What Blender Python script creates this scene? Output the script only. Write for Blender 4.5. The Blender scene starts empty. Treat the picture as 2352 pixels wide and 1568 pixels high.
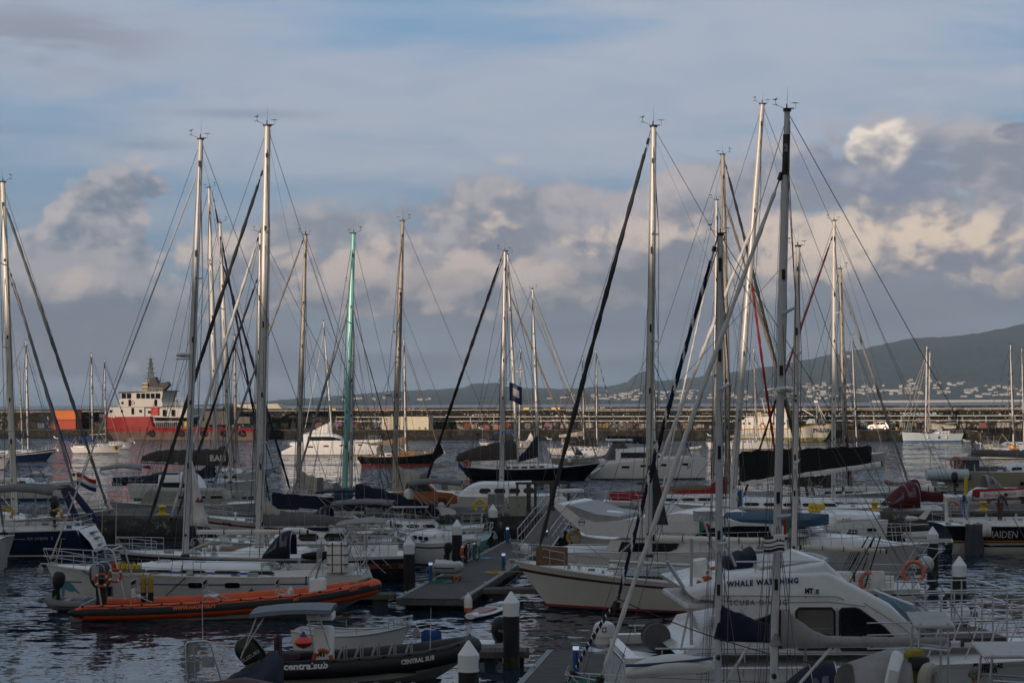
import bpy, math, random
from mathutils import Vector, Matrix
C = bpy.context.scene
COL = C.collection
R = math.radians
PI = math.pi
rnd = random.Random(7)

# ------------------------------------------------------------------ camera, sun, sky, exposure
FP, PX0, PY0, ROLL, HC = 4000.0, 1176.0, 923.5, 0.0055, 8.0   # focal length and horizon in survey pixels (2352 wide), eye height
cam_d = bpy.data.cameras.new('camera'); cam = bpy.data.objects.new('camera', cam_d); COL.objects.link(cam)
cam_d.sensor_width = 36; cam_d.lens = 36*FP/2352
cam_d.shift_y = (PY0-784)/2352
cam_d.clip_start = 0.5; cam_d.clip_end = 60000
cam.matrix_world = Matrix.Translation((0, 0, HC)) @ Matrix.Rotation(R(90), 4, 'X') @ Matrix.Rotation(math.atan(-ROLL), 4, 'Z')
C.camera = cam
C.view_settings.view_transform = 'Standard'; C.view_settings.look = 'None'
C.view_settings.gamma = 1; C.view_settings.use_curve_mapping = False
C.view_settings.exposure = 0.04
SUN_AZ, SUN_EL = R(212), R(4.6)
sd = bpy.data.lights.new('sun', 'SUN'); sd.energy = 2.6; sd.angle = R(0.5); sd.color = (1, .79, .62)
sun = bpy.data.objects.new('sun', sd); COL.objects.link(sun)
sdir = Vector((math.sin(SUN_AZ)*math.cos(SUN_EL), math.cos(SUN_AZ)*math.cos(SUN_EL), math.sin(SUN_EL)))
sun.rotation_euler = sdir.to_track_quat('Z', 'Y').to_euler()
sun.location = (-60, -120, 60)
try:
    C.cycles.max_bounces = 6; C.cycles.diffuse_bounces = 2; C.cycles.glossy_bounces = 3
    C.cycles.transparent_max_bounces = 6; C.cycles.volume_bounces = 0
    C.cycles.use_adaptive_sampling = True; C.cycles.adaptive_threshold = .02; C.cycles.use_denoising = True; C.cycles.denoiser = 'OPENIMAGEDENOISE'
    C.cycles.denoising_input_passes = 'RGB_ALBEDO_NORMAL'
    C.cycles.sample_clamp_indirect = 4
except Exception: pass

class E:
    """tiny expression builder for shader math nodes"""
    def __init__(s, nt, sock): s.nt = nt; s.s = sock
    def _op(s, op, *a):
        n = s.nt.nodes.new('ShaderNodeMath'); n.operation = op
        for i, v in enumerate((s,)+a):
            if isinstance(v, E): s.nt.links.new(v.s, n.inputs[i])
            else: n.inputs[i].default_value = v
        return E(s.nt, n.outputs[0])
    def __add__(s, o): return s._op('ADD', o)
    __radd__ = __add__
    def __sub__(s, o): return s._op('SUBTRACT', o)
    def __rsub__(s, o): return (s*-1)+o
    def __mul__(s, o): return s._op('MULTIPLY', o)
    __rmul__ = __mul__
    def __truediv__(s, o): return s._op('DIVIDE', o)
    def atan2(s, o): return s._op('ARCTAN2', o)
    def asin(s): return s._op('ARCSINE')
    def mx(s, o): return s._op('MAXIMUM', o)
    def mn(s, o): return s._op('MINIMUM', o)
    def exp(s): return s._op('EXPONENT')
    def step(s, a, b, lo=0., hi=1.):
        n = s.nt.nodes.new('ShaderNodeMapRange'); n.interpolation_type = 'SMOOTHSTEP'
        s.nt.links.new(s.s, n.inputs[0])
        for i, v in enumerate((a, b, lo, hi)): n.inputs[i+1].default_value = v
        return E(s.nt, n.outputs[0])
def combine(nt, x, y, z=0.):
    n = nt.nodes.new('ShaderNodeCombineXYZ')
    for i, v in enumerate((x, y, z)):
        if isinstance(v, E): nt.links.new(v.s, n.inputs[i])
        else: n.inputs[i].default_value = v
    return n.outputs[0]
def noise(nt, vec, scale=1., detail=4., rough=.5, dist=0.):
    n = nt.nodes.new('ShaderNodeTexNoise'); nt.links.new(vec, n.inputs['Vector'])
    n.inputs['Scale'].default_value = scale; n.inputs['Detail'].default_value = detail
    n.inputs['Roughness'].default_value = rough; n.inputs['Distortion'].default_value = dist
    return E(nt, n.outputs[0])
def cmix(nt, f, a, b):
    n = nt.nodes.new('ShaderNodeMix'); n.data_type = 'RGBA'
    for i, v in ((0, f), (6, a), (7, b)):
        if isinstance(v, E): nt.links.new(v.s, n.inputs[i])
        elif isinstance(v, (tuple, list)): n.inputs[i].default_value = (*v[:3], 1)
        elif isinstance(v, (int, float)): n.inputs[i].default_value = v
        else: nt.links.new(v, n.inputs[i])
    return n.outputs[2]

SKYK = 10.0    # background strength is 1/SKYK
def srgb(r, g, b, k=1.):
    f = lambda c: (c/255/12.92 if c <= 10 else ((c/255+.055)/1.055)**2.4)*SKYK*k
    return (f(r), f(g), f(b))
w = bpy.data.worlds.new('World'); C.world = w; w.use_nodes = True
w.cycles.sampling_method = 'MANUAL'; w.cycles.sample_map_resolution = 256
nt = w.node_tree; nt.nodes.clear()
out = nt.nodes.new('ShaderNodeOutputWorld'); bg = nt.nodes.new('ShaderNodeBackground')
bg.inputs[1].default_value = 1/SKYK; nt.links.new(bg.outputs[0], out.inputs[0])
sky = nt.nodes.new('ShaderNodeTexSky'); sky.sky_type = 'NISHITA'; sky.sun_disc = False
sky.sun_elevation = SUN_EL; sky.sun_rotation = SUN_AZ; sky.air_density = 1.0; sky.dust_density = 1.0; sky.ozone_density = 1.0
tc = nt.nodes.new('ShaderNodeTexCoord'); sp = nt.nodes.new('ShaderNodeSeparateXYZ'); nt.links.new(tc.outputs['Generated'], sp.inputs[0])
dx, dy, dz = (E(nt, sp.outputs[i]) for i in range(3))
U = dx.atan2(dy)*4.0            # azimuth and elevation, in quarter radians
V = dz.mn(1.).mx(-1.).asin()*4.0
def blob(px, py, rx, ry):
    cu, cv = (px-PX0)/1000., (PY0-py)/1000.
    a = (U-cu)*(1000./rx); b = (V-cv)*(1000./ry)
    return ((a*a+b*b)*-1.).exp()
def n2(ku, kv, ou, ov, detail=4., rough=.5, dist=0., U=U, V=V):
    e = noise(nt, combine(nt, U*ku+ou, V*kv+ov), 1., detail, rough, dist); e.s.node.noise_dimensions = '2D'; return e
def vor(u, v, k, o):
    n = nt.nodes.new('ShaderNodeTexVoronoi'); n.voronoi_dimensions = '2D'; n.inputs['Scale'].default_value = 1.
    nt.links.new(combine(nt, u*k+o, v*k*1.15+o*1.7), n.inputs['Vector']); return 1.-E(nt, n.outputs['Distance'])
# open sky: Nishita with a thin bright veil low in the east
base = cmix(nt, V.step(.0, 1.0), srgb(124, 142, 160), srgb(116, 150, 183))
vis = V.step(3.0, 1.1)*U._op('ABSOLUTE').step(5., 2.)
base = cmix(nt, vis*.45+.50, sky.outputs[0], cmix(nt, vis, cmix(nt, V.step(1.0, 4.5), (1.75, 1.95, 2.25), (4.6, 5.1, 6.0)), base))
st = n2(.9, 4.2, 3., 1., 5., .55, .35); st2 = n2(2.2, 13., 9., 4., 4., .6, .3)
veil = (st+st2*.25+V*.10+blob(1350, 260, 760, 170)*.20+blob(150, 130, 420, 130)*.22+blob(2000, 130, 560, 190)*.18+blob(1100, 240, 400, 60)*.12
        - blob(950, 85, 420, 80)*.30 - blob(420, 230, 300, 40)*.16 - blob(1250, 430, 700, 50)*.10-blob(1950, 250, 300, 110)*.12-blob(300, 430, 500, 50)*.10).step(.50, .90)
base = cmix(nt, veil*vis*(st2*.6+.42), base, srgb(168, 171, 182))
base = cmix(nt, blob(120, 115, 330, 85)*st2.step(.30, .62)*.75, base, srgb(124, 128, 144))
dk = (blob(60, 320, 190, 13)+blob(340, 346, 120, 11)+blob(560, 272, 190, 12)+blob(2240, 28, 140, 16))*st2.step(.25, .55)
base = cmix(nt, dk.mn(1.)*.6, base, srgb(118, 133, 155))
# cumulus: two independent billow fields, each sampled twice so that the side towards the sun is lighter
def field(ku, kv, ou, ov, k1, k2, a=0., b=0.):
    u, v = U*ku+(ou+a*ku), V*kv+(ov+b*kv)
    e = noise(nt, combine(nt, u, v), 1., 5., .48, .1); e.s.node.noise_dimensions = '2D'
    wu, wv = u+e*.55, v+e*.45
    return e+vor(wu, wv, k1, 1.3)*.22+vor(wu, wv, k2, 4.1)*.15+vor(wu+e*.3, wv, k2*2.4, 7.7)*.055-.03
LD = (-.028, .046)
fa0 = field(2.7, 3.1, 4.1, 1.3, 2.1, 5.5); fa1 = field(2.7, 3.1, 4.1, 1.3, 2.1, 5.5, *LD)
fb0 = field(3.1, 4.1, 9.7, 2.2, 2.0, 5.2); fb1 = field(3.1, 4.1, 9.7, 2.2, 2.0, 5.2, *LD)
def layer(base, f0, f1, cover, thr, soft, lit, shade, sk, gain=4.0, dp=.25, op=1.):
    d = f0+cover; m = d.step(thr, thr+soft)*op
    f = ((f0-f1)*gain+.42+sk-(d-(thr+.2))*dp).step(-.05, 1.)
    return cmix(nt, m, base, cmix(nt, f, shade, lit))
covA = (blob(235, 570, 150, 150)*1.3+blob(110, 690, 240, 150)*1.1+blob(350, 780, 260, 110)*.8+blob(285, 450, 80, 60)*.9).mn(1.35)*.46
base = layer(base, fa0, fa1, covA, .96, .12, srgb(180, 173, 174), srgb(116, 126, 143), (V-.34)*1.0)
base = layer(base, fb0, fb1, covA, 1.10, .16, srgb(168, 164, 168), srgb(108, 119, 137), (V-.30)*1.1, op=.85)
covB = (blob(900, 540, 360, 110)+blob(1300, 550, 400, 130)+blob(1700, 490, 260, 150)+blob(2120, 500, 330, 175)*1.1+blob(640, 610, 150, 90)*.8+blob(2330, 450, 140, 100)*.6).mn(1.2)*.44
base = layer(base, fa0, fa1, covB, .90, .17, srgb(170, 164, 168), srgb(130, 135, 147), (V-.36)*.8, op=V.step(.68, .58))
base = layer(base, fb0, fb1, blob(2310, 335, 60, 26)*.38+blob(355, 450, 30, 26)*.3, .96, .14, srgb(140, 140, 152), srgb(112, 122, 142), 0., op=(blob(2310, 335, 90, 50)+blob(355, 450, 60, 50)).step(.2, .5))
band = V.step(.03, .09)*V.step(.37, .25)
bn = n2(1.1, 5., 6., 2., 4., .5, .3).step(.26, .58)
base = cmix(nt, band*bn*.8, base, srgb(128, 130, 142))
covC = (blob(780, 600, 330, 85)*.85+blob(1250, 590, 480, 95)+blob(2130, 580, 360, 95)*1.15+blob(1650, 550, 260, 100)+blob(870, 695, 330, 42)*.95+blob(1330, 695, 360, 34)*.8+blob(420, 740, 120, 40)*.45+blob(220, 630, 150, 70)*.4).mn(1.15)*.44
base = layer(base, fb0, fb1, covC, .93, .24, cmix(nt, blob(2130, 560, 420, 130), srgb(196, 180, 172), srgb(222, 200, 180)), srgb(126, 128, 141), (V-.36)*1.1+.12, 4.4, op=V.step(.60, .50))
covF = (blob(900, 640, 300, 40)+blob(1500, 650, 300, 40)+blob(2100, 650, 360, 40))*.40
base = layer(base, fa0, fa1, covF, .96, .20, srgb(178, 164, 160), srgb(118, 123, 136), 0., 3.2, op=.75)
covE = (blob(1960, 420, 130, 70)*.9+blob(2130, 450, 150, 100)*1.05+blob(1860, 400, 50, 50)*.8).mn(1.15)*.44
base = layer(base, fa0, fa1, covE, .95, .13, srgb(158, 156, 166), srgb(124, 132, 151), -.05)
Uw, Vw = U+(fb1-.72)*.11, V+(fa0-.72)*.09
def blobw(px, py, r):
    a = (Uw-(px-PX0)/1000.)*(1000./r); b = (Vw-(PY0-py)/1000.)*(1000./(r*.8)); return ((a*a+b*b)*-1.).exp()
tw_ = blobw(2040, 322, 50).mx(blobw(2004, 332, 46)).mx(blobw(2020, 362, 66)).mx(blobw(1978, 372, 40))
tf = ((fb0-fb1)*3.+.62+(V-.565)*9.).step(.0, 1.)
base = cmix(nt, tw_.step(.22, .62), base, cmix(nt, tf, srgb(138, 140, 152), srgb(232, 216, 200)))
# grey sheet low down with a lighter slot above the island
lo = V.step(.30, .18)*V.step(.03, .10)*n2(.8, 7., 12., 3., 4., .55, .4).step(.34, .60)
base = cmix(nt, lo*.7, base, srgb(114, 120, 136))
base = cmix(nt, blob(2080, 790, 330, 28)*.55, base, srgb(140, 144, 153)); base = cmix(nt, blob(1500, 800, 260, 30)*.4, base, srgb(132, 138, 150))
base = cmix(nt, V.step(.10, .0)*.7, base, srgb(117, 128, 143))
base = cmix(nt, V.step(-.01, -.08), base, (.25, .32, .45))
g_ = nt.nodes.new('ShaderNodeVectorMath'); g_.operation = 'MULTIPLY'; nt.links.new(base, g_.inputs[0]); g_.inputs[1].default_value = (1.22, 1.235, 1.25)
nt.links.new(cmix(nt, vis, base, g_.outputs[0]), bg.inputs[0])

# ------------------------------------------------------------------ placing
def unroll(px, py):
    u, v = px-PX0, py-PY0
    return u-ROLL*v, v+ROLL*u
def W(px, py, Y):
    u, v = unroll(px, py)
    return Vector((u/FP*Y, Y, HC-v/FP*Y))
def Yw(px, py, h=0.):
    return FP*(HC-h)/unroll(px, py)[1]
def G(px, Y, z=0.):
    return Vector(((px-PX0)/FP*Y, Y, z))

# ------------------------------------------------------------------ materials
MATS = {}
def mat(name, col, rough=.5, metal=0., var=.12, vs=3., bump=0., bs=20., spec=None, coat=0., emit=None, alpha=None, stain=None):
    if name in MATS: return MATS[name]
    m = bpy.data.materials.new(name); m.use_nodes = True; MATS[name] = m
    nt = m.node_tree; b = nt.nodes['Principled BSDF']
    b.inputs['Roughness'].default_value = rough; b.inputs['Metallic'].default_value = metal
    if coat: b.inputs['Coat Weight'].default_value = coat; b.inputs['Coat Roughness'].default_value = .15
    if spec is not None: b.inputs['Specular IOR Level'].default_value = spec
    if emit: b.inputs['Emission Color'].default_value = (*emit[:3], 1); b.inputs['Emission Strength'].default_value = emit[3]
    if alpha is not None: b.inputs['Alpha'].default_value = alpha
    tc = nt.nodes.new('ShaderNodeTexCoord'); v = tc.outputs['Object']
    n = noise(nt, v, vs, 5., .6)
    lo = tuple(c*(1-var) for c in col); hi = tuple(min(1, c*(1+var*.6)) for c in col)
    c = cmix(nt, n.step(.3, .7), lo, hi)
    if stain:
        mp = nt.nodes.new('ShaderNodeMapping'); mp.inputs['Scale'].default_value = (1.2, 1.2, .22)
        nt.links.new(v, mp.inputs[0])
        s = noise(nt, mp.outputs[0], stain[3], 6., .65).step(stain[4], stain[4]+.14)
        c = cmix(nt, s*stain[5], c, stain[:3])
    nt.links.new(c, b.inputs['Base Color'])
    rr = nt.nodes.new('ShaderNodeMapRange'); nt.links.new(n.s, rr.inputs[0])
    rr.inputs[3].default_value = max(0, rough-.08); rr.inputs[4].default_value = min(1, rough+.08)
    nt.links.new(rr.outputs[0], b.inputs['Roughness'])
    if bump:
        bn = noise(nt, v, bs, 4., .6); bp = nt.nodes.new('ShaderNodeBump'); bp.inputs['Strength'].default_value = bump
        bp.inputs['Distance'].default_value = .02; nt.links.new(bn.s, bp.inputs['Height']); nt.links.new(bp.outputs[0], b.inputs['Normal'])
    return m
GEL = dict(rough=.32, coat=.2, var=.05, vs=1.3, stain=(.36, .35, .32, 2.2, .60, .25))
def hullmat(k):
    T = {'white': (.82, .82, .81), 'cream': (.74, .73, .70), 'navy': (.008, .020, .065), 'black': (.005, .0055, .007), 'dark': (.017, .018, .020),
         'grey': (.36, .39, .37), 'paleblue': (.50, .60, .64), 'greyblue': (.38, .45, .53), 'sand': (.42, .39, .30), 'mint': (.22, .50, .44),
         'red': (.42, .025, .025), 'offwhite': (.58, .57, .54)}
    if k in ('black', 'navy', 'dark'): return mat('gelcoat_'+k, T[k], .22, coat=.3, var=.2, vs=1.5)
    return mat('gelcoat_'+k, T[k], **GEL)
WHITE = mat('deck_white', (.84, .85, .86), .42, var=.06, vs=2., bump=.1, stain=(.42, .41, .38, 3., .62, .3))
GREYD = mat('deck_grey', (.34, .35, .36), .7, var=.12, bump=.2)
TEAK = mat('teak_deck', (.30, .21, .13), .75, var=.25, vs=9., bump=.25)
ALU = mat('anodised_aluminium', (.60, .60, .595), .45, .25, var=.10, vs=5.)
ALUW = mat('painted_mast_white', (.74, .72, .68), .42, 0., var=.06, vs=4., coat=.1)
ALUG = mat('painted_mast_grey', (.56, .575, .60), .42, .1, var=.08, coat=.1)
TANM = mat('weathered_mast_tan', (.44, .40, .34), .5, .1, var=.2, vs=4.)
TEAL = mat('painted_mast_turquoise', (.26, .66, .62), .35, 0., var=.08, coat=.2)
STEEL = mat('polished_steel', (.50, .51, .53), .36, .55, var=.08)
WIRE = mat('rigging_wire', (.10, .10, .105), .5, .4, var=.1)
BLK = mat('black_fitting', (.006, .006, .007), .5, var=.3)
GLS = mat('tinted_window', (.008, .009, .011), .12, var=.3, spec=.3)
CLR = mat('clear_vinyl', (.09, .10, .115), .22, var=.4, vs=6., spec=.4, bump=.5, bs=6.)
ROPE = mat('rope_grey', (.30, .29, .26), .9, var=.3, vs=30.)
RUB = mat('black_rubber', (.007, .007, .008), .7, var=.3)
ANTI = mat('antifouling_dark', (.006, .007, .011), .7, var=.3, vs=4.)
ANTIR = mat('antifouling_red', (.16, .025, .016), .7, var=.3, vs=4.)
PANEL = mat('solar_cell', (.006, .008, .018), .18, var=.3, spec=.6)
def fabric(name, col, **k): return mat('canvas_'+name, col, .88, var=.16, vs=2.5, bump=.5, bs=7., **k)
FAB = {'navy': fabric('navy', (.005, .009, .030)), 'black': fabric('black', (.005, .005, .006)), 'grey': fabric('grey', (.14, .14, .145)),
       'light': fabric('light_grey', (.27, .265, .265)), 'brown': fabric('brown_grey', (.075, .065, .058)), 'tan': fabric('tan', (.24, .18, .13)),
       'red': fabric('red', (.30, .012, .018)), 'maroon': fabric('maroon', (.085, .008, .014)), 'blue': fabric('blue', (.010, .055, .21)),
       'cream': fabric('cream', (.46, .42, .35)), 'sail': fabric('sailcloth', (.72, .71, .69)), 'yellow': fabric('yellow', (.50, .34, .03)),
       'teal': fabric('teal', (.01, .05, .08)), 'dgrey': fabric('dark_grey', (.035, .037, .04)), 'slate': fabric('slate', (.06, .07, .085))}
def paint(name, col, rough=.4, **k): return mat('paint_'+name, col, rough, **k)
YEL = paint('yellow', (.62, .42, .02)); REDP = paint('red', (.45, .02, .015)); ORG = paint('orange', (.62, .10, .015)); BLUP = paint('blue', (.015, .10, .34))
WHP = paint('white', (.75, .75, .74)); GRN = paint('green', (.02, .22, .14)); NAVP = paint('navy', (.015, .03, .10)); BLKP = paint('black', (.012, .012, .013))
REDD = paint('deep_red', (.20, .012, .015)); SKYB = paint('light_blue', (.16, .42, .60)); GRYP = paint('grey', (.22, .225, .23)); BRNP = paint('brown', (.075, .03, .02))

# ------------------------------------------------------------------ mesh builder
class MB:
    def __init__(s): s.v = []; s.f = []; s.m = []
    def add(s, vs, fs, m=0):
        o = len(s.v); s.v += [tuple(x) for x in vs]
        for i, f in enumerate(fs):
            s.f.append(tuple(o+k for k in f)); s.m.append(m[i] if isinstance(m, list) else m)
        return s
    def box(s, c, d, m=0, rz=0., ry=0., rx=0., tx=1., ty=1.):
        x, y, z = d[0]/2, d[1]/2, d[2]/2
        M = Matrix.Rotation(rz, 3, 'Z') @ Matrix.Rotation(ry, 3, 'Y') @ Matrix.Rotation(rx, 3, 'X'); c = Vector(c)
        P = []
        for zz in (-1, 1):
            kx, ky = (tx, ty) if zz > 0 else (1, 1)
            for a, b in ((-1, -1), (1, -1), (1, 1), (-1, 1)): P.append(c+M@Vector((a*x*kx, b*y*ky, zz*z)))
        return s.add(P, [(0, 3, 2, 1), (4, 5, 6, 7), (0, 1, 5, 4), (1, 2, 6, 5), (2, 3, 7, 6), (3, 0, 4, 7)], m)
    def rbox(s, c, d, r=.05, m=0, rz=0.):
        """box with chamfered vertical edges and rounded top"""
        x, y, z = d[0]/2, d[1]/2, d[2]/2; r = min(r, x*.9, y*.9, z*.9)
        def ring(ax, ay, zz):
            k = min(r, ax*.9, ay*.9)
            return [(-ax+k, -ay, zz), (ax-k, -ay, zz), (ax, -ay+k, zz), (ax, ay-k, zz), (ax-k, ay, zz), (-ax+k, ay, zz), (-ax, ay-k, zz), (-ax, -ay+k, zz)]
        rings = [ring(x, y, -z), ring(x, y, z-r), ring(x-r*.3, y-r*.3, z-r*.3), ring(x-r, y-r, z)]
        M = Matrix.Rotation(rz, 3, 'Z'); c = Vector(c)
        rings = [[c+M@Vector(p) for p in q] for q in rings]
        return s.loft(rings, m, True, True)
    def loft(s, rings, m=0, cap0=False, cap1=False, closed=True):
        o = len(s.v); n = len(rings[0])
        for q in rings: s.v += [tuple(p) for p in q]
        for i in range(len(rings)-1):
            for k in range(n if closed else n-1):
                k2 = (k+1) % n
                s.f.append((o+i*n+k, o+i*n+k2, o+(i+1)*n+k2, o+(i+1)*n+k)); s.m.append(m(i, k) if callable(m) else m)
        mm = m(0, 0) if callable(m) else m
        if cap0: s.f.append(tuple(o+k for k in range(n))[::-1]); s.m.append(mm)
        if cap1: s.f.append(tuple(o+(len(rings)-1)*n+k for k in range(n))); s.m.append(mm)
        return s
    def tube(s, a, b, r, r2=None, n=6, m=0, caps=True, sq=1.):
        return s.path([a, b], [r, r if r2 is None else r2], n, m, caps, sq)
    def path(s, P, r, n=6, m=0, caps=True, sq=1., closed=False):
        P = [Vector(p) for p in P]; L = len(P); rr = r if isinstance(r, (list, tuple)) else [r]*L
        rings = []; up = None
        for i, p in enumerate(P):
            if closed: t = P[(i+1) % L]-P[i-1]
            else: t = P[min(i+1, L-1)]-P[max(i-1, 0)]
            if t.length < 1e-9: t = Vector((0, 0, 1))
            t.normalize()
            if up is None:
                up = Vector((0, 0, 1)) if abs(t.z) < .9 else Vector((1, 0, 0))
            sx = t.cross(up); sx.normalize(); up = sx.cross(t); up.normalize()
            rings.append([p+sx*(math.cos(2*PI*k/n)*rr[i]*sq)+up*(math.sin(2*PI*k/n)*rr[i]) for k in range(n)])
        if closed: rings.append(rings[0])
        return s.loft(rings, m, caps and not closed, caps and not closed)
    def lathe(s, c, prof, n=16, m=0, axis='Z', arc=2*PI):
        c = Vector(c); rings = []
        for r, z in prof:
            q = []
            for k in range(n):
                a = 2*PI*k/n
                if axis == 'Z': q.append(c+Vector((r*math.cos(a), r*math.sin(a), z)))
                elif axis == 'X': q.append(c+Vector((z, r*math.cos(a), r*math.sin(a))))
                else: q.append(c+Vector((r*math.sin(a), z, r*math.cos(a))))
            rings.append(q)
        return s.loft(rings, m, True, True)
    def torus(s, c, R0, r, M=None, n=20, k=8, m=0, bands=0, bm=1, a0=0., a1=2*PI):
        c = Vector(c); M = M or Matrix.Identity(3); full = abs(a1-a0-2*PI) < 1e-6
        rings = []
        for i in range(n+1):
            a = a0+(a1-a0)*i/n
            rings.append([c+M@Vector(((R0+r*math.cos(2*PI*j/k))*math.cos(a), r*math.sin(2*PI*j/k), (R0+r*math.cos(2*PI*j/k))*math.sin(a))) for j in range(k)])
        f = (lambda i, kk: bm if bands and (i*bands*2//n) % 2 and (i % max(1, n//bands)) >= n//bands-2 else m) if bands else m
        return s.loft(rings, f, not full, not full)
    def ball(s, c, r, m=0, n=10, sq=(1, 1, 1)):
        c = Vector(c); rings = []
        for i in range(n+1):
            t = PI*i/n; q = []
            for k in range(n*2): 
                a = PI*k/n; q.append(c+Vector((r*sq[0]*math.sin(t)*math.cos(a), r*sq[1]*math.sin(t)*math.sin(a), -r*sq[2]*math.cos(t))))
            rings.append(q)
        return s.loft(rings, m)
    def poly(s, P, th, m=0, axis=1):
        """extruded polygon: P in the two other axes, thickness th along axis"""
        n = len(P); V0 = []
        for sgn in (-1, 1):
            for p in P:
                q = list(p); q.insert(axis, sgn*th/2); V0.append(q)
        fs = [tuple(range(n)), tuple(range(2*n-1, n-1, -1))]+[(k, n+k, n+(k+1) % n, (k+1) % n) for k in range(n)]
        return s.add(V0, fs, m)
    def xf(s, M):
        s.v = [tuple(M@Vector(p)) for p in s.v]; return s
    def build(s, name, mats, parent=None, smooth=True, ang=35):
        me = bpy.data.meshes.new(name); me.from_pydata(s.v, [], s.f)
        if not isinstance(mats, (list, tuple)): mats = [mats]
        for q in mats: me.materials.append(q)
        me.polygons.foreach_set('material_index', [min(x, len(mats)-1) for x in s.m])
        if smooth:
            me.polygons.foreach_set('use_smooth', [True]*len(me.polygons))
            try: me.set_sharp_from_angle(angle=R(ang))
            except Exception: pass
        me.update(); o = bpy.data.objects.new(name, me); COL.objects.link(o)
        if parent: o.parent = parent
        return o
def empty(name, loc=(0, 0, 0), rz=0.):
    o = bpy.data.objects.new(name, None); COL.objects.link(o); o.location = loc; o.rotation_euler = (0, 0, rz); o.empty_display_size = .3
    return o
def tag(o, label=None, cat=None, group=None, kind=None):
    if label: o['label'] = label
    if cat: o['category'] = cat
    if group: o['group'] = group
    if kind: o['kind'] = kind
    return o
def frame(o):
    return Matrix.LocRotScale(o.location, o.rotation_euler, None)
def copy_tree(o, parent=None):
    c = o.copy(); COL.objects.link(c)
    if parent: c.parent = parent
    for ch in list(o.children): copy_tree(ch, c)
    return c
bpy_text_cache = {}
def textmesh(body, size=1., bold=.0, space=1.):
    cu = bpy.data.curves.new('t', 'FONT'); cu.body = body; cu.size = size; cu.offset = bold; cu.space_character = space; cu.resolution_u = 2
    cu.align_x = 'LEFT'
    o = bpy.data.objects.new('t', cu); COL.objects.link(o)
    dg = bpy.context.evaluated_depsgraph_get(); me = bpy.data.meshes.new_from_object(o.evaluated_get(dg))
    bpy.data.objects.remove(o); bpy.data.curves.remove(cu)
    V = [tuple(v.co) for v in me.vertices]; F = [tuple(p.vertices) for p in me.polygons]
    bpy.data.meshes.remove(me); return V, F
def lettering(parent, body, fn, size, m, width=None, bold=0., space=1., name='lettering'):
    """fn(u, v) maps text plane metres to a local point on the thing"""
    V, F = textmesh(body, size, bold, space)
    if not V: return
    wd = max(v[0] for v in V); k = (width/wd) if width else 1.
    b = MB(); b.add([fn(v[0]*k, v[1]) for v in V], F)
    return b.build(name, m, parent, False)
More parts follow.
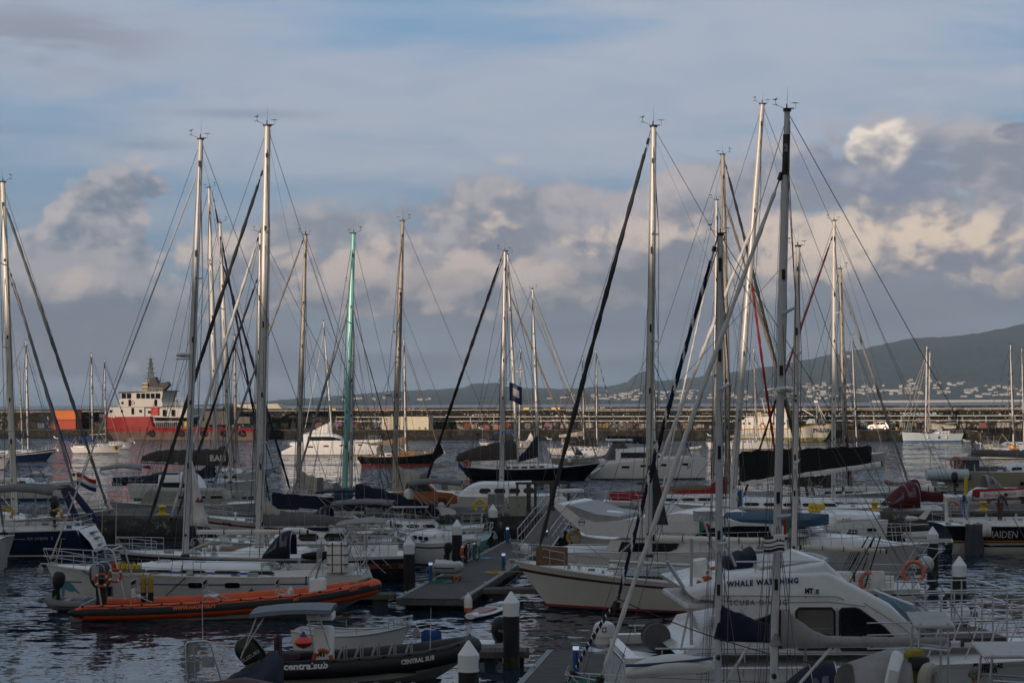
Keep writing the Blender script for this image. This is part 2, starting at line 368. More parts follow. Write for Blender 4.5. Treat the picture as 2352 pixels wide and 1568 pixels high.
# ------------------------------------------------------------------ hulls
class Hull:
    """displacement hull in its own frame: x forward, y to port, z up from the waterline"""
    def __init__(s, bow, stern, Yb, Ys=None, fb=(1.1, 1.0, 1.4), B=3.6, sw=.72, rake=.9, trake=.5, full=.42, name='sailing_yacht', label='', cat='sailing boat', group=None, deep=.35):
        Ys = Yb if Ys is None else Ys
        a = G(bow, Yb); b = G(stern, Ys); c = (a+b)/2; d = a-b
        s.yaw = math.atan2(d.y, d.x); s.L = d.length; s.fb = fb; s.B = B; s.sw = sw; s.rake = rake; s.trake = trake; s.full = full; s.deep = deep
        s.root = empty(name, c, s.yaw); tag(s.root, label, cat, group)
        s.M = frame(s.root); s.Mi = s.M.inverted()
        d = s.Mi @ Vector((0, 0, 0)); s.cs = 1 if d.y > 0 else -1; s.Y = c.y
        s.dirx = 1 if math.cos(s.yaw) > 0 else -1
    def T(s, x): return x/s.L+.5
    def half(s, t):
        t = max(0., min(1., t)); f = s.full
        if t < f: k = s.sw+(1-s.sw)*math.sin(PI/2*t/f)
        else: k = max(0., 1-((t-f)/(1-f))**2.2)**.85
        return max(.03, s.B/2*k)
    def sheer(s, t):
        a, b, c = s.fb
        return a*(1-t)*(1-2*t)+b*4*t*(1-t)+c*t*(2*t-1)
    def ptz(s, t, z):
        """hull surface: station t and height z -> x, y(half)"""
        sh = s.sheer(t); k = max(0., min(1., (z+s.deep)/(sh+s.deep)))
        bow = max(0., (t-.45)/.55)
        w = (.52+.48*k**.42)*(1-bow*.55*(1-k)**.8)
        x = -s.L/2+t*s.L-s.rake*(1-k)*max(0., (t-.55)/.45)**1.5+s.trake*(1-k if s.trake > 0 else 1-k)*max(0., 1-t*8)
        return x, s.half(t)*w
    def at(s, x, z, off=0., side=None):
        t = s.T(x)
        for _ in range(3): t += (x-s.ptz(t, z)[0])/s.L
        return Vector((x, (side or s.cs)*(s.ptz(t, z)[1]+off), z))
    def loc(s, px, py, dy=0.):
        """pixel -> local point on the centre plane of the boat (plus dy sideways)"""
        n = s.M.to_3x3() @ Vector((0, 1, 0)); p0 = s.M.translation+n*dy
        d = W(px, py, 1.)-Vector((0, 0, HC)); o = Vector((0, 0, HC))
        k = (p0-o).dot(n)/d.dot(n); return s.Mi @ (o+d*k)
    def build(s, top='white', stripe=None, boot=None, anti=None, deck=WHITE, sheerband=None, low=None, N=26, rail=None):
        m0 = hullmat(top); ms = hullmat(stripe) if isinstance(stripe, str) else (stripe or m0)
        mb_ = boot or m0; ma = anti or ANTI; msb = sheerband or m0; ml = low or m0
        b = MB(); rings = []
        zk = [None, .05, .13, .25, .45, .65, .80, .88, .95, 1.]
        for i in range(N+1):
            t = i/N; sh = s.sheer(t); q = []
            zs = [-s.deep, .06, .15]+[.15+(sh-.15)*k for k in (.18, .38, .6, .76, .84, .92, 1.)]
            for z in zs:
                x, y = s.ptz(t, z); q.append((x, y, z))
            rings.append(q[::-1]+[(p[0], -p[1], p[2]) for p in q])
        n = len(rings[0]); h = n//2
        def mm(i, k):
            k = k if k < h else n-2-k   # 0 at the sheer ... h-2 at the bottom
            return {0: 3, 1: 0, 2: 2, h-2: 5, h-3: 1}.get(k, 4 if k >= h-4 else 0)
        b.loft(rings, mm, True, False, closed=False)
        s.hull = b.build('hull', [m0, mb_, ms, msb, ml, ma], s.root, ang=50)
        d = MB(); dr = []
        for i in range(N+1):
            t = i/N; sh = s.sheer(t); y = s.half(t); x = s.ptz(t, sh)[0]
            dr.append([(x, y*.995, sh-.03), (x, y*.5, sh+.03), (x, 0, sh+.05), (x, -y*.5, sh+.03), (x, -y*.995, sh-.03)])
        d.loft(dr, 0, closed=False)
        for sg in (1, -1):
            d.path([(s.ptz(i/N, s.sheer(i/N))[0], sg*s.half(i/N)*.99, s.sheer(i/N)+.02) for i in range(N+1)], .035, 5, 1)
        s.deck = d.build('deck', [deck, rail or ALU], s.root)
        return s
    # ---- superstructure
    def cabin(s, t0=.33, t1=.74, h=.42, wf=.62, m=WHITE, windows=4, stripe=None, wm=GLS, front=.35, back=.06, name='cabin', z0=0., wl=.75, wh=.36, wz=.46, frame_m=ALU):
        b = MB(); rings = []; N = 16
        for i in range(N+1):
            k = i/N; t = t0+(t1-t0)*k; x = -s.L/2+t*s.L; w = min(s.half(t)*wf*1.15, s.B/2*wf); z = s.sheer(t)+.01+z0
            hh = h*min(1, (1-k)/front+.03)*min(1, k/back+.25)
            hh = h*(1-(1-min(1, (1-k)/front+.04))**2)*min(1, k/back+.35)
            rings.append([(x, w, z-.05), (x, w*.95, z+hh*.62), (x, w*.86, z+hh*.90), (x, w*.55, z+hh*1.02), (x, 0, z+hh*1.08), (x, -w*.55, z+hh*1.02), (x, -w*.86, z+hh*.90), (x, -w*.95, z+hh*.62), (x, -w, z-.05)])
        ms = [m]+([stripe] if stripe else [])
        b.loft(rings, (lambda i, k: 1 if stripe and k in (0, 7) and False else 0), True, True, closed=False)
        c = b.build(name, ms, s.root, ang=40); s.cab = c
        def side(x, q, off=.012):
            t = s.T(x); w = min(s.half(t)*wf*1.15, s.B/2*wf); k = (t-t0)/(t1-t0)
            hh = h*(1-(1-min(1, (1-k)/front+.04))**2)*min(1, k/back+.35); z = s.sheer(t)+.01+z0
            return Vector((x, s.cs*(w*(1-.05*q/.62)+off), z-.05+(hh*.62+.05)*q/.62 if q <= .62 else z+hh*q))
        s.cabside = side
        x0, x1 = -s.L/2+t0*s.L, -s.L/2+(t0+(t1-t0)*wl)*s.L
        if stripe:
            st = MB(); P0 = [side(x0+(x1-x0)*1.12*i/12, .24, .010) for i in range(13)]; P1 = [side(x0+(x1-x0)*1.12*i/12, .42, .010) for i in range(13)]
            st.add(P0+P1, [(i, i+1, 14+i, 13+i) for i in range(12)]); st.build('stripe', stripe, c)
        for j in range(windows):
            a = x0+(x1-x0)*(j+.12)/windows; e = x0+(x1-x0)*(j+.88)/windows
            q0, q1 = (wz-wh/2)*.62/.5*.8, (wz+wh/2)*.62/.5*.8; q1 = min(.6, q1)
            dq = (q1-q0)
            def oval(g, off):
                r = min((e-a)*.18, .12)
                K = [(a+r, q0-g), (e-r, q0-g), (e+g, q0+dq*.3), (e+g, q1-dq*.3), (e-r, q1+g), (a+r, q1+g), (a-g, q1-dq*.3), (a-g, q0+dq*.3)]
                return [side(x, q, off) for x, q in K]
            fr = MB().add(oval(.03, .012), [tuple(range(8))]).build('window_frame', frame_m, c)
            MB().add(oval(0., .02), [tuple(range(8))]).build('window', wm, c)
        return s
    def ports(s, xs, z, w=.34, h=.13, m=GLS):
        """hull windows; xs are pixel columns"""
        for px in xs:
            x = s.loc(px, PY0).x; b = MB()
            ang = [(-w/2, -h*.3), (-w*.35, -h/2), (w*.35, -h/2), (w/2, -h*.3), (w/2, h*.3), (w*.35, h/2), (-w*.35, h/2), (-w/2, h*.3)]
            b.add([s.at(x+u, z+v, .015) for u, v in ang], [tuple(range(8))])
            b.path([s.at(x+u*1.05, z+v*1.1, .015) for u, v in ang], .012, 4, 1, closed=True)
            b.build('hull_window', [m, ALU], s.hull)
        return s
    def write(s, body, px0, px1, z, m, hgt=.3, bold=0., space=1.):
        x0 = s.loc(px0, PY0).x; x1 = s.loc(px1, PY0).x; sg = 1 if x1 > x0 else -1
        lettering(s.hull, body, lambda u, v: s.at(x0+sg*u, z+v, .02), hgt, m, abs(x1-x0), bold, space)
        return s
    def rails(s, hh=.62, t0=.12, t1=.86, step=2.0, pul=True, push=True, net=False):
        def e(t, dz=0., k=.97):
            sh = s.sheer(t); return lambda sg: Vector((s.ptz(t, sh)[0], sg*s.half(t)*k, sh+dz))
        b = MB(); n = max(3, int(s.L*(t1-t0)/step))
        for sg in (1, -1):
            for i in range(n+1):
                t = t0+(t1-t0)*i/n; b.tube(e(t)(sg), e(t, hh)(sg), .014, n=5)
            for q in (1., .52):
                b.path([e(t0+(t1-t0)*i/(2*n), hh*q)(sg) for i in range(2*n+1)], .007, 4, 1)
        if net:
            for sg in (s.cs,):
                K = int(s.L*(t1-t0)/.16)
                for i in range(K):
                    t = t0+(t1-t0)*i/K; t2 = t+.35/s.L
                    b.tube(e(t)(sg), e(t2, hh)(sg), .0045, n=3, m=2); b.tube(e(t2)(sg), e(t, hh)(sg), .0045, n=3, m=2)
        b.build('guardrail', [STEEL, WIRE, ROPE], s.root)
        if pul:
            b = MB(); tip = Vector((s.L/2+.15, 0, s.sheer(1)+hh+.05))
            for q in (1., .55):
                P = [e(t1, hh*q)(1), e(.94, (hh+.04)*q)(1), Vector((s.L/2+.10, .16, s.sheer(1)+(hh+.05)*q)), Vector((s.L/2+.10, -.16, s.sheer(1)+(hh+.05)*q)), e(.94, (hh+.04)*q)(-1), e(t1, hh*q)(-1)]
                b.path(P, .017, 6)
            for sg in (1, -1):
                for t in (.90, .96): b.tube(e(t)(sg), e(t, hh+.03)(sg), .016, n=5)
                b.tube(e(.985)(sg), (s.L/2+.1, sg*.16, s.sheer(1)+hh+.05), .015, n=5)
            b.build('pulpit', STEEL, s.root)
            a = MB(); z = s.sheer(1); x = s.L/2
            a.box((x-.1, 0, z+.05), (.7, .14, .05), 0); a.tube((x+.32, 0, z-.02), (x-.35, 0, z+.12), .02, n=6, m=0)
            a.poly([(x+.30, z-.02), (x+.42, z-.28), (x+.20, z-.36), (x+.12, z-.20), (x+.22, z-.06)], .05)
            a.build('anchor', STEEL, s.root)
        if push:
            b = MB()
            for q in (1., .55):
                b.path([e(t0, hh*q)(1), e(.04, hh*q)(1), e(.01, hh*q)(1), e(.01, hh*q)(-1), e(.04, hh*q)(-1), e(t0, hh*q)(-1)], .015, 6)
            for sg in (1, -1):
                for t in (.015, .07): b.tube(e(t)(sg), e(t, hh)(sg), .015, n=5)
            b.build('pushpit', STEEL, s.root)
        return s
    # ---- rig
    def mast(s, top, base, r=.1, m=ALU, spreaders=2, shrouds=True, heel=None, inst=1, name='mast', back=True, fore=None, zb=None, sprlen=1.15, stayx=None, sa=0.):
        """top, base = pixels on the centre plane; the foot is set on deck"""
        P1 = s.loc(*top); P0 = s.loc(*base); wk = .5+s.Y/82.
        if zb is not None:
            k = (P1.z-zb)/(P1.z-P0.z); P0 = P1+(P0-P1)*k
        b = MB(); L = (P1-P0).length; D = (P1-P0)/L
        N = 14; P = [P0+D*L*i/N for i in range(N+1)]
        b.path(P, [r*(1.0 if i < N*.75 else 1-.30*(i-N*.75)/(N*.25)) for i in range(N+1)], 12, 0, sq=.74)
        b.tube(P1, P1+D*.06, r*1.05, n=10, m=1); b.tube(P0, P0+D*.12, r*1.5, r*1.2, 10, 1)
        o = b.build(name, [m, BLK], s.root); s.P0, s.P1, s.Dm = P0, P1, D
        sl = MB(); aft = Vector((-1, 0, 0)); sl.tube(P0+aft*r*.98+D*1.0, P1+aft*r*.72-D*.2, .012, n=4); sl.build('sail_track', BLK, o)
        f = MB(); rr = random.Random(int(abs(P1.x*100)))
        for q in (.22, .36, .55, .74, .93):
            f = MB(); f.box(P0+D*L*(q+rr.uniform(-.03, .03))+Vector((0, s.cs*r*.8, 0)), (.07, .06, .16+rr.random()*.15), 0); f.build('mast_fitting', BLK, o)
        for sg in (1, -1): f = MB(); f.tube(P0+D*.9+Vector((0, sg*r*.75, 0)), P0+D*.9+Vector((0, sg*(r*.75+.16), 0)), .06, .045, 8, 0); f.build('mast_winch', BLK, o)
        hs = [L*(i+1)/(spreaders+1)*(1.0 if spreaders > 1 else 1.05) for i in range(spreaders)]
        ca, sn = math.cos(sa), math.sin(sa); tips = {1: [], -1: []}
        for i, hgt in enumerate(hs):
            sl_ = sprlen*(1-.16*i); q = MB(); c = P0+D*hgt
            for sg in (1, -1):
                e = c+Vector((-.18-.12*sg*sn, sg*sl_*ca, .10)); q.tube(c+Vector((0, sg*r*.5, 0)), e, .045, .028, 6, sq=.6); tips[sg].append(e)
            q.build('spreader', m if m != TANM else ALU, o)
        rg = MB(); t = s.T(P0.x)
        if shrouds:
            for sg in (1, -1):
                ch = Vector((P0.x-.15, sg*min(s.half(t)*.93, sprlen+.35), s.sheer(t)))
                rg.path([ch]+tips[sg]+[P1-D*L*.03], .0095*wk, 4); last = ch
                for i, e in enumerate(tips[sg]):
                    nxt = P0+D*(hs[i+1] if i+1 < len(hs) else L*.93); rg.tube(e, nxt, .007*wk, n=4)
                rg.tube(ch+Vector((-.45, 0, 0)), P0+D*hs[0], .008*wk, n=4); rg.tube(ch+Vector((.45, 0, 0)), P0+D*hs[0], .008*wk, n=4)
                rg.tube(ch, ch+Vector((0, 0, .4)), .022, n=5)
            if back:
                bx = -s.L/2+.2 if stayx is None else stayx; zz = s.sheer(0)
                sp_ = P1+(Vector((bx, 0, zz))-P1)*.80
                rg.tube(P1, sp_, .0085*wk, n=4)
                for sg in (1, -1): rg.tube(sp_, (bx, sg*s.half(.02)*.75, zz), .0085*wk, n=4)
                rg.tube(P1-D*.1, (s.L/2-.1, 0, s.sheer(1)), .007*wk, n=4); rg.tube(P1-D*L*.3, (s.L*.22, 0, s.sheer(.7)), .006*wk, n=4)
                if s.Y < 140: rg.tube(P1-D*L*.02, s.P0b if hasattr(s, 'P0b') else (-s.L*.28, 0, s.sheer(.2)+2.), .005*wk, n=3)
        for k in range(3 if inst else 1):   # halyards down the mast
            u = rr.uniform(-.05, .12)+.1; g = rr.choice((-1, 1))
            rg.tube(P1+Vector((.05, g*.04, -.1)), P0+Vector((r+u, g*(r+.03+.05*k), .5)), .006*wk, n=3)
        rg.build('rigging', WIRE, s.root)
        if inst:
            q = MB(); a = P1+D*.05; fx = 1
            q.tube(a, a+D*1.0, .008, .004, 4)                                # aerial
            q.tube(a+Vector((.1, 0, 0)), a+Vector((.55, .05, .22)), .010, n=4); q.tube(a+Vector((.55, .05, .22)), a+Vector((.55, .05, .45)), .010, n=4)
            for j in range(3): q.ball(a+Vector((.55+.07*math.cos(j*2.1), .05+.07*math.sin(j*2.1), .20)), .03, n=4)
            q.poly([(a.x+.50, a.z+.42), (a.x+.44, a.z+.54), (a.x+.52, a.z+.50), (a.x+.72, a.z+.45)], .01)
            q.box(a+Vector((-.16, 0, .02)), (.34, .05, .05)); q.tube(a+Vector((-.4, 0, 0)), a+Vector((-.4, 0, .26)), .008, n=4)
            q.poly([(a.x-.62, a.z+.26), (a.x-.36, a.z+.30), (a.x-.12, a.z+.27), (a.x-.36, a.z+.25)], .01)
            q.tube(a+Vector((.02, 0, 0)), a+Vector((.02, 0, .24)), .035, .03, 8)
            ms = min(1., r/.16)*.85; q.v = [tuple(a+(Vector(p)-a)*ms) for p in q.v]; q.build('masthead_instruments', BLK, o)
        s.mo = o
        return s
    def furled(s, a, b, r=.07, m='light', stripe=None, q0=.06, name='furled_sail', loose=0., tw=16., bow=True):
        """rolled sail on its stay; a, b = pixels of its upper and lower end"""
        r *= .84; A = s.loc(*a); B_ = s.loc(*b); M1 = FAB.get(m, m); M2 = FAB.get(stripe, stripe) if stripe else M1
        mb = MB(); N = 150; D = (B_-A); L = D.length; Dn = D.normalized(); side = Dn.cross(Vector((0, 1, 0))).normalized(); fw = Vector((0, 1, 0)); rings = []
        for i in range(N+1):
            k = i/N; rr = r*(.45+.75*math.sin(PI*min(1, k*.62+.18)))*(1+.06*math.sin(k*61)+.05*math.sin(k*23)); 
            if k < .02 or k > .985: rr *= .5
            c = A+D*k+side*(.04*math.sin(PI*k)); q = []
            for j in range(10):
                an = 2*PI*j/10; rj = rr*(1+.15*math.cos(2*(an-k*L*tw/6))+.06*math.cos(5*(an-k*L*tw/6))); q.append(c+side*math.cos(an)*rj+fw*math.sin(an)*rj)
            rings.append(q)
        mb.loft(rings, (lambda i, j: 1 if stripe and ((j/10-i/N*L*tw/6/PI) % 1) < .22 else 0), True, True)
        o = mb.build(name, [M1, M2], s.root, ang=60)
        g = MB(); t = (A-D.normalized()*0.); ext = Dn*min(1.2, L*.06)
        g.tube(A-ext, A, .016, n=5); g.tube(A-ext*.4, A-ext*.15, .05, n=8); g.tube(B_, B_+Dn*.35, .02, n=5); g.tube(B_+Dn*.05, B_+Dn*.2, .09, n=10)
        if bow: g.tube(B_+Dn*.3, (s.L/2-.05, 0, s.sheer(1)), .015, n=5)
        g.build('furler', BLK, o)
        return s
    def stay(s, a, b, r=.012, m=WIRE, name='stay'):
        MB().tube(s.loc(*a), s.loc(*b), r, n=6).build(name, m, s.root); return s
    def boom(s, a, b, r=.085, m=ALUW, cover=None, h0=.55, h1=.18, wcov=.16, k0=0., k1=1., luff=0., vang=True, sheet=True, ties=6, name='boom', hprof=None, pack=False, drop=0., tie_m=None):
        """a = gooseneck pixel, b = outer end pixel"""
        A = s.loc(*a); B_ = s.loc(*b); D = B_-A; L = D.length; dn = D.normalized()
        q = MB(); q.path([A, A+D*.5, B_], r, 10, 0, sq=.72); q.tube(B_-dn*.02, B_+dn*.05, r*1.1, n=10, m=1); q.tube(A-dn*.05, A+dn*.02, r*1.1, n=10, m=1)
        for k in (.25, .5, .75, .93): q.tube(A+D*k, A+D*k+dn*.03, r*1.12, n=10, m=1)
        o = q.build(name, [m, BLK], s.root)
        if vang and hasattr(s, 'P0'):
            v = MB(); v.tube(A+D*.28-Vector((0, 0, r)), s.P0+Vector((-.12, 0, .25)), .035, n=6); v.build('vang', ALU, o)
        if sheet:
            v = MB(); z = s.sheer(.2)+.3
            for dx_ in (-.12, 0., .12): v.tube(A+D*.78+Vector((0, 0, -r)), A+D*.78+Vector((dx_, 0, z-(A+D*.78).z)), .012, n=4)
            v.build('mainsheet', ROPE, o)
        if cover:
            M1 = FAB.get(cover, cover); rr = random.Random(int(L*1000)); c = MB(); N = 44; rings = []
            ph = [rr.uniform(0, 6) for _ in range(4)]
            for i in range(N+1):
                k = k0+(k1-k0)*i/N; u = i/N
                h = hprof(u) if hprof else h1+(h0-h1)*(1-u)**1.15
                h *= 1+.025*math.sin(u*31+ph[0])+.02*math.sin(u*67+ph[1])
                w_ = wcov*(.55+.45*(1-u))*(1+.10*math.sin(u*43+ph[2]))
                sag = .02*math.sin(u*26+ph[3])
                if i in (0, N): w_ *= .55; h *= .93
                p = A+D*k+Vector((0, 0, -drop*math.sin(PI*u)))
                prof = [(-.35, -r*1.15), (.55*1, -r*.6), (1.0, h*.22), (.92, h*.5), (.55, h*.83), (.12, h), (-.12, h), (-.55, h*.83), (-.92, h*.5), (-1.0, h*.22), (-.55, -r*.6)]
                if pack: prof = [(-.3, -r*.2), (.5, -r*.1), (.75, h*.25), (.8, h*.6), (.75, h*.96), (.3, h*.9), (-.3, h*.9), (-.75, h*.96), (-.8, h*.6), (-.75, h*.25), (-.5, -r*.1)]
                rings.append([p+Vector((sag*zz, yy*w_*(1+.05*math.sin(u*90+j*2)), zz)) for j, (yy, zz) in enumerate(prof)])
            c.loft(rings, 0, True, True); co = c.build('sail_cover', M1, o, ang=70)
            tb = MB()
            for j in range(ties):
                i = int((j+.6)/ties*N); tb.path([Vector(p)+(Vector(p)-(A+D*(k0+(k1-k0)*i/N)))*.03 for p in rings[i]], .012, 4, closed=True)
            if ties: tb.build('sail_tie', tie_m or ROPE, co)
            if luff and hasattr(s, 'P0'):
                lf = MB(); rg2 = []
                for i in range(11):
                    k = i/10; ww = r*3.0*(1-k)+r*1.1; p = s.P0+s.Dm*((A-s.P0).dot(s.Dm)+luff*k)
                    rg2.append([p+Vector((ww*.45*math.cos(2*PI*j/10)*(1.2 if math.cos(2*PI*j/10)*(-1 if dn.x < 0 else 1) > 0 else .7)*(1+.4*(1-k)), ww*.5*math.sin(2*PI*j/10), 0)) for j in range(10)])
                lf.loft(rg2, 0, True, True).build('mast_boot', M1, co)
        s.bo = o
        return s
    # ---- canvas and gear
    def hood(s, px0, px1, z0, h, w=None, m='navy', win=True, front_low=True):
        """sprayhood from pixel px0 (front, low) to px1 (rear hoop)"""
        x0, x1 = s.loc(px0, PY0).x, s.loc(px1, PY0).x; w = w or s.B*.32; b = MB(); rings = []
        for i in range(9):
            k = i/8; x = x0+(x1-x0)*k; hh = h*(.12+.88*math.sin(PI/2*min(1, k*1.15))); ww = w*(.86+.14*k)
            rings.append([(x+(0 if j in (0, 12) else .0), ww*math.cos(PI*j/12)*(1 if abs(math.cos(PI*j/12)) < .9 else 1), z0+hh*math.sin(PI*j/12)**.55) for j in range(13)])
        b.loft(rings, 0, closed=False)
        o = b.build('sprayhood', FAB.get(m, m), s.root, ang=70)
        sm = o.modifiers.new('t', 'SOLIDIFY'); sm.thickness = .02
        if win:
            wm_ = MB()
            for (ka, kb, ja, jb) in ((1, 4, 1, 4), (5, 7, 1, 3)):
                jj = range(ja, jb+1) if s.cs > 0 else range(12-jb, 12-ja+1)
                jj = list(jj); P = []
                for ki in (ka, kb):
                    for j in jj:
                        p = Vector(rings[ki][j]); P.append(p+Vector((0, s.cs*.03, .012)))
                n = len(jj); wm_.add(P, [(i, i+1, n+i+1, n+i) for i in range(n-1)])
            wm_.build('sprayhood_window', CLR, o)
        hp = MB()
        for ki in (5, 8): hp.path([Vector(p)+Vector((0, 0, .01)) for p in rings[ki]], .016, 5)
        hp.build('hoop', STEEL, o)
        return s
    def bimini(s, px0, px1, z, w=None, m='grey', h=.16, zb=None, slope=0.):
        x0, x1 = s.loc(px0, PY0).x, s.loc(px1, PY0).x; w = w or s.B*.36; b = MB(); rings = []
        for i in range(9):
            k = i/8; x = x0+(x1-x0)*k; zz = z+h*.45*math.sin(PI*k)+slope*k
            rings.append([(x, w*math.cos(PI*j/10), zz+h*.62*math.sin(PI*j/10)**.38-.02*math.sin(PI*k*4)**2) for j in range(11)])
        b.loft(rings, 0, closed=False); o = b.build('bimini', FAB.get(m, m), s.root, ang=70); sm = o.modifiers.new('t', 'SOLIDIFY'); sm.thickness = .025
        p = MB(); zb = zb or s.sheer(.15); xm = (x0+x1)/2
        for sg in (1, -1):
            for k in (0, .5, 1.): p.tube((x0+(x1-x0)*k, sg*w*.97, z+slope*k+(h*.6 if k == .5 else 0)), (xm+(k-.5)*.3, sg*w, zb), .014, n=5)
            p.tube((x0, sg*w*.97, z), (x1, sg*w, zb+.1), .010, n=4)
        p.tube((x0, -w*.97, z), (x0, w*.97, z), .012, n=4)
        p.build('bimini_frame', STEEL, o)
        return s
    def wheel(s, px, z=None, r=.42):
        x = s.loc(px, PY0).x; z = z or s.sheer(.2)+.35; b = MB(); b.torus((x, 0, z), r, .018, Matrix.Rotation(PI/2, 3, 'Z'), 20, 6)
        for k in range(6): a = PI*k/3; b.tube((x, 0, z), (x, r*math.cos(a), z+r*math.sin(a)), .010, n=4)
        b.tube((x+.1, 0, z-.8), (x+.1, 0, z+.05), .09, .07, 8); b.build('steering_wheel', [STEEL], s.root); return s
    def cockpit(s, t0=.05, t1=.33, h=.26, m=WHITE):
        x0, x1 = -s.L/2+t0*s.L, -s.L/2+t1*s.L
        for sg in (1, -1):
            P = []; b = MB()
            for i in range(7):
                t = t0+(t1-t0)*i/6; y = sg*min(s.half(t)*.72, s.B*.36); z = s.sheer(t); x = -s.L/2+t*s.L
                P.append([(x, y-.13, z), (x, y-.10, z+h), (x, y+.10, z+h), (x, y+.13, z)])
            b.loft(P, 0, True, True); b.build('cockpit_coaming', m, s.root)
        d = MB(); xm = (x0+x1)/2; z = s.sheer((t0+t1)/2)+.06
        d.box((xm, 0, z), ((x1-x0)*.95, s.B*.40, .03)); d.build('cockpit_sole', TEAK, s.root)
        wv = MB()
        for sg in (1, -1):
            for t in (t0+(t1-t0)*.45, t0+(t1-t0)*.8):
                y = sg*min(s.half(t)*.72, s.B*.36); x = -s.L/2+t*s.L; z = s.sheer(t)+h
                wv.lathe((x, y, z), [(.07, 0), (.08, .03), (.055, .06), (.05, .12), (.065, .15), (.02, .17)], 10)
        wv.build('winch', STEEL, s.root); return s
    def radar(s, px, py, r=.28, txt=None, post=None, dy=0.):
        p = s.loc(px, py, dy); b = MB(); b.lathe(p, [(q_, z_*r*2.1) for q_, z_ in ((.05, -.16), (r*.75, -.13), (r, -.07), (r, .04), (r*.86, .12), (r*.4, .16), (.01, .165))], 18, 0)
        o = b.build('radar_dome', WHP, s.root)
        if post: MB().tube(p+Vector((0, 0, -.14)), s.loc(*post), .03, n=6).build('radar_post', STEEL, s.root)
        else: MB().box(p+Vector((0, 0, -.17)), (.6, .1, .05)).build('radar_bracket', ALU, s.root)
        if txt:
            w_ = r*1.1; lettering(o, txt, lambda u, v: p+Vector((s.dirx*(u-w_/2), s.cs*math.sqrt(max(.0001, (r+.01)**2-(u-w_/2)**2)), v-.035)), .09, BLKP, w_)
        return s
    def windgen(s, px, py, base=None, m=WHP, r=.55, a0=.4, tail=True, mb=None):
        p = s.loc(px, py); b = MB(); b.path([p+Vector((-.28, 0, 0)), p+Vector((-.1, 0, 0)), p+Vector((.12, 0, 0)), p+Vector((.2, 0, 0))], [.05, .09, .09, .03], 8)
        if tail: b.poly([(p.x-.25, p.z), (p.x-.62, p.z+.36), (p.x-.78, p.z+.34), (p.x-.55, p.z-.04)], .02)
        o = b.build('wind_generator', m, s.root)
        q = MB()
        for k in range(3):
            a = a0+k*2*PI/3; d = Vector((0.25, math.cos(a), math.sin(a))); e = Vector((0, -math.sin(a), math.cos(a)))
            A = p+Vector((.18, 0, 0)); q.add([A+d*.05+e*.04, A+d*.05-e*.04, A+d*r-e*.015, A+d*r+e*.02, A+d*.05+e*.04+Vector((.015, 0, 0)), A+d*.05-e*.04+Vector((.015, 0, 0)), A+d*r-e*.015+Vector((.01, 0, 0)), A+d*r+e*.02+Vector((.01, 0, 0))], [(0, 1, 2, 3), (7, 6, 5, 4), (0, 4, 5, 1), (1, 5, 6, 2), (2, 6, 7, 3), (3, 7, 4, 0)])
        q.build('rotor_blade', mb or BLKP, o)
        MB().tube(p, s.loc(*base) if base else Vector((p.x, p.y, s.sheer(.05))), .025, n=6).build('generator_pole', STEEL, s.root); return s
    def panel(s, px0, px1, py, w=1.1, tilt=.05, name='solar_panel', zb=None, legs=True, m=None):
        a, c = s.loc(px0, py), s.loc(px1, py); x = (a.x+c.x)/2; b = MB()
        b.box((x, 0, a.z), (abs(c.x-a.x), w, .05), 1, rx=0); b.box((x, 0, a.z+.03), (abs(c.x-a.x)*.94, w*.94, .012), 0)
        o = b.build(name, [m or PANEL, ALU], s.root)
        if legs:
            q = MB(); zb = zb or s.sheer(.05)
            for sg in (1, -1):
                for dx_ in (-.3, .3): q.tube((x+dx_, sg*w*.45, a.z), (x+dx_*1.6, sg*min(s.B*.4, w*.8), zb), .02, n=6)
            q.tube((x-.4, w*.5, (a.z+zb)/2), (x-.4, -w*.5, (a.z+zb)/2), .015, n=5)
            q.build('gantry', STEEL, s.root)
        return s
    def gear(s, n=14, seed=1, t0=.12, t1=.9, hatches=3):
        rr = random.Random(seed)
        for k in range(hatches):
            t = .52+.34*k/max(1, hatches); x = -s.L/2+t*s.L; z = s.sheer(t)+.06
            b = MB(); zz = z+(.36 if t < .68 else .03); b.rbox((x, 0, zz), (.55, .5, .07), .03, 1); b.box((x, 0, zz+.04), (.44, .4, .02), 0)
            b.build('hatch', [GLS, ALU], s.root)
        for k in range(min(n, 26 if s.Y < 100 else 12)):
            b = MB(); t = rr.uniform(t0, t1); y = rr.choice((-1, 1))*s.half(t)*rr.uniform(.3, .9); x = -s.L/2+t*s.L; z = s.sheer(t)+.04
            c = rr.random(); mm = (ROPE, GREYD, BLUP, GRN, WHP)
            if c < .35: b.torus((x, y, z+.04), .13, .03, Matrix.Rotation(PI/2, 3, 'X'), 14, 5); nm = 'rope_coil'; m_ = rr.choice((0, 2, 3))
            elif c < .6: b.rbox((x, y, z+.08), (rr.uniform(.2, .5), .18, .16), .05); nm = 'deck_box'; m_ = rr.choice((1, 1, 2, 4))
            elif c < .8: b.lathe((x, y, z), [(.07, 0), (.05, .06), (.06, .12), (.01, .13)], 8); nm = 'deck_winch'; m_ = 1
            else: b.lathe((x, y, z), [(.05, 0), (.05, .12), (.10, .17), (.11, .26), (.03, .3)], 10); nm = 'air_vent'; m_ = 4
            b.build(nm, mm[m_], s.root)
        return s

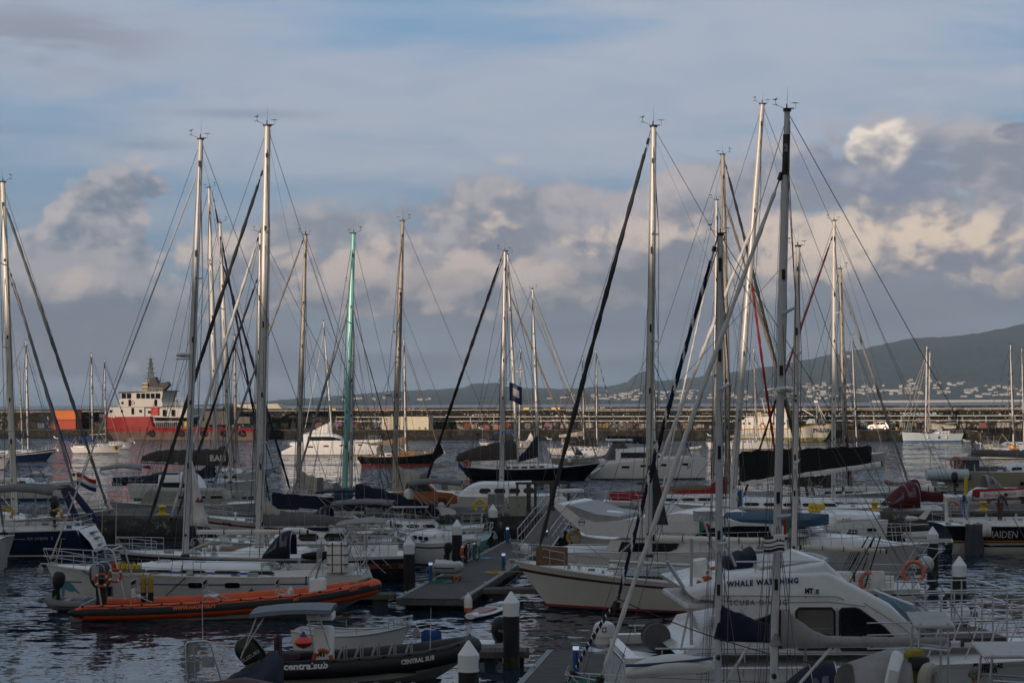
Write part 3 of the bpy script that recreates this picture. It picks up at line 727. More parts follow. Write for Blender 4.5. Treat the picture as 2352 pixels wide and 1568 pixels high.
# ------------------------------------------------------------------ separate things carried by boats
def fender(h, px, z, m=WHP, label='', r=.13, L=.55, ball=False):
    x = h.loc(px, PY0).x; p = h.at(x, z, r); o = MB()
    root = empty('fender', h.M@p); root.rotation_euler = (0, 0, h.yaw)
    if ball: o.lathe((0, 0, 0), [(.02, r*1.5), (.06, r*1.3), (r*.8, r*.75), (r*1.15, 0), (r*.8, -r*.8), (.02, -r*1.15)], 14)
    else: o.lathe((0, 0, 0), [(.02, L/2+.06), (.05, L/2), (r*.8, L/2-.06), (r, L/2-.14), (r, -L/2+.14), (r*.7, -L/2+.03), (.03, -L/2)], 14)
    o.build('body', m, root)
    top = h.Mi@(h.M@p); zt = h.sheer(h.T(x))
    MB().tube((0, 0, (L/2 if not ball else r*1.3)), (0, -h.cs*r*.9, zt-z+.05), .012, n=5).build('lanyard', ROPE, root)
    return tag(root, label, 'fender')
def lifering(loc, R0=.30, r=.065, horseshoe=False, m=ORG, rz=0., label='', bands=True, tilt=0., name='life_ring'):
    root = empty(name, loc, rz); b = MB()
    Mx = Matrix.Rotation(tilt, 3, 'X')
    if horseshoe: b.torus((0, 0, 0), R0, r*1.25, Mx, 22, 10, a0=-PI*.5+.55, a1=PI*1.5-.55)
    else: b.torus((0, 0, 0), R0, r, Mx, 28, 10)
    b.build('ring', m, root)
    if bands and not horseshoe:
        for k in range(4):
            a = k*PI/2+.5; q = MB(); q.torus((0, 0, 0), R0, r*1.06, Mx, 3, 10, a0=a, a1=a+.28); q.build('band', WHP, root)
    if horseshoe:
        q = MB(); q.tube(Mx@Vector((-.2, 0, .1)), Mx@Vector((.2, 0, .1)), .014, n=5); q.build('strap', BLK, root)
    return tag(root, label, 'life ring')
def flag(loc, w, h, pat, label, rz=0., pole=1.0, droop=.3, vert=False, cols=None, hoist=-1):
    """pat: list of (u0,u1,v0,v1,material) over a waving cloth; hoist side at the pole"""
    root = empty('flag', loc, rz); b = MB(); N, K = 18, 12; P = []
    ms = []; 
    for q in pat:
        if q[4] not in ms: ms.append(q[4])
    for i in range(N+1):
        for k in range(K+1):
            u, v = i/N, k/K
            P.append((hoist*-1*u*w*(1-.12*droop)*(1), .06*math.sin(u*7+v*1.5)*u**.5*w*1.6, -v*h-droop*u*w+.04*w*math.sin(u*6)))
    F = []; m = []
    for i in range(N):
        for k in range(K):
            u, v = (i+.5)/N, (k+.5)/K; F.append((i*(K+1)+k, i*(K+1)+k+1, (i+1)*(K+1)+k+1, (i+1)*(K+1)+k)); c = 0
            for q in pat:
                if q[0] <= u <= q[1] and q[2] <= v <= q[3]: c = ms.index(q[4])
            m.append(c)
    b.add(P, F, m); o = b.build('cloth', ms, root, ang=80); sm = o.modifiers.new('t', 'SOLIDIFY'); sm.thickness = .006
    if pole: MB().tube((0, 0, .08), (0, 0, -h-pole), .014, n=6).build('staff', ALU, root)
    return tag(root, label, 'flag')
def outboard(loc, rz, label=None, m=BLKP, k=1., tilt=0., txt=None, parent=None, tm=None):
    """motor hanging on a transom; x points away from the boat"""
    root = empty('outboard_motor', loc, rz)
    if parent: root.parent = parent
    Mt = Matrix.Rotation(-tilt, 4, 'Y'); b = MB()
    rings = []
    for (z, a, c, o) in ((-.05, .13, .13, -.02), (.04, .20, .16, .0), (.20, .26, .175, .02), (.46, .27, .17, .05), (.60, .22, .145, .05), (.68, .13, .09, .04), (.70, .02, .02, .03)):
        rings.append([(k*(o+a*math.copysign(abs(math.cos(2*PI*j/16))**.7, math.cos(2*PI*j/16))), k*c*math.copysign(abs(math.sin(2*PI*j/16))**.7, math.sin(2*PI*j/16)), k*(z+.35)) for j in range(16)])
    b.loft(rings, 0, True, True).xf(Mt); o = b.build('cowling', m, root)
    c = MB(); c.box((k*-.02, 0, k*.2), (k*.20, k*.16, k*.36)); c.poly([(k*.08, k*.1), (k*-.08, k*.1), (k*-.06, k*-.5), (k*.06, k*-.5)], k*.07); c.path([(k*-.22, 0, k*-.5), (k*-.05, 0, k*-.52), (k*.2, 0, k*-.5), (k*.25, 0, k*-.5)], [k*.03, k*.07, k*.05, k*.02], 8)
    c.poly([(k*-.05, k*-.56), (k*.10, k*-.56), (k*.02, k*-.78)], k*.02); c.box((k*-.18, 0, k*.12), (k*.12, k*.24, k*.30)); c.box((k*.05, 0, k*-.30), (k*.30, k*.16, k*.02))
    c.xf(Mt).build('leg', BLKP if m != WHP else GRYP, root)
    pr = MB()
    for j in range(3):
        a = j*2*PI/3; pr.add([Mt@Vector(p) for p in ((k*.24, 0, k*-.5), (k*.25, k*.13*math.cos(a), k*(-.5+.13*math.sin(a))), (k*.28, k*.13*math.cos(a+.7), k*(-.5+.13*math.sin(a+.7))))], [(0, 1, 2)])
    pr.build('propeller', GRYP, root)
    if txt:
        for sg in (1, -1):
            lettering(o, txt[0], (lambda sg: lambda u, v: Mt@Vector((k*.04-sg*(u-.21*k), sg*k*.212, k*.60+v)))(sg), .10*k, tm or WHP, .42*k)
    if label: tag(root, label, 'outboard motor')
    return root
# ------------------------------------------------------------------ water
def water_mat():
    m = bpy.data.materials.new('harbour_water'); m.use_nodes = True; nt = m.node_tree; b = nt.nodes['Principled BSDF']
    b.inputs['Base Color'].default_value = (.014, .030, .052, 1); b.inputs['Roughness'].default_value = .04; b.inputs['IOR'].default_value = 1.333
    g = nt.nodes.new('ShaderNodeNewGeometry'); sp = nt.nodes.new('ShaderNodeSeparateXYZ'); nt.links.new(g.outputs['Position'], sp.inputs[0])
    x, y = E(nt, sp.outputs[0]), E(nt, sp.outputs[1])
    def nv(sc, o, det=2., wx=1.):
        n = nt.nodes.new('ShaderNodeTexNoise'); n.noise_dimensions = '2D'; n.inputs['Scale'].default_value = sc; n.inputs['Detail'].default_value = det
        nt.links.new(combine(nt, x*wx+o, y+o), n.inputs['Vector']); s_ = nt.nodes.new('ShaderNodeSeparateColor'); nt.links.new(n.outputs['Color'], s_.inputs[0])
        return E(nt, s_.outputs[0])-.5, E(nt, s_.outputs[1])-.5
    a, b_ = nv(1.15, 0., 2., .6); c, d = nv(3.4, 17., 2., .6); e, f = nv(.09, 31., 1.)
    gust = noise(nt, combine(nt, x*.010, y*.022, 7.), 1., 3.).step(.35, .65, .75, 1.2)
    k = y.step(45., 130., .17, 2.5)*y.step(130., 900., 1., 1.5)*gust
    mx_ = (a*.55+c*.5+e*.3)*k; my_ = (b_*.8+d*.6+f*.4)*k
    nm = nt.nodes.new('ShaderNodeVectorMath'); nm.operation = 'NORMALIZE'; nt.links.new(combine(nt, mx_, my_, 1.), nm.inputs[0]); nt.links.new(nm.outputs[0], b.inputs['Normal'])
    rr = y.step(60., 600., .03, .16); nt.links.new(rr.s, b.inputs['Roughness'])
    return m
q = MB(); ys = [-160, 0, 30, 60, 100, 160, 260, 500, 1200, 4000, 14000]
for i in range(len(ys)-1):
    k0, k1 = ys[i], ys[i+1]; w0, w1 = max(400, abs(k0)*1.0), max(400, abs(k1)*1.0)
    q.add([(-w0, k0, 0), (w0, k0, 0), (w1, k1, 0), (-w1, k1, 0)], [(0, 1, 2, 3)])
tag(q.build('water', water_mat(), None, False), kind='structure')

# hill of the town behind the viewpoint: it keeps the marina in shade while the far harbour is sunlit
b = MB(); N = 60; P = []
for i in range(N+1):
    x = -900+1800*i/N; h = 37.+2.5*math.sin(i*.9)+1.5*math.sin(i*2.3)
    P.append([(x, -150, 0), (x, -158, h*.6), (x, -170, h), (x, -240, h+2), (x, -400, h-4), (x, -600, 0)])
b.loft(P, 0, closed=False)
tag(b.build('hill', mat('hillside', (.06, .065, .05), .9, bump=.5, bs=.4, vs=.05)), kind='structure')

# ------------------------------------------------------------------ island across the channel
RID = [(300, 936), (560, 925), (640, 919), (720, 915), (800, 908), (900, 900), (1000, 896), (1060, 892), (1095, 882), (1140, 881), (1160, 888), (1200, 892), (1300, 894), (1400, 888), (1440, 880), (1462, 860), (1478, 854), (1492, 857), (1510, 876),
       (1560, 872), (1600, 867), (1700, 852), (1800, 835), (1900, 817), (2000, 798), (2100, 782), (2200, 767), (2352, 744), (2600, 706), (2900, 690), (3300, 700)]
def ridge(px):
    for (a, ya), (b_, yb) in zip(RID, RID[1:]):
        if a <= px <= b_:
            k = (px-a)/(b_-a); k = k*k*(3-2*k) if b_-a < 60 else k
            return ya+(yb-ya)*k
    return RID[-1][1] if px > 1000 else RID[0][1]
YA, YB = 6500., 11500.
def fr(k): return k**1.12
from mathutils import noise as mn
def tz(px, k):
    Y = YA+(YB-YA)*min(k, 1.0); v = unroll(px, ridge(px))[1]; z = HC-v/FP*YB
    z = max(z, 0.)*fr(min(k, 1.))
    if k > 1: z *= max(0, 1-(k-1)*2.)
    X = (px-PX0)/FP*Y
    n = mn.fractal(Vector((X/900, Y/900, 1.)), 1., 2., 5)*.22+mn.noise(Vector((X/55, Y/120, 3.)))*.05
    z = z*(1+n*(1-.75*min(1, k)**2)) + max(0, mn.noise(Vector((X/26., Y/60., 9.)))*9+4)*min(1, k*6)*(1 if px > 640 else .2)
    return X, YA+(YB-YA)*k, max(z, .0)
b = MB(); NX, NY = 520, 40; rows = []
for j in range(NY+1):
    k = (j/NY)*1.5; rows.append([tz(300+3000*i/NX, k) for i in range(NX+1)])
for j in range(NY+1):
    for i in range(NX+1): 
        x, y, z = rows[j][i]; b.v.append((x, y, z-3. if j == 0 else z))
for j in range(NY):
    for i in range(NX):
        a = j*(NX+1)+i; b.f.append((a, a+1, a+NX+2, a+NX+1)); b.m.append(0)
def island_mat():
    m = bpy.data.materials.new('island_vegetation'); m.use_nodes = True; nt = m.node_tree; bs = nt.nodes['Principled BSDF']; bs.inputs['Roughness'].default_value = .95
    g = nt.nodes.new('ShaderNodeNewGeometry'); sp = nt.nodes.new('ShaderNodeSeparateXYZ'); nt.links.new(g.outputs['Position'], sp.inputs[0])
    x, y, z = (E(nt, sp.outputs[i]) for i in range(3))
    n1 = noise(nt, combine(nt, x*.004, y*.004, z*.01), 1., 8., .65); n2 = noise(nt, combine(nt, x*.02, y*.012), 1., 5., .6)
    c = cmix(nt, n2.step(.35, .65), (.028, .040, .046), (.058, .070, .066))
    c = cmix(nt, n1.step(.56, .62)*z.step(380., 120.), c, (.115, .115, .050))
    vo = nt.nodes.new('ShaderNodeTexVoronoi'); vo.inputs['Scale'].default_value = 1.; nt.links.new(combine(nt, x*.010, y*.0045), vo.inputs['Vector'])
    f = E(nt, vo.outputs['Color']).step(.62, .70)*z.step(220., 90.)
    c = cmix(nt, f*.55, c, (.13, .12, .065))
    c = cmix(nt, z.step(9., 2.), c, (.035, .032, .030))
    nt.links.new(c, bs.inputs['Base Color']); return m
ISL = b.build('hills', island_mat(), None, True, 80); tag(ISL, kind='structure')
b = MB()   # rocky islets near the far shore
for px, w_, h, Yi in ((1188, 26, 48, 6300), (1222, 16, 30, 6330), (1298, 18, 26, 6300), (1330, 34, 42, 6280), (1352, 14, 30, 6290)):
    cx = (px-PX0)/FP*Yi; rr = random.Random(px)
    for j in range(7):
        x = cx+rr.uniform(-.8, .8)*w_; hh = h*rr.uniform(.5, 1.); r = w_*rr.uniform(.3, .6)
        b.lathe((x, Yi+rr.uniform(-20, 20), 0), [(r*1.2, -2), (r, hh*.35), (r*.75, hh*.8), (r*.3, hh), (.1, hh*1.02)], 9)
tag(b.build('islet', mat('islet_rock', (.15, .10, .075), .95, var=.4, vs=.05, bump=.6, bs=.1), None, True, 20), kind='structure')
# houses
HW = mat('house_plaster', (.90, .88, .85), .8, var=.05, vs=.1); HR = mat('house_tile', (.34, .12, .07), .8, var=.2, vs=.1)
def house(L, D, H, n='house'):
    b = MB(); b.box((0, 0, H/2-1), (L, D, H+2), 0); r = D*.22
    b.add([(-L/2-.5, -D/2-.6, H), (L/2+.5, -D/2-.6, H), (L/2+.5, D/2+.6, H), (-L/2-.5, D/2+.6, H), (-L/2+1, 0, H+r), (L/2-1, 0, H+r)], [(0, 1, 5, 4), (2, 3, 4, 5), (1, 2, 5), (3, 0, 4), (0, 3, 2, 1)], 1)
    for k in range(max(2, int(L/4))):
        x = -L/2+L*(k+.5)/max(2, int(L/4)); b.box((x, -D/2-.05, H*.55), (1.1, .12, 1.5), 2)
    b.box((L*.3, 0, H+r*.8), (1, 1, 2), 0)
    return b.build(n, [HW, HR, GLS], None, False)
kinds = [house(14, 9, 5.5), house(20, 10, 6.5), house(11, 9, 7.5), house(32, 11, 6.)]
rh = random.Random(11); HG = 'white houses of the town on the far shore'
def place(px, py, kd, first=[True]*4):
    v = unroll(px, py)[1]; best = None
    for j in range(0, 60):
        k = j/150.; x, y, z = tz(px, k); vv = (HC-z)/y*FP
        if best is None or abs(vv-v) < best[0]: best = (abs(vv-v), x, y, z)
    _, x, y, z = best; o = kinds[kd] if first[kd] else kinds[kd].copy()
    if not first[kd]: COL.objects.link(o)
    first[kd] = False; o.location = (x, y, max(z, 1.5)); o.rotation_euler = (0, 0, rh.uniform(-.5, .3)); s_ = rh.uniform(.8, 1.35); o.scale = (s_, s_, s_)
    tag(o, 'small white house with a reddish roof on the distant island shore', 'house', HG)
clus = [(1180, 1320, 914, 921, 14), (770, 1000, 915, 920, 14), (1320, 1480, 902, 919, 38), (1410, 1470, 890, 900, 8), (1500, 1610, 896, 917, 34), (1620, 1720, 898, 918, 30), (1760, 1830, 890, 918, 26), (1840, 1960, 880, 916, 44),
        (1960, 2080, 885, 905, 22), (2080, 2210, 876, 905, 28), (2210, 2352, 882, 912, 34), (1520, 1560, 885, 892, 4), (2000, 2300, 862, 880, 4)]
for a, c, y0, y1, n in clus:
    for k in range(n):
        f = rh.random()**1.3; place(rh.uniform(a, c), y1-(y1-y0)*f, rh.choice((0, 0, 1, 2, 2, 3)))
# sea wall strip at the far shore
b = MB(); P = [Vector((x, y-16, 3.)) for x, y, _ in (tz(2000+8*i, 0.) for i in range(50))]
b.add([p-Vector((0, 0, 4)) for p in P]+[p+Vector((0, 0, 4)) for p in P], [(i, i+1, 51+i-0, 50+i) for i in range(49)])
tag(b.build('sea_wall', HW, None, False), 'long pale sea wall along the foot of the distant island', 'sea wall')

# haze
b = MB(); b.box((0, 7100, 379.5), (15000, 15000, 761))
hz = b.build('haze', [], None, False); hm = bpy.data.materials.new('haze_air'); hm.use_nodes = True; n_ = hm.node_tree; n_.nodes.clear()
vo = n_.nodes.new('ShaderNodeVolumePrincipled'); vo.inputs['Color'].default_value = (.68, .86, 1., 1); vo.inputs['Density'].default_value = 6.0e-5
try: vo.inputs['Anisotropy'].default_value = .1
except Exception: pass
oo = n_.nodes.new('ShaderNodeOutputMaterial'); n_.links.new(vo.outputs[0], oo.inputs['Volume']); hz.data.materials.append(hm); tag(hz, kind='stuff')

# ------------------------------------------------------------------ breakwater and quay, in a frame that runs along the quay edge
QA = math.atan(-.388); QO = Vector((0, 372, 0)); QM = Matrix.Translation(QO) @ Matrix.Rotation(QA, 4, 'Z')
def qx(px, t=0.):
    """along-quay coordinate of the quay point seen in pixel column px, t metres behind the edge"""
    k = (px-PX0)/FP; # QO + s*(c,sn) + t*(-sn,c) = k*Y
    c, sn = math.cos(QA), math.sin(QA); ox, oy = QO.x-t*sn, QO.y+t*c
    return (k*oy-ox)/(c-k*sn)
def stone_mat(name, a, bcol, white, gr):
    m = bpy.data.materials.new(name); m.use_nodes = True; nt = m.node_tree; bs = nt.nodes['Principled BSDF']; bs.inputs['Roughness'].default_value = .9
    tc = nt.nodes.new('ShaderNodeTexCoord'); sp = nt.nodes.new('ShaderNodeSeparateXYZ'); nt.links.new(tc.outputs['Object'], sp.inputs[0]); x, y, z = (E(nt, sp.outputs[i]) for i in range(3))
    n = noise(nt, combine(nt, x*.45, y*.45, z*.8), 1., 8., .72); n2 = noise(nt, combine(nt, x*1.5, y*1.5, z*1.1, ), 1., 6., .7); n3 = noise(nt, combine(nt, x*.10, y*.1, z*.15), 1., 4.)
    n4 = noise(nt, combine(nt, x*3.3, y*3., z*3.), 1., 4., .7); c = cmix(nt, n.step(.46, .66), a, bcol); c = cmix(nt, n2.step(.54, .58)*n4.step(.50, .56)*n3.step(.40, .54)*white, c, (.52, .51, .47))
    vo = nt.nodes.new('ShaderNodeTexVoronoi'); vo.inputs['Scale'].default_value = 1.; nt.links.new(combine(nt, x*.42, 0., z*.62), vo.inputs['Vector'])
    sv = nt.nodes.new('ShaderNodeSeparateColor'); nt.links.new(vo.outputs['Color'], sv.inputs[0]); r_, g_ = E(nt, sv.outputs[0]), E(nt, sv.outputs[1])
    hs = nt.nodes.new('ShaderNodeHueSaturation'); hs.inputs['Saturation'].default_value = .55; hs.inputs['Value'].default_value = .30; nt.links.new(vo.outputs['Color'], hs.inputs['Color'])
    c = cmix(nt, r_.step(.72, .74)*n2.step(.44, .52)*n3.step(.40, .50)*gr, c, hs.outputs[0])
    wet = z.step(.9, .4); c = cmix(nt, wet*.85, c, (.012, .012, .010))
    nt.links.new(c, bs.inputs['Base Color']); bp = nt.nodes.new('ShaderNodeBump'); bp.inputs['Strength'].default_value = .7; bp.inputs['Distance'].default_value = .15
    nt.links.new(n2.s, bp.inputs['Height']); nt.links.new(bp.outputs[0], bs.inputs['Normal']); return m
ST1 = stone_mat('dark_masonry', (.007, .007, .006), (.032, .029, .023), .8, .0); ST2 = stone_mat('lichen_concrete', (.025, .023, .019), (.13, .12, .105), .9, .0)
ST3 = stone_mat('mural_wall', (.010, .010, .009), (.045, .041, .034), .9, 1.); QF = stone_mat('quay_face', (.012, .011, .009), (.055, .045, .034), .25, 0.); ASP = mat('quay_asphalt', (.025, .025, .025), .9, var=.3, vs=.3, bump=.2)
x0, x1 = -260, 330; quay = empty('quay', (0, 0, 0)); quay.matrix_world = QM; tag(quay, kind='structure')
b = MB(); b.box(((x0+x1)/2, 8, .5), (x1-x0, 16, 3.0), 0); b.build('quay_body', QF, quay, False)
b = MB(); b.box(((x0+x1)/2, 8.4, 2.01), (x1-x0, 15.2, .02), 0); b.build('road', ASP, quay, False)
b = MB(); b.box(((x0+x1)/2, .2, 2.06), (x1-x0, .55, .14), 0); b.build('kerb', mat('quay_kerb', (.10, .085, .065), .9, var=.4, vs=1.), quay, False)
bw = empty('breakwater', (0, 0, 0)); bw.matrix_world = QM; tag(bw, 'long dark stone breakwater wall with ledges, white pipes and painted murals', 'breakwater')
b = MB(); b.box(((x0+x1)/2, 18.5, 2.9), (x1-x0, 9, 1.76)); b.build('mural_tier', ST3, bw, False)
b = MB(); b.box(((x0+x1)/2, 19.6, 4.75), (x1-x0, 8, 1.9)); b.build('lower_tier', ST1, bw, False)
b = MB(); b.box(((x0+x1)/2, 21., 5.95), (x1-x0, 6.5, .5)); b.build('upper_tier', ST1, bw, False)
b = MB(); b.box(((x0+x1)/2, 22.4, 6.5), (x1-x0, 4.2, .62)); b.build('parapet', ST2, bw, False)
b = MB(); b.box(((x0+x1)/2, 14.02+.0, 3.62), (x1-x0, .25, .22)); b.box(((x0+x1)/2, 15.5, 5.72), (x1-x0, .25, .16)); b.build('ledge', mat('ledge_stone', (.022, .02, .017), .9, var=.5, vs=.8), bw, False)
PW = mat('pipe_white', (.62, .61, .57), .5, var=.15, vs=.6)
b = MB(); xs_, xe = qx(770, 13), x1
for z in (4.05, 5.0): b.tube((xs_, 13.4, z-.2), (xe, 13.4, z-.2), .10, n=6)
x = xs_
while x < xe: b.tube((x, 13.4, 3.4), (x, 13.4, 4.85), .07, n=5); x += 5.6
b.build('lower_pipe', PW, bw)
b = MB()
for z in (6.05, 6.32): b.tube((qx(1300, 17) if z < 6.1 else x0, 17.4, z), (xe, 17.4, z), .065, n=6)
x = qx(1300, 17)
while x < xe: b.tube((x, 17.4, 5.8), (x, 17.4, 6.35), .05, n=4); x += 7.
b.build('upper_pipe', PW, bw)
# painted panels, mural squares and small fixtures on the wall
rm = random.Random(5)
cols = [(.30, .29, .27), (.36, .35, .32), (.20, .06, .04), (.10, .16, .22), (.28, .22, .08), (.08, .12, .07), (.26, .10, .10), (.40, .38, .33), (.12, .10, .10), (.16, .20, .22)]
pm = [mat('mural_%s' % n, c, .85, var=.35, vs=1.6, bump=.3, stain=(.03, .028, .024, 2.5, .46, .75)) for n, c in zip('abcdefghij', cols)]
mural_groups = []
x = qx(60, 14)
while x < qx(2340, 14):
    w_ = rm.uniform(.7, 2.6); h = rm.uniform(.6, 1.25)
    if rm.random() < .75:
        q = MB(); q.box((x+w_/2, 13.97, 2.15+h/2+rm.uniform(0, .25)), (w_, .05, h), 0); o = q.build('mural', rm.choice(pm), bw, False)
    x += w_+rm.uniform(.1, 1.6)
x = qx(760, 14)
b = MB()
while x < xe:
    if rm.random() < .6: b.box((x, 13.85, 3.62+rm.uniform(-.05, .1)), (rm.uniform(.3, .9), .06, .12))
    if rm.random() < .35: b.box((x, 15.52, 5.0+rm.uniform(-.3, .5)), (rm.uniform(.15, .5), .05, rm.uniform(.1, .3)))
    x += rm.uniform(.8, 2.6)
b.build('sign_plate', PW, bw, False)
def wtext(s, px, z, t, size, m, wd=None, bold=.01):
    X = qx(px, t); V, F = textmesh(s, size, bold); k = (wd/max(v[0] for v in V)) if wd else 1
    q = MB(); q.add([(X+v[0]*k, t-.04, z+v[1]) for v in V], F); q.build('painted_lettering', m, bw, False)
FW = paint('faded_white', (.40, .39, .36)); FR = paint('faded_red', (.25, .045, .03)); FB = paint('faded_blue', (.10, .24, .32))
wtext('ALLEGRO 09', 1328, 6.52, 20.28, .42, FW, 6.2); wtext('RDEAIR STEVAL 05-33', 1090, 5.15, 15.55, .40, FW, 5.8); wtext('REMMICH ALFA', 790, 6.42, 20.28, .5, FR, 13.)
wtext('YOROVIRU', 845, 6.42, 20.28, .6, FR, 12.); wtext('SOMMAR', 2072, 4.85, 15.55, .9, FB, 7.2, .03); wtext('ARCTIC DCF', 1265, 3.85, 15.5, .38, FW, 4.); wtext('NOKIA', 2104, 3.95, 15.5, .6, FR, 3.)
for px, w_ in ((766, 1.0), (810, 3.0), (1028+180, 1.4), (1276, 2.)):
    q = MB(); q.box((qx(px, 20.2), 20.27, 6.55), (w_, .05, .45)); q.build('painted_patch', YEL, bw, False)
for px in range(1120, 2352, 29):
    q = MB(); X = qx(px, 15.5); q.ball((X, 15.5, 5.35), .11, n=5); q.build('wall_lamp', FW, bw)
# yellow mooring bollards on the quay edge
proto = None
for px in (239, 760, 963, 1233, 1523, 1552, 2059, 2496):
    X = qx(px, .9)
    if proto is None:
        root = empty('mooring_bollard'); q = MB(); q.lathe((0, 0, 0), [(.34, 0), (.30, .1), (.17, .18), (.16, .42), (.28, .5), (.30, .62), (.12, .7)], 12); q.build('post', YEL, root)
        q = MB(); q.box((0, 0, .02), (.9, .7, .06)); q.build('base_plate', YEL, root); o = proto = root
    else: o = copy_tree(proto)
    o.location = QM@Vector((X, .9, 2.03)); o.rotation_euler = (0, 0, QA)
    nm = {239: 'beside the orange stacked containers', 760: 'behind the white catamaran', 963: 'left of the cream container', 1233: 'just right of the cream container', 1523: 'behind the cluster of white anchored sloops', 1552: 'under the long white wall pipes', 2059: 'below the silver parked car', 2496: 'at the far right end of the quay'}[px]
    tag(o, 'yellow mooring bollard '+nm, 'bollard', 'yellow bollards along the quay edge')
for px in (196, 760-350, 1580): pass
# shipping containers
def container(px, t, L, H, m, label, z=2.03, D=2.44, text=None, yaw=0.):
    root = empty('shipping_container'); X = qx(px, t); root.matrix_world = QM @ Matrix.Translation((X+L/2, t+D/2, z)) @ Matrix.Rotation(yaw, 4, 'Z')
    b = MB(); n = int(L/.28); P = []
    for k in range(n+1):
        x = -L/2+.12+(L-.24)*k/n; y = -D/2+(.0 if (k//1) % 2 else .045); P.append((x, y))
    V = [(x, y, .14) for x, y in P]+[(x, y, H-.12) for x, y in P]; b.add(V, [(i, i+1, n+2+i, n+1+i) for i in range(n)])
    V = [(x, -y, .14) for x, y in P]+[(x, -y, H-.12) for x, y in P]; b.add(V, [(i, i+1, n+2+i, n+1+i)[::-1] for i in range(n)])
    b.box((0, 0, H-.06), (L-.1, D-.02, .06)); b.box((L/2-.06, 0, H/2), (.06, D-.2, H-.2)); b.box((-L/2+.06, 0, H/2), (.06, D-.2, H-.2))
    b.build('corrugated_wall', m, root, False)
    f = MB()
    for zz in (.07, H-.06):
        for sg in (1, -1): f.box((0, sg*(D/2-.05), zz), (L, .12, .14)); f.box((sg*(L/2-.05), 0, zz), (.12, D, .14))
    for a in (1, -1):
        for c in (1, -1): f.box((a*(L/2-.07), c*(D/2-.07), H/2), (.16, .16, H))
    f.build('corner_frame', {'container_orange': ORR, 'container_red': REDD}.get(m.name, m), root, False)
    d = MB()
    for y in (-.6, -.25, .25, .6): d.tube((L/2+.0, y, .2), (L/2+.0, y, H-.2), .03, n=5)
    d.build('locking_bar', ALU, root)
    if text:
        q = MB(); q.box((-L/2+1.15, -D/2-.01, H/2), (.42, .02, H*.68)); q.build('logo_panel', FR, root, False)
        for i, ch in enumerate(text): lettering(root, ch, lambda u, v: Vector((-L/2+.98+u, -D/2-.03, H*.68-i*.5+v-.35)), .48, WHP, .32, .02)
        for zz in (H*.88, H*.12): q = MB(); q.box((-L/2+1.15, -D/2-.012, zz), (.46, .02, .18)); q.build('logo_band', NAVP, root, False)
    return tag(root, label, 'container', 'containers on the quay')
CRM = mat('container_cream', (.62, .57, .43), .6, var=.08, vs=.8, stain=(.30, .22, .12, 1.5, .60, .4)); ORC = mat('container_orange', (.60, .15, .015), .6, var=.12, vs=.6, stain=(.12, .04, .02, 1.2, .60, .5)); ORR = mat('container_red', (.42, .055, .015), .6, var=.15, vs=.6, stain=(.10, .03, .02, 1.2, .55, .5))
container(877, 3.2, 11.3, 2.9, CRM, 'long cream refrigerated container standing on the quay', text='THAL')
container(121.5, 8., 6.6, 2.3, ORR, 'faded red lower container under the orange one on the quay'); container(121.5, 8., 6.6, 2.35, ORC, 'bright orange container stacked on top of the faded red one', z=4.36)
# crates by the wall
for px, l in ((1115, 'open rusty steel crate against the mural wall'), (1142, 'closed rust red box against the mural wall')):
    root = empty('crate'); root.matrix_world = QM@Matrix.Translation((qx(px, 12.6), 12.6, 2.03)); b = MB()
    for a in (1, -1):
        for c in (1, -1): b.box((a*1.0, c*.5, .6), (.12, .12, 1.2))
        b.box((0, a*.5, 1.15), (2.1, .1, .1)); b.box((0, a*.5, .08), (2.1, .1, .1)); b.box((a*.5, -.5, .6), (.1, .08, 1.3), ry=.7*a)
    b.build('frame', REDD, root, False); q = MB(); q.box((0, .45 if px < 1130 else -.42, .6), (1.9, .05, 1.0)); q.box((0, 0, .1), (1.9, .9, .05)); q.build('panel', REDD, root, False); root.scale = (.8, .8, .8); tag(root, l, 'crate')
# black tyre fenders hung on the quay face
pt = None
for px in (190, 1100, 1326, 2080):
    if pt is None: q = MB(); q.torus((0, 0, 0), .62, .22, None, 20, 8); o = pt = q.build('tyre_fender', RUB)
    else: o = pt.copy(); COL.objects.link(o)
    o.location = QM@Vector((qx(px, -.3), -.3, 1.0)); o.rotation_euler = (0, 0, QA); tag(o, 'large black tyre hanging on the quay face', 'tyre', 'tyres on the quay face')

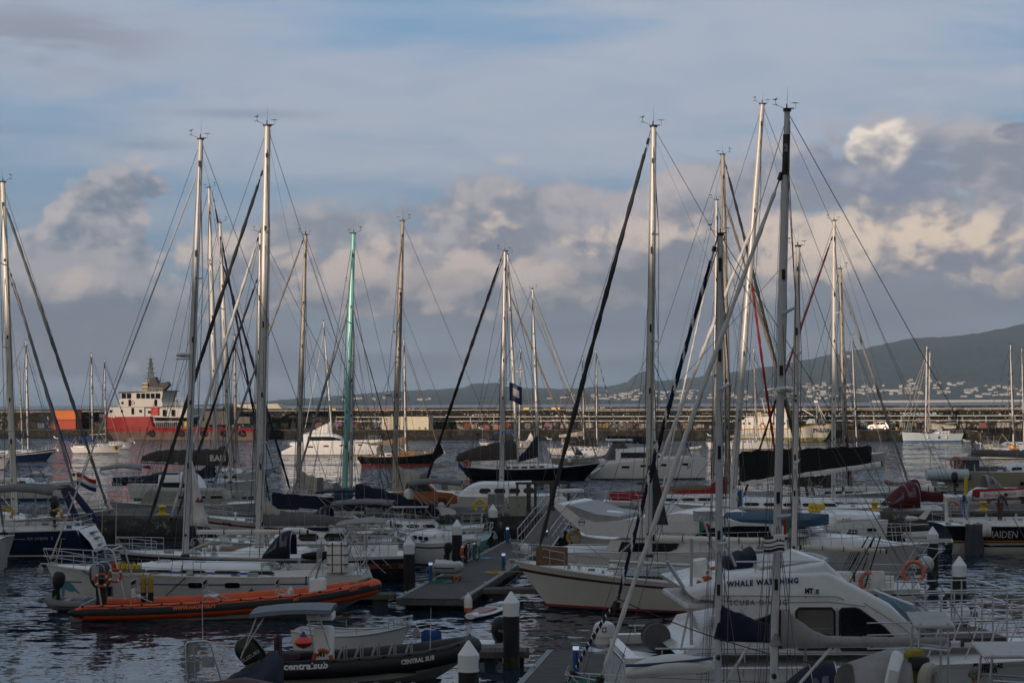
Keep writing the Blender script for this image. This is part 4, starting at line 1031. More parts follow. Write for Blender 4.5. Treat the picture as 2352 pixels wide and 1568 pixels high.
# cars
def car(M, m, L=4.3, H=1.62, W_=1.8, label='', kind='suv', lit=False):
    root = empty('parked_car' if kind == 'suv' else 'pickup_truck'); root.matrix_world = M; b = MB()
    if kind == 'suv': pr = [(-2.12, .35), (-2.15, .75), (-2.02, 1.02), (-1.75, 1.10), (-1.45, 1.52), (-1.15, 1.62), (.35, 1.63), (.62, 1.54), (1.12, 1.10), (1.85, .98), (2.08, .82), (2.15, .45), (2.05, .30)]
    else: pr = [(-2.6, .55), (-2.62, 1.05), (-2.55, 1.12), (-.75, 1.12), (-.65, 1.15), (-.50, 1.70), (-.3, 1.78), (.55, 1.78), (.78, 1.72), (1.30, 1.18), (2.25, 1.08), (2.55, .92), (2.62, .55), (2.5, .42)]
    rings = []
    for y, k in ((-W_/2, .0), (-W_/2+.0, .0), (-W_/2+.06, 1), (0, 1.02), (W_/2-.06, 1), (W_/2, 0.)):
        rings.append([(x*(1 if k else 1), y if z < 1.12 else y*(1-.20*(z-1.1)/.6), z if k else min(z, 99)) for x, z in pr])
    b.loft(rings, 0, True, True); b.build('body', m, root, ang=30)
    g = MB(); yy = lambda z: -(W_/2+.006)*(1-.20*(z-1.1)/.6)-.004
    gl = ([(-1.40, 1.12), (-1.22, 1.50), (-.35, 1.54), (-.35, 1.12)], [(-.27, 1.12), (-.27, 1.54), (.32, 1.53), (.95, 1.12)]) if kind == 'suv' else ([(-.55, 1.18), (-.42, 1.66), (.10, 1.70), (.10, 1.18)], [(.16, 1.18), (.16, 1.70), (.66, 1.68), (1.12, 1.18)])
    for sg in (1, -1):
        for P in gl:
            q = MB(); q.add([(x, sg*-yy(z), z) for x, z in P], [tuple(range(4))]); q.build('side_window', GLS, root, False)
    q = MB(); a = pr[8 if kind == 'suv' else 9]; c = pr[7 if kind == 'suv' else 8]
    q.add([(a[0]+.01, -W_*.42, a[1]+.01), (a[0]+.01, W_*.42, a[1]+.01), (c[0]+.02, W_*.37, c[1]-.03), (c[0]+.02, -W_*.37, c[1]-.03)], [(0, 1, 2, 3)]); q.build('windscreen', GLS, root, False)
    for x in ((-1.32, 1.34) if kind == 'suv' else (-1.62, 1.62)):
        for sg in (1, -1):
            w_ = MB(); w_.lathe((x, sg*(W_/2-.10), .34), [(.20, -.11), (.34, -.10), (.35, 0), (.34, .11), (.2, .12)], 18, 0, 'Y'); o = w_.build('wheel', RUB, root)
            r_ = MB(); r_.lathe((x, sg*(W_/2+.015), .34), [(.02, -.01), (.20, 0), (.22, .01), (.02, .015)], 10, 0, 'Y'); r_.build('rim', ALU, o)
            ar = MB(); ar.torus((x, sg*(W_/2+.0), .36), .40, .03, None, 16, 5, a0=0, a1=PI); ar.build('wheel_arch', BLKP, root)
    x = pr[-3][0]
    for sg in (1, -1):
        q = MB(); q.rbox((x-.05, sg*W_*.38, .80), (.12, .34, .14), .03); q.build('headlight', GLS, root)
        q = MB(); q.rbox((pr[1][0]+.04, sg*W_*.42, .92), (.10, .16, .26), .03); q.build('tail_light', mat('tail_light_lit', (.5, .01, .01), .3, emit=(1, .05, .03, 6)) if lit else REDD, root)
    q = MB(); q.rbox((0, 0, .30), (L*.97, W_*.96, .14), .04); q.build('sill', BLKP, root)
    for sg in (1, -1): q = MB(); q.rbox((.75, sg*(W_/2+.1), 1.14), (.16, .18, .12), .04); q.build('wing_mirror', m, root)
    return tag(root, label, 'car' if kind == 'suv' else 'pickup truck')
CARS = mat('car_silver', (.15, .15, .145), .35, .2, var=.04, coat=.5)
car(QM@Matrix.Translation((qx(2019, 7.5), 7.5, 2.03))@Matrix.Rotation(PI, 4, 'Z'), CARS, label='silver compact suv parked on the quay against the breakwater wall')
b = MB(); b.rbox((0, 0, .95), (2.0, 1.9, 1.9), .15); van = empty('parked_van'); van.matrix_world = QM@Matrix.Translation((qx(352, 6), 6, 2.2)); b.build('body', CRM, van); q = MB(); q.box((.4, -.96, 1.35), (.8, .02, .5)); q.build('window', GLS, van)
for x in (-.6, .6): q = MB(); q.lathe((x, -.8, .1), [(.1, -.1), (.32, -.1), (.32, .1), (.1, .1)], 14, 0, 'Y'); q.build('wheel', RUB, van)
tag(van, 'small cream van half hidden behind the bow of the red ship', 'van')

# ------------------------------------------------------------------ red supply ship alongside
SR = mat('ship_red', (.30, .024, .026), .5, var=.12, vs=.3, stain=(.16, .05, .025, .5, .60, .5)); SG = mat('ship_rusty_grey', (.13, .10, .085), .7, var=.3, vs=.4, stain=(.22, .07, .02, .6, .52, .75)); SW = mat('ship_white', (.52, .51, .48), .5, var=.06, vs=.3, stain=(.34, .20, .10, .8, .64, .5))
def q_at(px, py, t):  # local ship coordinates from pixels on the plane t metres before the quay edge
    x = qx(px, -t); p = QM@Vector((x, -t, 0)); return x, HC-unroll(px, py)[1]/FP*p.y
ship = empty('supply_ship'); ship.matrix_world = QM@Matrix.Translation((0, -6.5, 0)); tag(ship, 'red hulled supply ship with white superstructure moored along the quay', 'ship')
def S(px, py): x, z = q_at(px, py, 11.); return x, z
def prof(P): return [S(*p) for p in P]
def slab(P, y0, y1, m, name, parent=ship, inset=0.):
    b = MB(); b.poly(prof(P), y1-y0); b.xf(Matrix.Translation((0, (y0+y1)/2, 0))); return b.build(name, m, parent, False)
xb, xs2 = S(204, 1000)[0], S(578, 1000)[0]
def ship_half(x):
    k = (x-xb)/(xs2-xb); return 4.6*min(1, (k/.22)**.6 if k > 0 else .02)*(1 if k < .93 else 1-.12*(k-.93)/.07)
b = MB(); N = 40; rings = []
topl = [(204, 951), (208, 954), (262, 957), (345, 956), (352, 983), (364, 983), (578, 984)]
def shipz(x):
    pts = [S(*p) for p in topl]
    for (a, za), (c, zc) in zip(pts, pts[1:]):
        if a <= x <= c: return za+(zc-za)*(x-a)/(c-a)
    return pts[-1][1]
xss = sorted([xb+.05+(xs2-xb-.1)*i/N for i in range(N+1)]+[S(352, 983)[0]-.05, S(345, 956)[0]])
for x in xss:
    h = ship_half(x); z = shipz(x); k = max(0, 1-(x-xb)/7.)
    rings.append([(x+k*4.6*(1-j), -h*(.80+.2*j) if j < 1 else -h, zz) for zz, j in ((-1, 0), (0.05, .15), (.9, .35), (1.75, .55), (z*.6+.8, .8), (z, 1.))]+[(x+k*4.6*(1-j), h*(.80+.2*j), zz) for zz, j in ((z, 1.), (z*.6+.8, .8), (1.75, .55), (.9, .35), (.05, .15), (-1, 0))])
b.loft(rings, lambda i, k: 1 if k in (0, 1, 2, 8, 9, 10) else 0, True, True, closed=False); b.build('hull', [SR, SG], ship, ang=30)
b = MB(); b.add([(x, -ship_half(x)*.99, min(shipz(x), 2.6)-.4) for x in xss]+[(x, ship_half(x)*.99, min(shipz(x), 2.6)-.4) for x in xss], [(i, i+1, len(xss)+i+1, len(xss)+i) for i in range(len(xss)-1)]); b.build('deck', paint('deck_green', (.08, .10, .09)), ship, False)
slab([(243, 952), (247, 935), (326, 935), (326, 956), (348, 957), (352, 975), (243, 957)], -3.6, 3.6, SW, 'deckhouse')
slab([(326, 937), (425, 937), (425, 959), (326, 958)], -3.2, 3.2, SW, 'aft_deckhouse')
slab([(266, 934), (268, 916), (364, 916), (368, 930), (364, 934)], -3.4, 3.4, SW, 'upper_deckhouse')
wh = slab([(270, 916), (268, 903), (298, 902), (300, 898), (366, 898), (363, 916)], -3.0, 3.0, SW, 'wheelhouse')
for i, (a, c) in enumerate(((271, 281), (283, 293), (305, 314), (316, 325), (327, 336), (338, 347), (349, 360))):
    b = MB(); P = prof([(a, 903), (c, 903), (c, 915), (a, 915)]); b.poly(P, .05); b.xf(Matrix.Translation((0, -3.03, 0))); b.build('bridge_window', GLS, wh, False)
slab([(264, 903), (266, 900), (368, 896), (370, 898)], -3.3, 3.3, BLKP, 'bridge_roof')
fn = slab([(306, 898), (307, 878), (319, 878), (319, 898)], -.9, .9, paint('funnel_yellow', (.45, .36, .12)), 'funnel')
for y in (882, 890): b = MB(); b.poly(prof([(305.5, y+3), (305.5, y), (319.5, y), (319.5, y+3)]), 1.9); b.build('funnel_band', NAVP, fn, False)
slab([(320, 898), (321, 868), (334, 865), (340, 880), (362, 876), (366, 884), (352, 898)], -.6, .6, BLKP, 'exhaust_casing')
b = MB()
def st(px, py, y=0): x, z = S(px, py); return Vector((x, y, z))
for y in (-.5, .5): b.tube(st(315, 900, y), st(320, 822, y*.3), .12, .08, 6); b.tube(st(328, 900, y), st(322, 822, y*.3), .12, .08, 6)
for py, w_ in ((880, 9), (868, 12), (856, 10), (845, 9), (834, 6)): b.tube(st(321-w_, py), st(321+w_, py), .12, n=5); b.box(st(321, py), (1.0, .8, .12)); b.tube(st(317, py), st(325, py-9), .05, n=4)
b.box(st(321, 822), (2.4, .15, .1)); b.box(st(311, 862), (1.8, .2, .16)); b.tube(st(321, 826), st(322, 812), .04, n=4); b.tube(st(344, 898), st(343, 868), .1, n=6); b.box(st(344, 872), (1.3, 1, .1))
for px in (300, 303, 356): b.tube(st(px, 898, 1), st(px, 872, 1), .02, n=4)
b.build('mast', mat('mast_paint', (.13, .125, .11), .6), ship)
b = MB()
for (a, c, y, n) in ((264, 372, 934, 18), (336, 440, 934, 16), (298, 366, 898, 12)):
    for q in (0, -4, -8):
        b.tube(st(a, y+q, -3.3), st(c, y+q, -3.3), .035, n=4)
    for i in range(n+1): b.tube(st(a+(c-a)*i/n, y, -3.3), st(a+(c-a)*i/n, y-8, -3.3), .03, n=4)
for i in range(15): b.tube(st(356+i*4.5, 984, -4.2), st(356+i*4.5, 968, -4.2), .045, n=4)
b.tube(st(350, 968, -4.2), st(420, 968, -4.2), .12, n=4)
b.build('deck_railing', paint('rail_white', (.6, .6, .57)), ship)
b = MB()
for (a, c) in (((436, 985), (462, 950)), ((462, 950), (500, 934)), ((500, 934), (545, 938)), ((520, 985), (522, 940))): b.tube(st(*a), st(*c), .35, .3, 6)
b.box(st(480, 960), (6, 3, 3)); b.box(st(540, 965), (4, 3, 1.5)); b.box(st(450, 974), (3, 3, 1.5)); b.build('deck_crane', paint('crane_dark', (.05, .05, .045)), ship)
slab([(520, 933), (524, 928), (620, 927), (630, 938), (560, 939)], -1.2, 1.2, paint('boom_buff', (.50, .45, .34)), 'crane_boom')
for a in ((384, 394, 911, 958), (402, 412, 911, 958)): pass
b = MB()
for px in (385, 400, 414): b.tube(st(px, 958, -1.5), st(px+3, 912, -1.5), .09, n=5)
for py in (915, 926, 936, 946): b.tube(st(386, py, -1.5), st(414, py, -1.5), .07, n=4)
b.build('aft_gantry', paint('gantry_cream', (.55, .50, .38)), ship)
b = MB(); b.box(st(350, 944, -3.4), (1.9, .5, 1.9)); b.build('red_locker', REDP, ship, False)
b = MB(); b.box(st(431, 976, -4.0), (2.2, .3, 1.7)); b.build('yellow_hatch', YEL, ship, False)
b = MB()
for px in (347, 414, 467, 513, 554): q = MB(); q.torus(st(px, 995, -ship_half(S(px, 995)[0])-.2), .55, .2, None, 16, 7); q.build('tyre_fender', RUB, ship)
for px, py in ((250, 944), (275, 944), (300, 944), (318, 944), (275, 925), (292, 925), (352, 925), (338, 946), (372, 948), (392, 948)): q = MB(); X_ = st(px, py, -3.66 if py > 930 else -3.44); q.box(X_, (.55 if px % 2 else .7, .05, .6 if px % 4 else 1.5)); q.build('porthole', GLS, ship, False)
q = MB()
for i in range(22): x_ = xb+3+i*1.75; q.box((x_, -ship_half(x_)-.0, 1.9), (.08, .10, 1.5), 0)
q.box((xb+20, -4.66, 2.9), (30, .1, .14), 0); q.build('hull_rib', mat('ship_red_dark', (.20, .02, .02), .6), ship, False)
x, z = S(213, 957); lettering(ship, 'THOR-B', lambda u, v: Vector((x+u, -ship_half(x+1.+u)-.12, z+v-.1)), .8, FW, 1.9)
lf_ = QM@Matrix.Translation((0, -6.5, 0))@Vector((S(299, 925)[0], -3.5, S(299, 925)[1])); lifering(lf_, .38, .08, rz=QA, m=REDP, label='red life ring on the upper rail of the red ship')

# ------------------------------------------------------------------ rusty white fishing vessel
FWH = mat('fishing_white', (.66, .64, .58), .5, var=.07, vs=.4, stain=(.36, .20, .06, .9, .60, .65)); ALG = mat('weedy_bottom', (.30, .27, .10), .8, var=.5, vs=1.1, stain=(.08, .09, .02, .9, .46, .8)); OCH = paint('ochre', (.52, .30, .04))
def SF(px, py): x, z = q_at(px, py, 11.); return x, z
S_old = S; S = SF
fv = empty('fishing_vessel'); fv.matrix_world = QM@Matrix.Translation((0, -6.5, 0)); tag(fv, 'rust streaked white fishing vessel with ochre trim and a weedy waterline', 'fishing boat')
xb, xs2 = S(1908, 990)[0], S(1688, 990)[0]
def fvh(x): k = (xb-x)/(xb-xs2); return 3.4*min(1, max(.02, (k/.30))**.65)*(1 if k < .85 else 1-.35*(k-.85)/.15)
tl = [(1688, 986), (1710, 984), (1808, 983), (1822, 986), (1845, 978), (1860, 975), (1908, 972)]
def fz(x):
    pts = [S(*p) for p in tl]
    for (a, za), (c, zc) in zip(pts, pts[1:]):
        if a <= x <= c: return za+(zc-za)*(x-a)/(c-a)
    return pts[-1][1]
rings = []; b = MB()
for i in range(41):
    x = xs2+(xb-xs2)*i/40; h = fvh(x); z = fz(x); k = max(0, 1-(xb-x)/6.)
    rr_ = [(x-k*3.0*(1-j), -h*(.70+.3*j), zz) for zz, j in ((-1, 0), (0.05, .2), (.75, .45), (1.1, .5), (z*.7, .8), (z-.25, .97), (z, 1.))]
    rings.append(rr_+[(p[0], -p[1], p[2]) for p in rr_[::-1]])
b.loft(rings, lambda i, k: 1 if k in (1, 11) else (2 if k in (5, 7) else (1 if k in (0, 12) else 0)), True, True, closed=False); b.build('hull', [FWH, ALG, OCH], fv, ang=30)
b = MB(); n = 41; b.add([(r_[6][0], r_[6][1]*.98, r_[6][2]-.5) for r_ in rings]+[(r_[6][0], -r_[6][1]*.98, r_[6][2]-.5) for r_ in rings], [(i, i+1, n+i+1, n+i) for i in range(n-1)]); b.build('deck', GREYD, fv, False)
hs = slab([(1697, 985), (1697, 964), (1800, 964), (1803, 985)], -2.2, 2.2, FWH, 'deckhouse', fv); slab([(1702, 964), (1704, 958), (1760, 957), (1757, 945), (1800, 943), (1803, 964)], -1.9, 1.9, FWH, 'upper_deckhouse', fv)
slab([(1755, 945), (1757, 938), (1800, 937), (1803, 943)], -2.2, 2.2, OCH, 'bridge_roof', fv); slab([(1722, 958), (1726, 947), (1738, 946), (1744, 958)], -1., 1., OCH, 'funnel', fv)
for px in (1699, 1712, 1742, 1767, 1780, 1792):
    b = MB(); b.poly(prof([(px, 970), (px+6, 970), (px+6, 975), (px, 975)]), .04); b.xf(Matrix.Translation((0, -2.23, 0))); b.build('window', GLS, hs, False)
for px in (1690, 1720, 1755, 1772, 1815): b = MB(); x, z = S(px, 995); b.lathe((x, -fvh(x)-.04+.35, z), [(.01, 0), (.28, 0), (.28, .06), (.01, .06)], 12, 0, 'Y'); b.build('porthole', GLS, fv)
slab([(1843, 973), (1850, 962), (1878, 962), (1882, 973)], -1.4, 1.4, paint('winch_grey', (.40, .45, .47)), 'winch_house', fv)
b = MB(); b.tube(st(1866, 970), st(1864, 922), .16, .1, 8); b.tube(st(1866, 926), st(1888, 968), .07, n=5); b.tube(st(1866, 922), st(1880, 968), .05, n=5); b.tube(st(1868, 945), st(1878, 945), .05, n=4); b.tube(st(1862, 958), st(1832, 940), .09, n=5); b.box(st(1864, 922), (.8, .4, .4), 0)
b.tube(st(1745, 946), st(1738, 915), .14, .08, 6); b.tube(st(1738, 925), st(1748, 925), .05, n=4); b.tube(st(1733, 915), st(1746, 915), .05, n=4)
for i in range(4): b.tube(st(1768+i*5, 937), st(1768+i*5, 916), .06, n=4)
b.tube(st(1768, 916), st(1783, 916), .05, n=4); b.tube(st(1768, 926), st(1783, 926), .05, n=4)
for i in range(9): b.tube(st(1700+i*8, 957, -1.8), st(1700+i*8, 950, -1.8), .04, n=4)
b.tube(st(1700, 950, -1.8), st(1764, 950, -1.8), .04, n=4); b.build('mast', paint('mast_white', (.62, .62, .58)), fv)
b = MB(); b.box(st(1877, 968, -2.6), (1.5, .3, 1.4)); b.path([st(1874, 960, -2.8), st(1874, 972, -2.8), st(1878, 974, -2.8), st(1881, 972, -2.8), st(1881, 966, -2.8)], .14, 6); b.build('anchor', BLK, fv)
x, z = S(1862, 993); x2 = S(1897, 993)[0]; lettering(fv, '3ªVI-5-3-04', lambda u, v: Vector((x+u, -fvh(x+u)*.88-.32, z+v)), 1.1, BLKP, x2-x, .025)
lifering(QM@Matrix.Translation((0, -6.5, 0))@Vector((S(1745, 978)[0], -2.35, S(1745, 978)[1])), .52, .12, rz=QA, label='orange life ring on the side of the rusty fishing vessel')
S = S_old
# ------------------------------------------------------------------ boats anchored in the harbour, far to near
H = Hull
def ywl(px, py): return Yw(px, py)
def far(label, bow, stern, wl, top='white', fb=(1.0, .95, 1.35), B=3.6, cat='sailing boat', deck=WHITE, **k):
    Y = ywl((bow+stern)/2, wl); kk = {q: k.pop(q) for q in ('sw', 'rake', 'trake', 'full', 'name') if q in k}
    return H(bow, stern, Y+k.pop('dyb', 0), Y+k.pop('dys', 0), fb=fb, B=B, label=label, cat=cat, **kk).build(top, deck=deck, **k)
h = far('white anchored sloop with blue boom cover and a yellow shield on its bow', 281, 166, 1040, B=3.9, sheerband=None)
h.cabin(.30, .74, .42, windows=4).rails().cockpit().gear(16, 3)
h.mast((210, 812), (213, 1032), .11, zb=1.3).boom((211, 1014), (146, 1014), .09, cover='blue', h0=.95, h1=.45, luff=.5).bimini(138, 180, 2.9, m='navy', slope=.0).windgen(133, 1006).hood(186, 176, 1.5, .8, m='tan').furled((209, 824), (277, 1024), .05, 'light')
b = MB(); x = h.loc(269, 1030).x; P = [(-.32, .42), (.32, .42), (.34, .05), (0, -.45), (-.34, .05)]
b.add([h.at(x+u, .78+v, .02) for u, v in P], [tuple(range(5))]); b.build('shield_emblem', YEL, h.hull, False)
b = MB(); Q = [(-.12, .25), (-.02, .32), (.03, .22), (.14, .26), (.10, .12), (.16, -.02), (.06, .0), (.08, -.2), (-.02, -.12), (-.12, -.28), (-.10, -.02), (-.18, .04), (-.08, .12)]
b.add([h.at(x+u, .78+v, .035) for u, v in Q], [tuple(range(len(Q)))]); b.build('horse_mark', BLKP, h.hull, False)
h = far('white anchored sloop partly behind the one with the yellow shield', 305, 225, 1031, B=3.4)
h.cabin(.3, .74, .38).rails().mast((240, 825), (243, 1015), .09, zb=1.2).boom((242, 996), (205, 998), .07).furled((241, 838), (303, 1012), .045, 'dgrey')
h = far('dark blue hulled yacht with white stripe anchored at the left edge', 128, -70, 1059, 'navy', fb=(1.15, 1.1, 1.75), stripe='white', B=4.1, rake=1.7)
h.cabin(.28, .76, .45).rails().gear(10, 4).mast((60, 782), (64, 1040), .12, zb=1.5).boom((62, 1005), (-30, 1003), .1, cover='navy', h0=.8, luff=.5).furled((58, 800), (124, 1038), .05, 'blue')
h.mast((44, 830), (52, 1040), .08, m=TANM, spreaders=1, shrouds=False, zb=1.5, inst=0, name='mizzen_mast')
h = far('white yacht with grey boot stripe cut off by the left edge', 22, -120, 1078, fb=(1.1, 1., 1.5)); h.cabin().rails()
# catamarans
def catamaran(label, bow, stern, wl, top='white', wb=6.6, hz=1.5, hh=1.1, wins=True, dk=WHITE, cab=(.22, .66), roofm=WHITE, name='catamaran', winm=GLS, band=True, dys=0.):
    Y = ywl((bow+stern)/2, wl) if wl < 1500 else wl-1500
    a = H(bow, stern, Y, Y+dys, fb=(hz*.72, hz, hz*1.12), B=wb, sw=.95, rake=.25, trake=-1.4, full=.7, name=name, label=label, cat='catamaran')
    m0 = hullmat(top)
    for sg in (1, -1):
        b = MB(); rings = []; yc = sg*(wb/2-.75)
        for i in range(21):
            t = i/20; x = -a.L/2+t*a.L; w_ = .78*min(1, ((1-t)/.45)**.7+.05)*(.85+.15*min(1, t/.2)); sh = a.sheer(t)*(1 if t > .14 else .40+.6*(t/.14)); rr_ = [(x-.2*(1-k_)*max(0, t-.8)*5, yc+w_*f, z) for z, f, k_ in ((-.35, .55, 0), (.05, .8, .2), (.16, .85, .3), (sh*.55, .95, .6), (sh*.80, 1., .8), (sh, .98, 1))]
            rings.append([(p[0], 2*yc-p[1], p[2]) for p in rr_]+rr_[::-1])
        b.loft(rings, lambda i, k: 1 if k in (0, 10) else (2 if k in (3, 7) and False else 0), True, True); b.build('hull', [m0, ANTI], a.root, ang=40)
        if sg == a.cs:
            for t in (.3, .46, .62, .8):
                x = -a.L/2+t*a.L; q = MB(); w_ = .78*min(1, ((1-t)/.45)**.7+.05); z = a.sheer(t)*.70; r_ = .42
                q.add([(x+u, yc+sg*(w_*1.0+.01), z+v) for u, v in ((-r_, -.06), (-r_*.8, -.11), (r_*.8, -.11), (r_, -.06), (r_, .06), (r_*.8, .11), (-r_*.8, .11), (-r_, .06))], [tuple(range(8))]); q.build('hull_window', winm, a.root, False)
    d = MB(); z = a.sheer(.5); d.box((-a.L*.07, 0, z-.28), (a.L*.70, wb-1.2, .5)); d.box((a.L*.36, 0, z-.1), (.18, wb-1.2, .16)); d.build('bridge_deck', dk, a.root)
    n = MB(); n.box((a.L*.32, 0, z-.08), (a.L*.18, wb-1.7, .02)); n.build('trampoline', GREYD, a.root)
    b = MB(); c0, c1 = -a.L/2+cab[0]*a.L, -a.L/2+cab[1]*a.L; w_ = wb*.38; rings = []
    for i in range(13):
        k = i/12; x = c0+(c1-c0)*k; g = (1-max(0, (k-.55)/.45)**2.2); ww = w_*(1-.35*max(0, (k-.5)/.5)**2)
        rings.append([(x, ww, z-.1), (x, ww*.97, z+hh*.72*g), (x, ww*.86, z+hh*g), (x, 0, z+hh*1.08*g), (x, -ww*.86, z+hh*g), (x, -ww*.97, z+hh*.72*g), (x, -ww, z-.1)])
    b.loft(rings, 0, True, True, closed=False); cb = b.build('saloon', roofm, a.root, ang=40)
    if wins:
        q = MB(); P0 = []; P1 = []
        for i in range(10):
            k = .10+.78*i/9; x = c0+(c1-c0)*k; g = (1-max(0, (k-.55)/.45)**2.2); ww = w_*(1-.35*max(0, (k-.5)/.5)**2)
            P0.append((x, a.cs*(ww+.015), z+.18*hh)); P1.append((x, a.cs*(ww*.975+.02), z+max(.2, .66*g)*hh))
        q.add(P0+P1, [(i, i+1, 11+i, 10+i) for i in range(9)]); q.build('saloon_window', winm, cb, False)
    a.cab = cb; return a
h = catamaran('large white catamaran anchored in front of the quay, folded pale sail on deck', 873, 652, 1043, hz=2.0, hh=1.25)
h.mast((743, 738), (764, 1015), .13, m=ALUW, zb=2.8, spreaders=2).boom((761, 995), (695, 1003), .1, cover='sail', h0=1.9, h1=.4, vang=False, sheet=False, wcov=.22).rails(.6).gear(20, 8).stay((748, 770), (866, 1012)).bimini(680, 715, 4.0, m='slate', w=1.8, zb=2.2)
h.furled((744, 760), (700, 986), .045, 'sail', bow=False)
h = far('black hulled classic sloop with tan canvas and varnished boards on deck', 1015, 817, 1067, 'black', fb=(1.3, 1.15, 1.75), B=3.7, rake=1.6, trake=1.0, sw=.55, boot=ANTIR, anti=ANTIR, sheerband=TEAK, rail=TEAK, deck=TEAK)
h.cabin(.28, .66, .42).rails().gear(26, 9).mast((928, 780), (932, 1040), .12, zb=1.5).boom((932, 1019), (850, 1021), .1, cover='tan', h0=1.0, h1=.22, luff=1.2).bimini(818, 862, 2.9, m='tan', slope=-.3).hood(880, 866, 1.45, .9, m='tan').furled((930, 800), (1012, 1042), .05, 'tan')
for i, (a, c, l) in enumerate(((909, 960, 'long varnished wooden paddle board along the deck of the black classic sloop'),)):
    p0, p1 = h.loc(a, 1043, 1.3*h.cs), h.loc(c, 1043, 1.3*h.cs); L = abs(p1.x-p0.x); b = MB(); rings = []
    for j in range(15):
        k = j/14; w_ = .38*math.sin(PI*(.04+.92*k))**.6; rings.append([(p0.x+(p1.x-p0.x)*k, p0.y+.05*math.cos(2*PI*q/8), p0.z+w_*math.sin(2*PI*q/8)) for q in range(8)])
    b.loft(rings, 0, True, True); b.xf(h.M); tag(b.build('paddle_board', mat('varnished_wood', (.33, .15, .045), .3, var=.35, vs=4., coat=.4)), l, 'paddle board')
fender(h, 820, .9, FAB['cream'], 'pale fender at the stern of the black classic sloop', r=.17); fender(h, 830, .95, RUB, 'black fender at the stern of the black classic sloop', r=.17)
h = far('cream white sloop with navy lettered sprayhood anchored before the quay', 1232, 1100, 1029, 'offwhite', B=3.7, trake=1.0)
h.cabin(.34, .76, .34).rails().gear(14, 2).hood(1140, 1122, 1.4, .9, m='navy')
h.mast((1196, 800), (1192, 1015), .10, zb=1.3, shrouds=True).boom((1190, 993), (1134, 995), .08, cover='blue', h0=.55, h1=.3).windgen(1108, 984).furled((1196, 815), (1230, 1010), .045, 'light')
h.write('TIGGERTOO', 1123, 1145, .95, NAVP, .5, .02)
for px in (1118, 1148, 1172, 1196): fender(h, px, .55, WHP, 'white fender on the side of the cream white sloop by the quay', r=.14)
for c in [o for o in COL.objects if o.get('category') == 'fender'][-4:]: c['group'] = 'fenders of the cream white sloop'
b = MB(); p = h.loc(1221, 1006); b.poly([(p.x-1.2, p.z-1.2), (p.x+1.0, p.z-1.2), (p.x-.2, p.z+1.0)], .04); b.xf(Matrix.Translation((0, 0, 0))); b.build('folded_sail', FAB['sail'], h.root, False)
h = far('white sloop with salmon canvas and horseshoe buoy in the anchored cluster', 1420, 1256, 1044, 'offwhite', B=3.7, trake=.9)
h.cabin(.3, .7, .4).rails().gear(20, 12).mast((1338, 820), (1341, 1025), .09, zb=1.4).boom((1340, 1000), (1284, 1003), .08, cover='cream', h0=.75, h1=.3).hood(1300, 1290, 1.5, 1., m='cream').windgen(1265, 1008)
h = far('white sloop with black boom cover in the anchored cluster', 1425, 1290, 1049, B=3.6)
h.cabin(.3, .7, .4).rails().mast((1369, 803), (1371, 1030), .10, zb=1.4).boom((1371, 1024), (1305, 1022), .09, cover='black', h0=1.4, h1=.3, luff=.3).furled((1371, 815), (1423, 1013), .05, 'dgrey', stripe='sail').gear(12, 5)
h = far('cream hulled sloop with green sprayhood and white ball fender, front of the anchored cluster', 1392, 1264, 1067, 'sand', fb=(.95, .9, 1.2), B=3.6)
h.cabin(.3, .72, .34, m=WHITE).rails().gear(30, 13).hood(1338, 1322, 1.3, .75, m='teal').wheel(1300)
fender(h, 1306, .55, WHP, 'white ball fender on the cream hulled sloop', r=.26, ball=True); fender(h, 1345, .5, FAB['light'], 'grey fender on the cream hulled sloop', r=.14)
lifering(h.M@Vector((h.loc(1293, 1040).x, h.cs*1.4, 1.75)), .26, horseshoe=True, m=mat('horseshoe_cream', (.6, .5, .22), .7), label='pale yellow horseshoe buoy at the stern of the cream hulled sloop')
h = catamaran('big white catamaran with grey cockpit enclosure and dark round logo on the bow', 1616, 1352, 1096, hz=1.95, hh=1.15, wb=7.)
h.mast((1499, 795), (1503, 1050), .16, m=ALUW, zb=2.9).boom((1502, 1018), (1395, 1012), .12, m=ALUW, cover='navy', h0=.75, h1=.55, vang=False, luff=.4).rails(.6).gear(16, 14)
q = MB(); x0, x1 = h.loc(1388, 1000).x, h.loc(1455, 1000).x; z0 = 1.95; q.add([(x0, h.cs*2.3, z0), (x0+1.2, h.cs*2.2, 3.9), (x1-1.2, h.cs*2.2, 3.8), (x1, h.cs*2.3, z0), (x0, -h.cs*2.3, z0), (x0+1.2, -h.cs*2.2, 3.9), (x1-1.2, -h.cs*2.2, 3.8), (x1, -h.cs*2.3, z0)], [(0, 1, 2, 3), (4, 5, 1, 0), (1, 5, 6, 2), (2, 6, 7, 3), (7, 6, 5, 4)]); q.build('cockpit_enclosure', FAB['grey'], h.root, False)
q = MB(); q.add([(x0+1.5, h.cs*2.3, 2.2), (x0+1.9, h.cs*2.25, 3.5), (x1-1.6, h.cs*2.25, 3.4), (x1-.8, h.cs*2.3, 2.2)], [(0, 1, 2, 3)]); q.build('vinyl_window', CLR, h.root, False)
q = MB(); q.rbox(((x0+x1)/2, 0, 4.0), (abs(x1-x0)*.85, 4.8, .16), .06); q.build('hardtop', WHITE, h.root)
h.furled((1500, 830), (1590, 1052), .06, 'blue'); h.wheel(1378)
yc = h.cs*(7./2-.75+.80); q = MB(); x = h.loc(1597, 1060).x; q.torus((x-1.1, yc*.88+0, 1.35), .26, .035, None, 16, 5); q.box((x-1.1, yc*.885, 1.35), (.05, .06, .8)); q.build('round_logo', BLKP, h.root)
fender(h, 1562, .9, WHP, 'white fender hanging near the bow of the big white catamaran', r=.16)
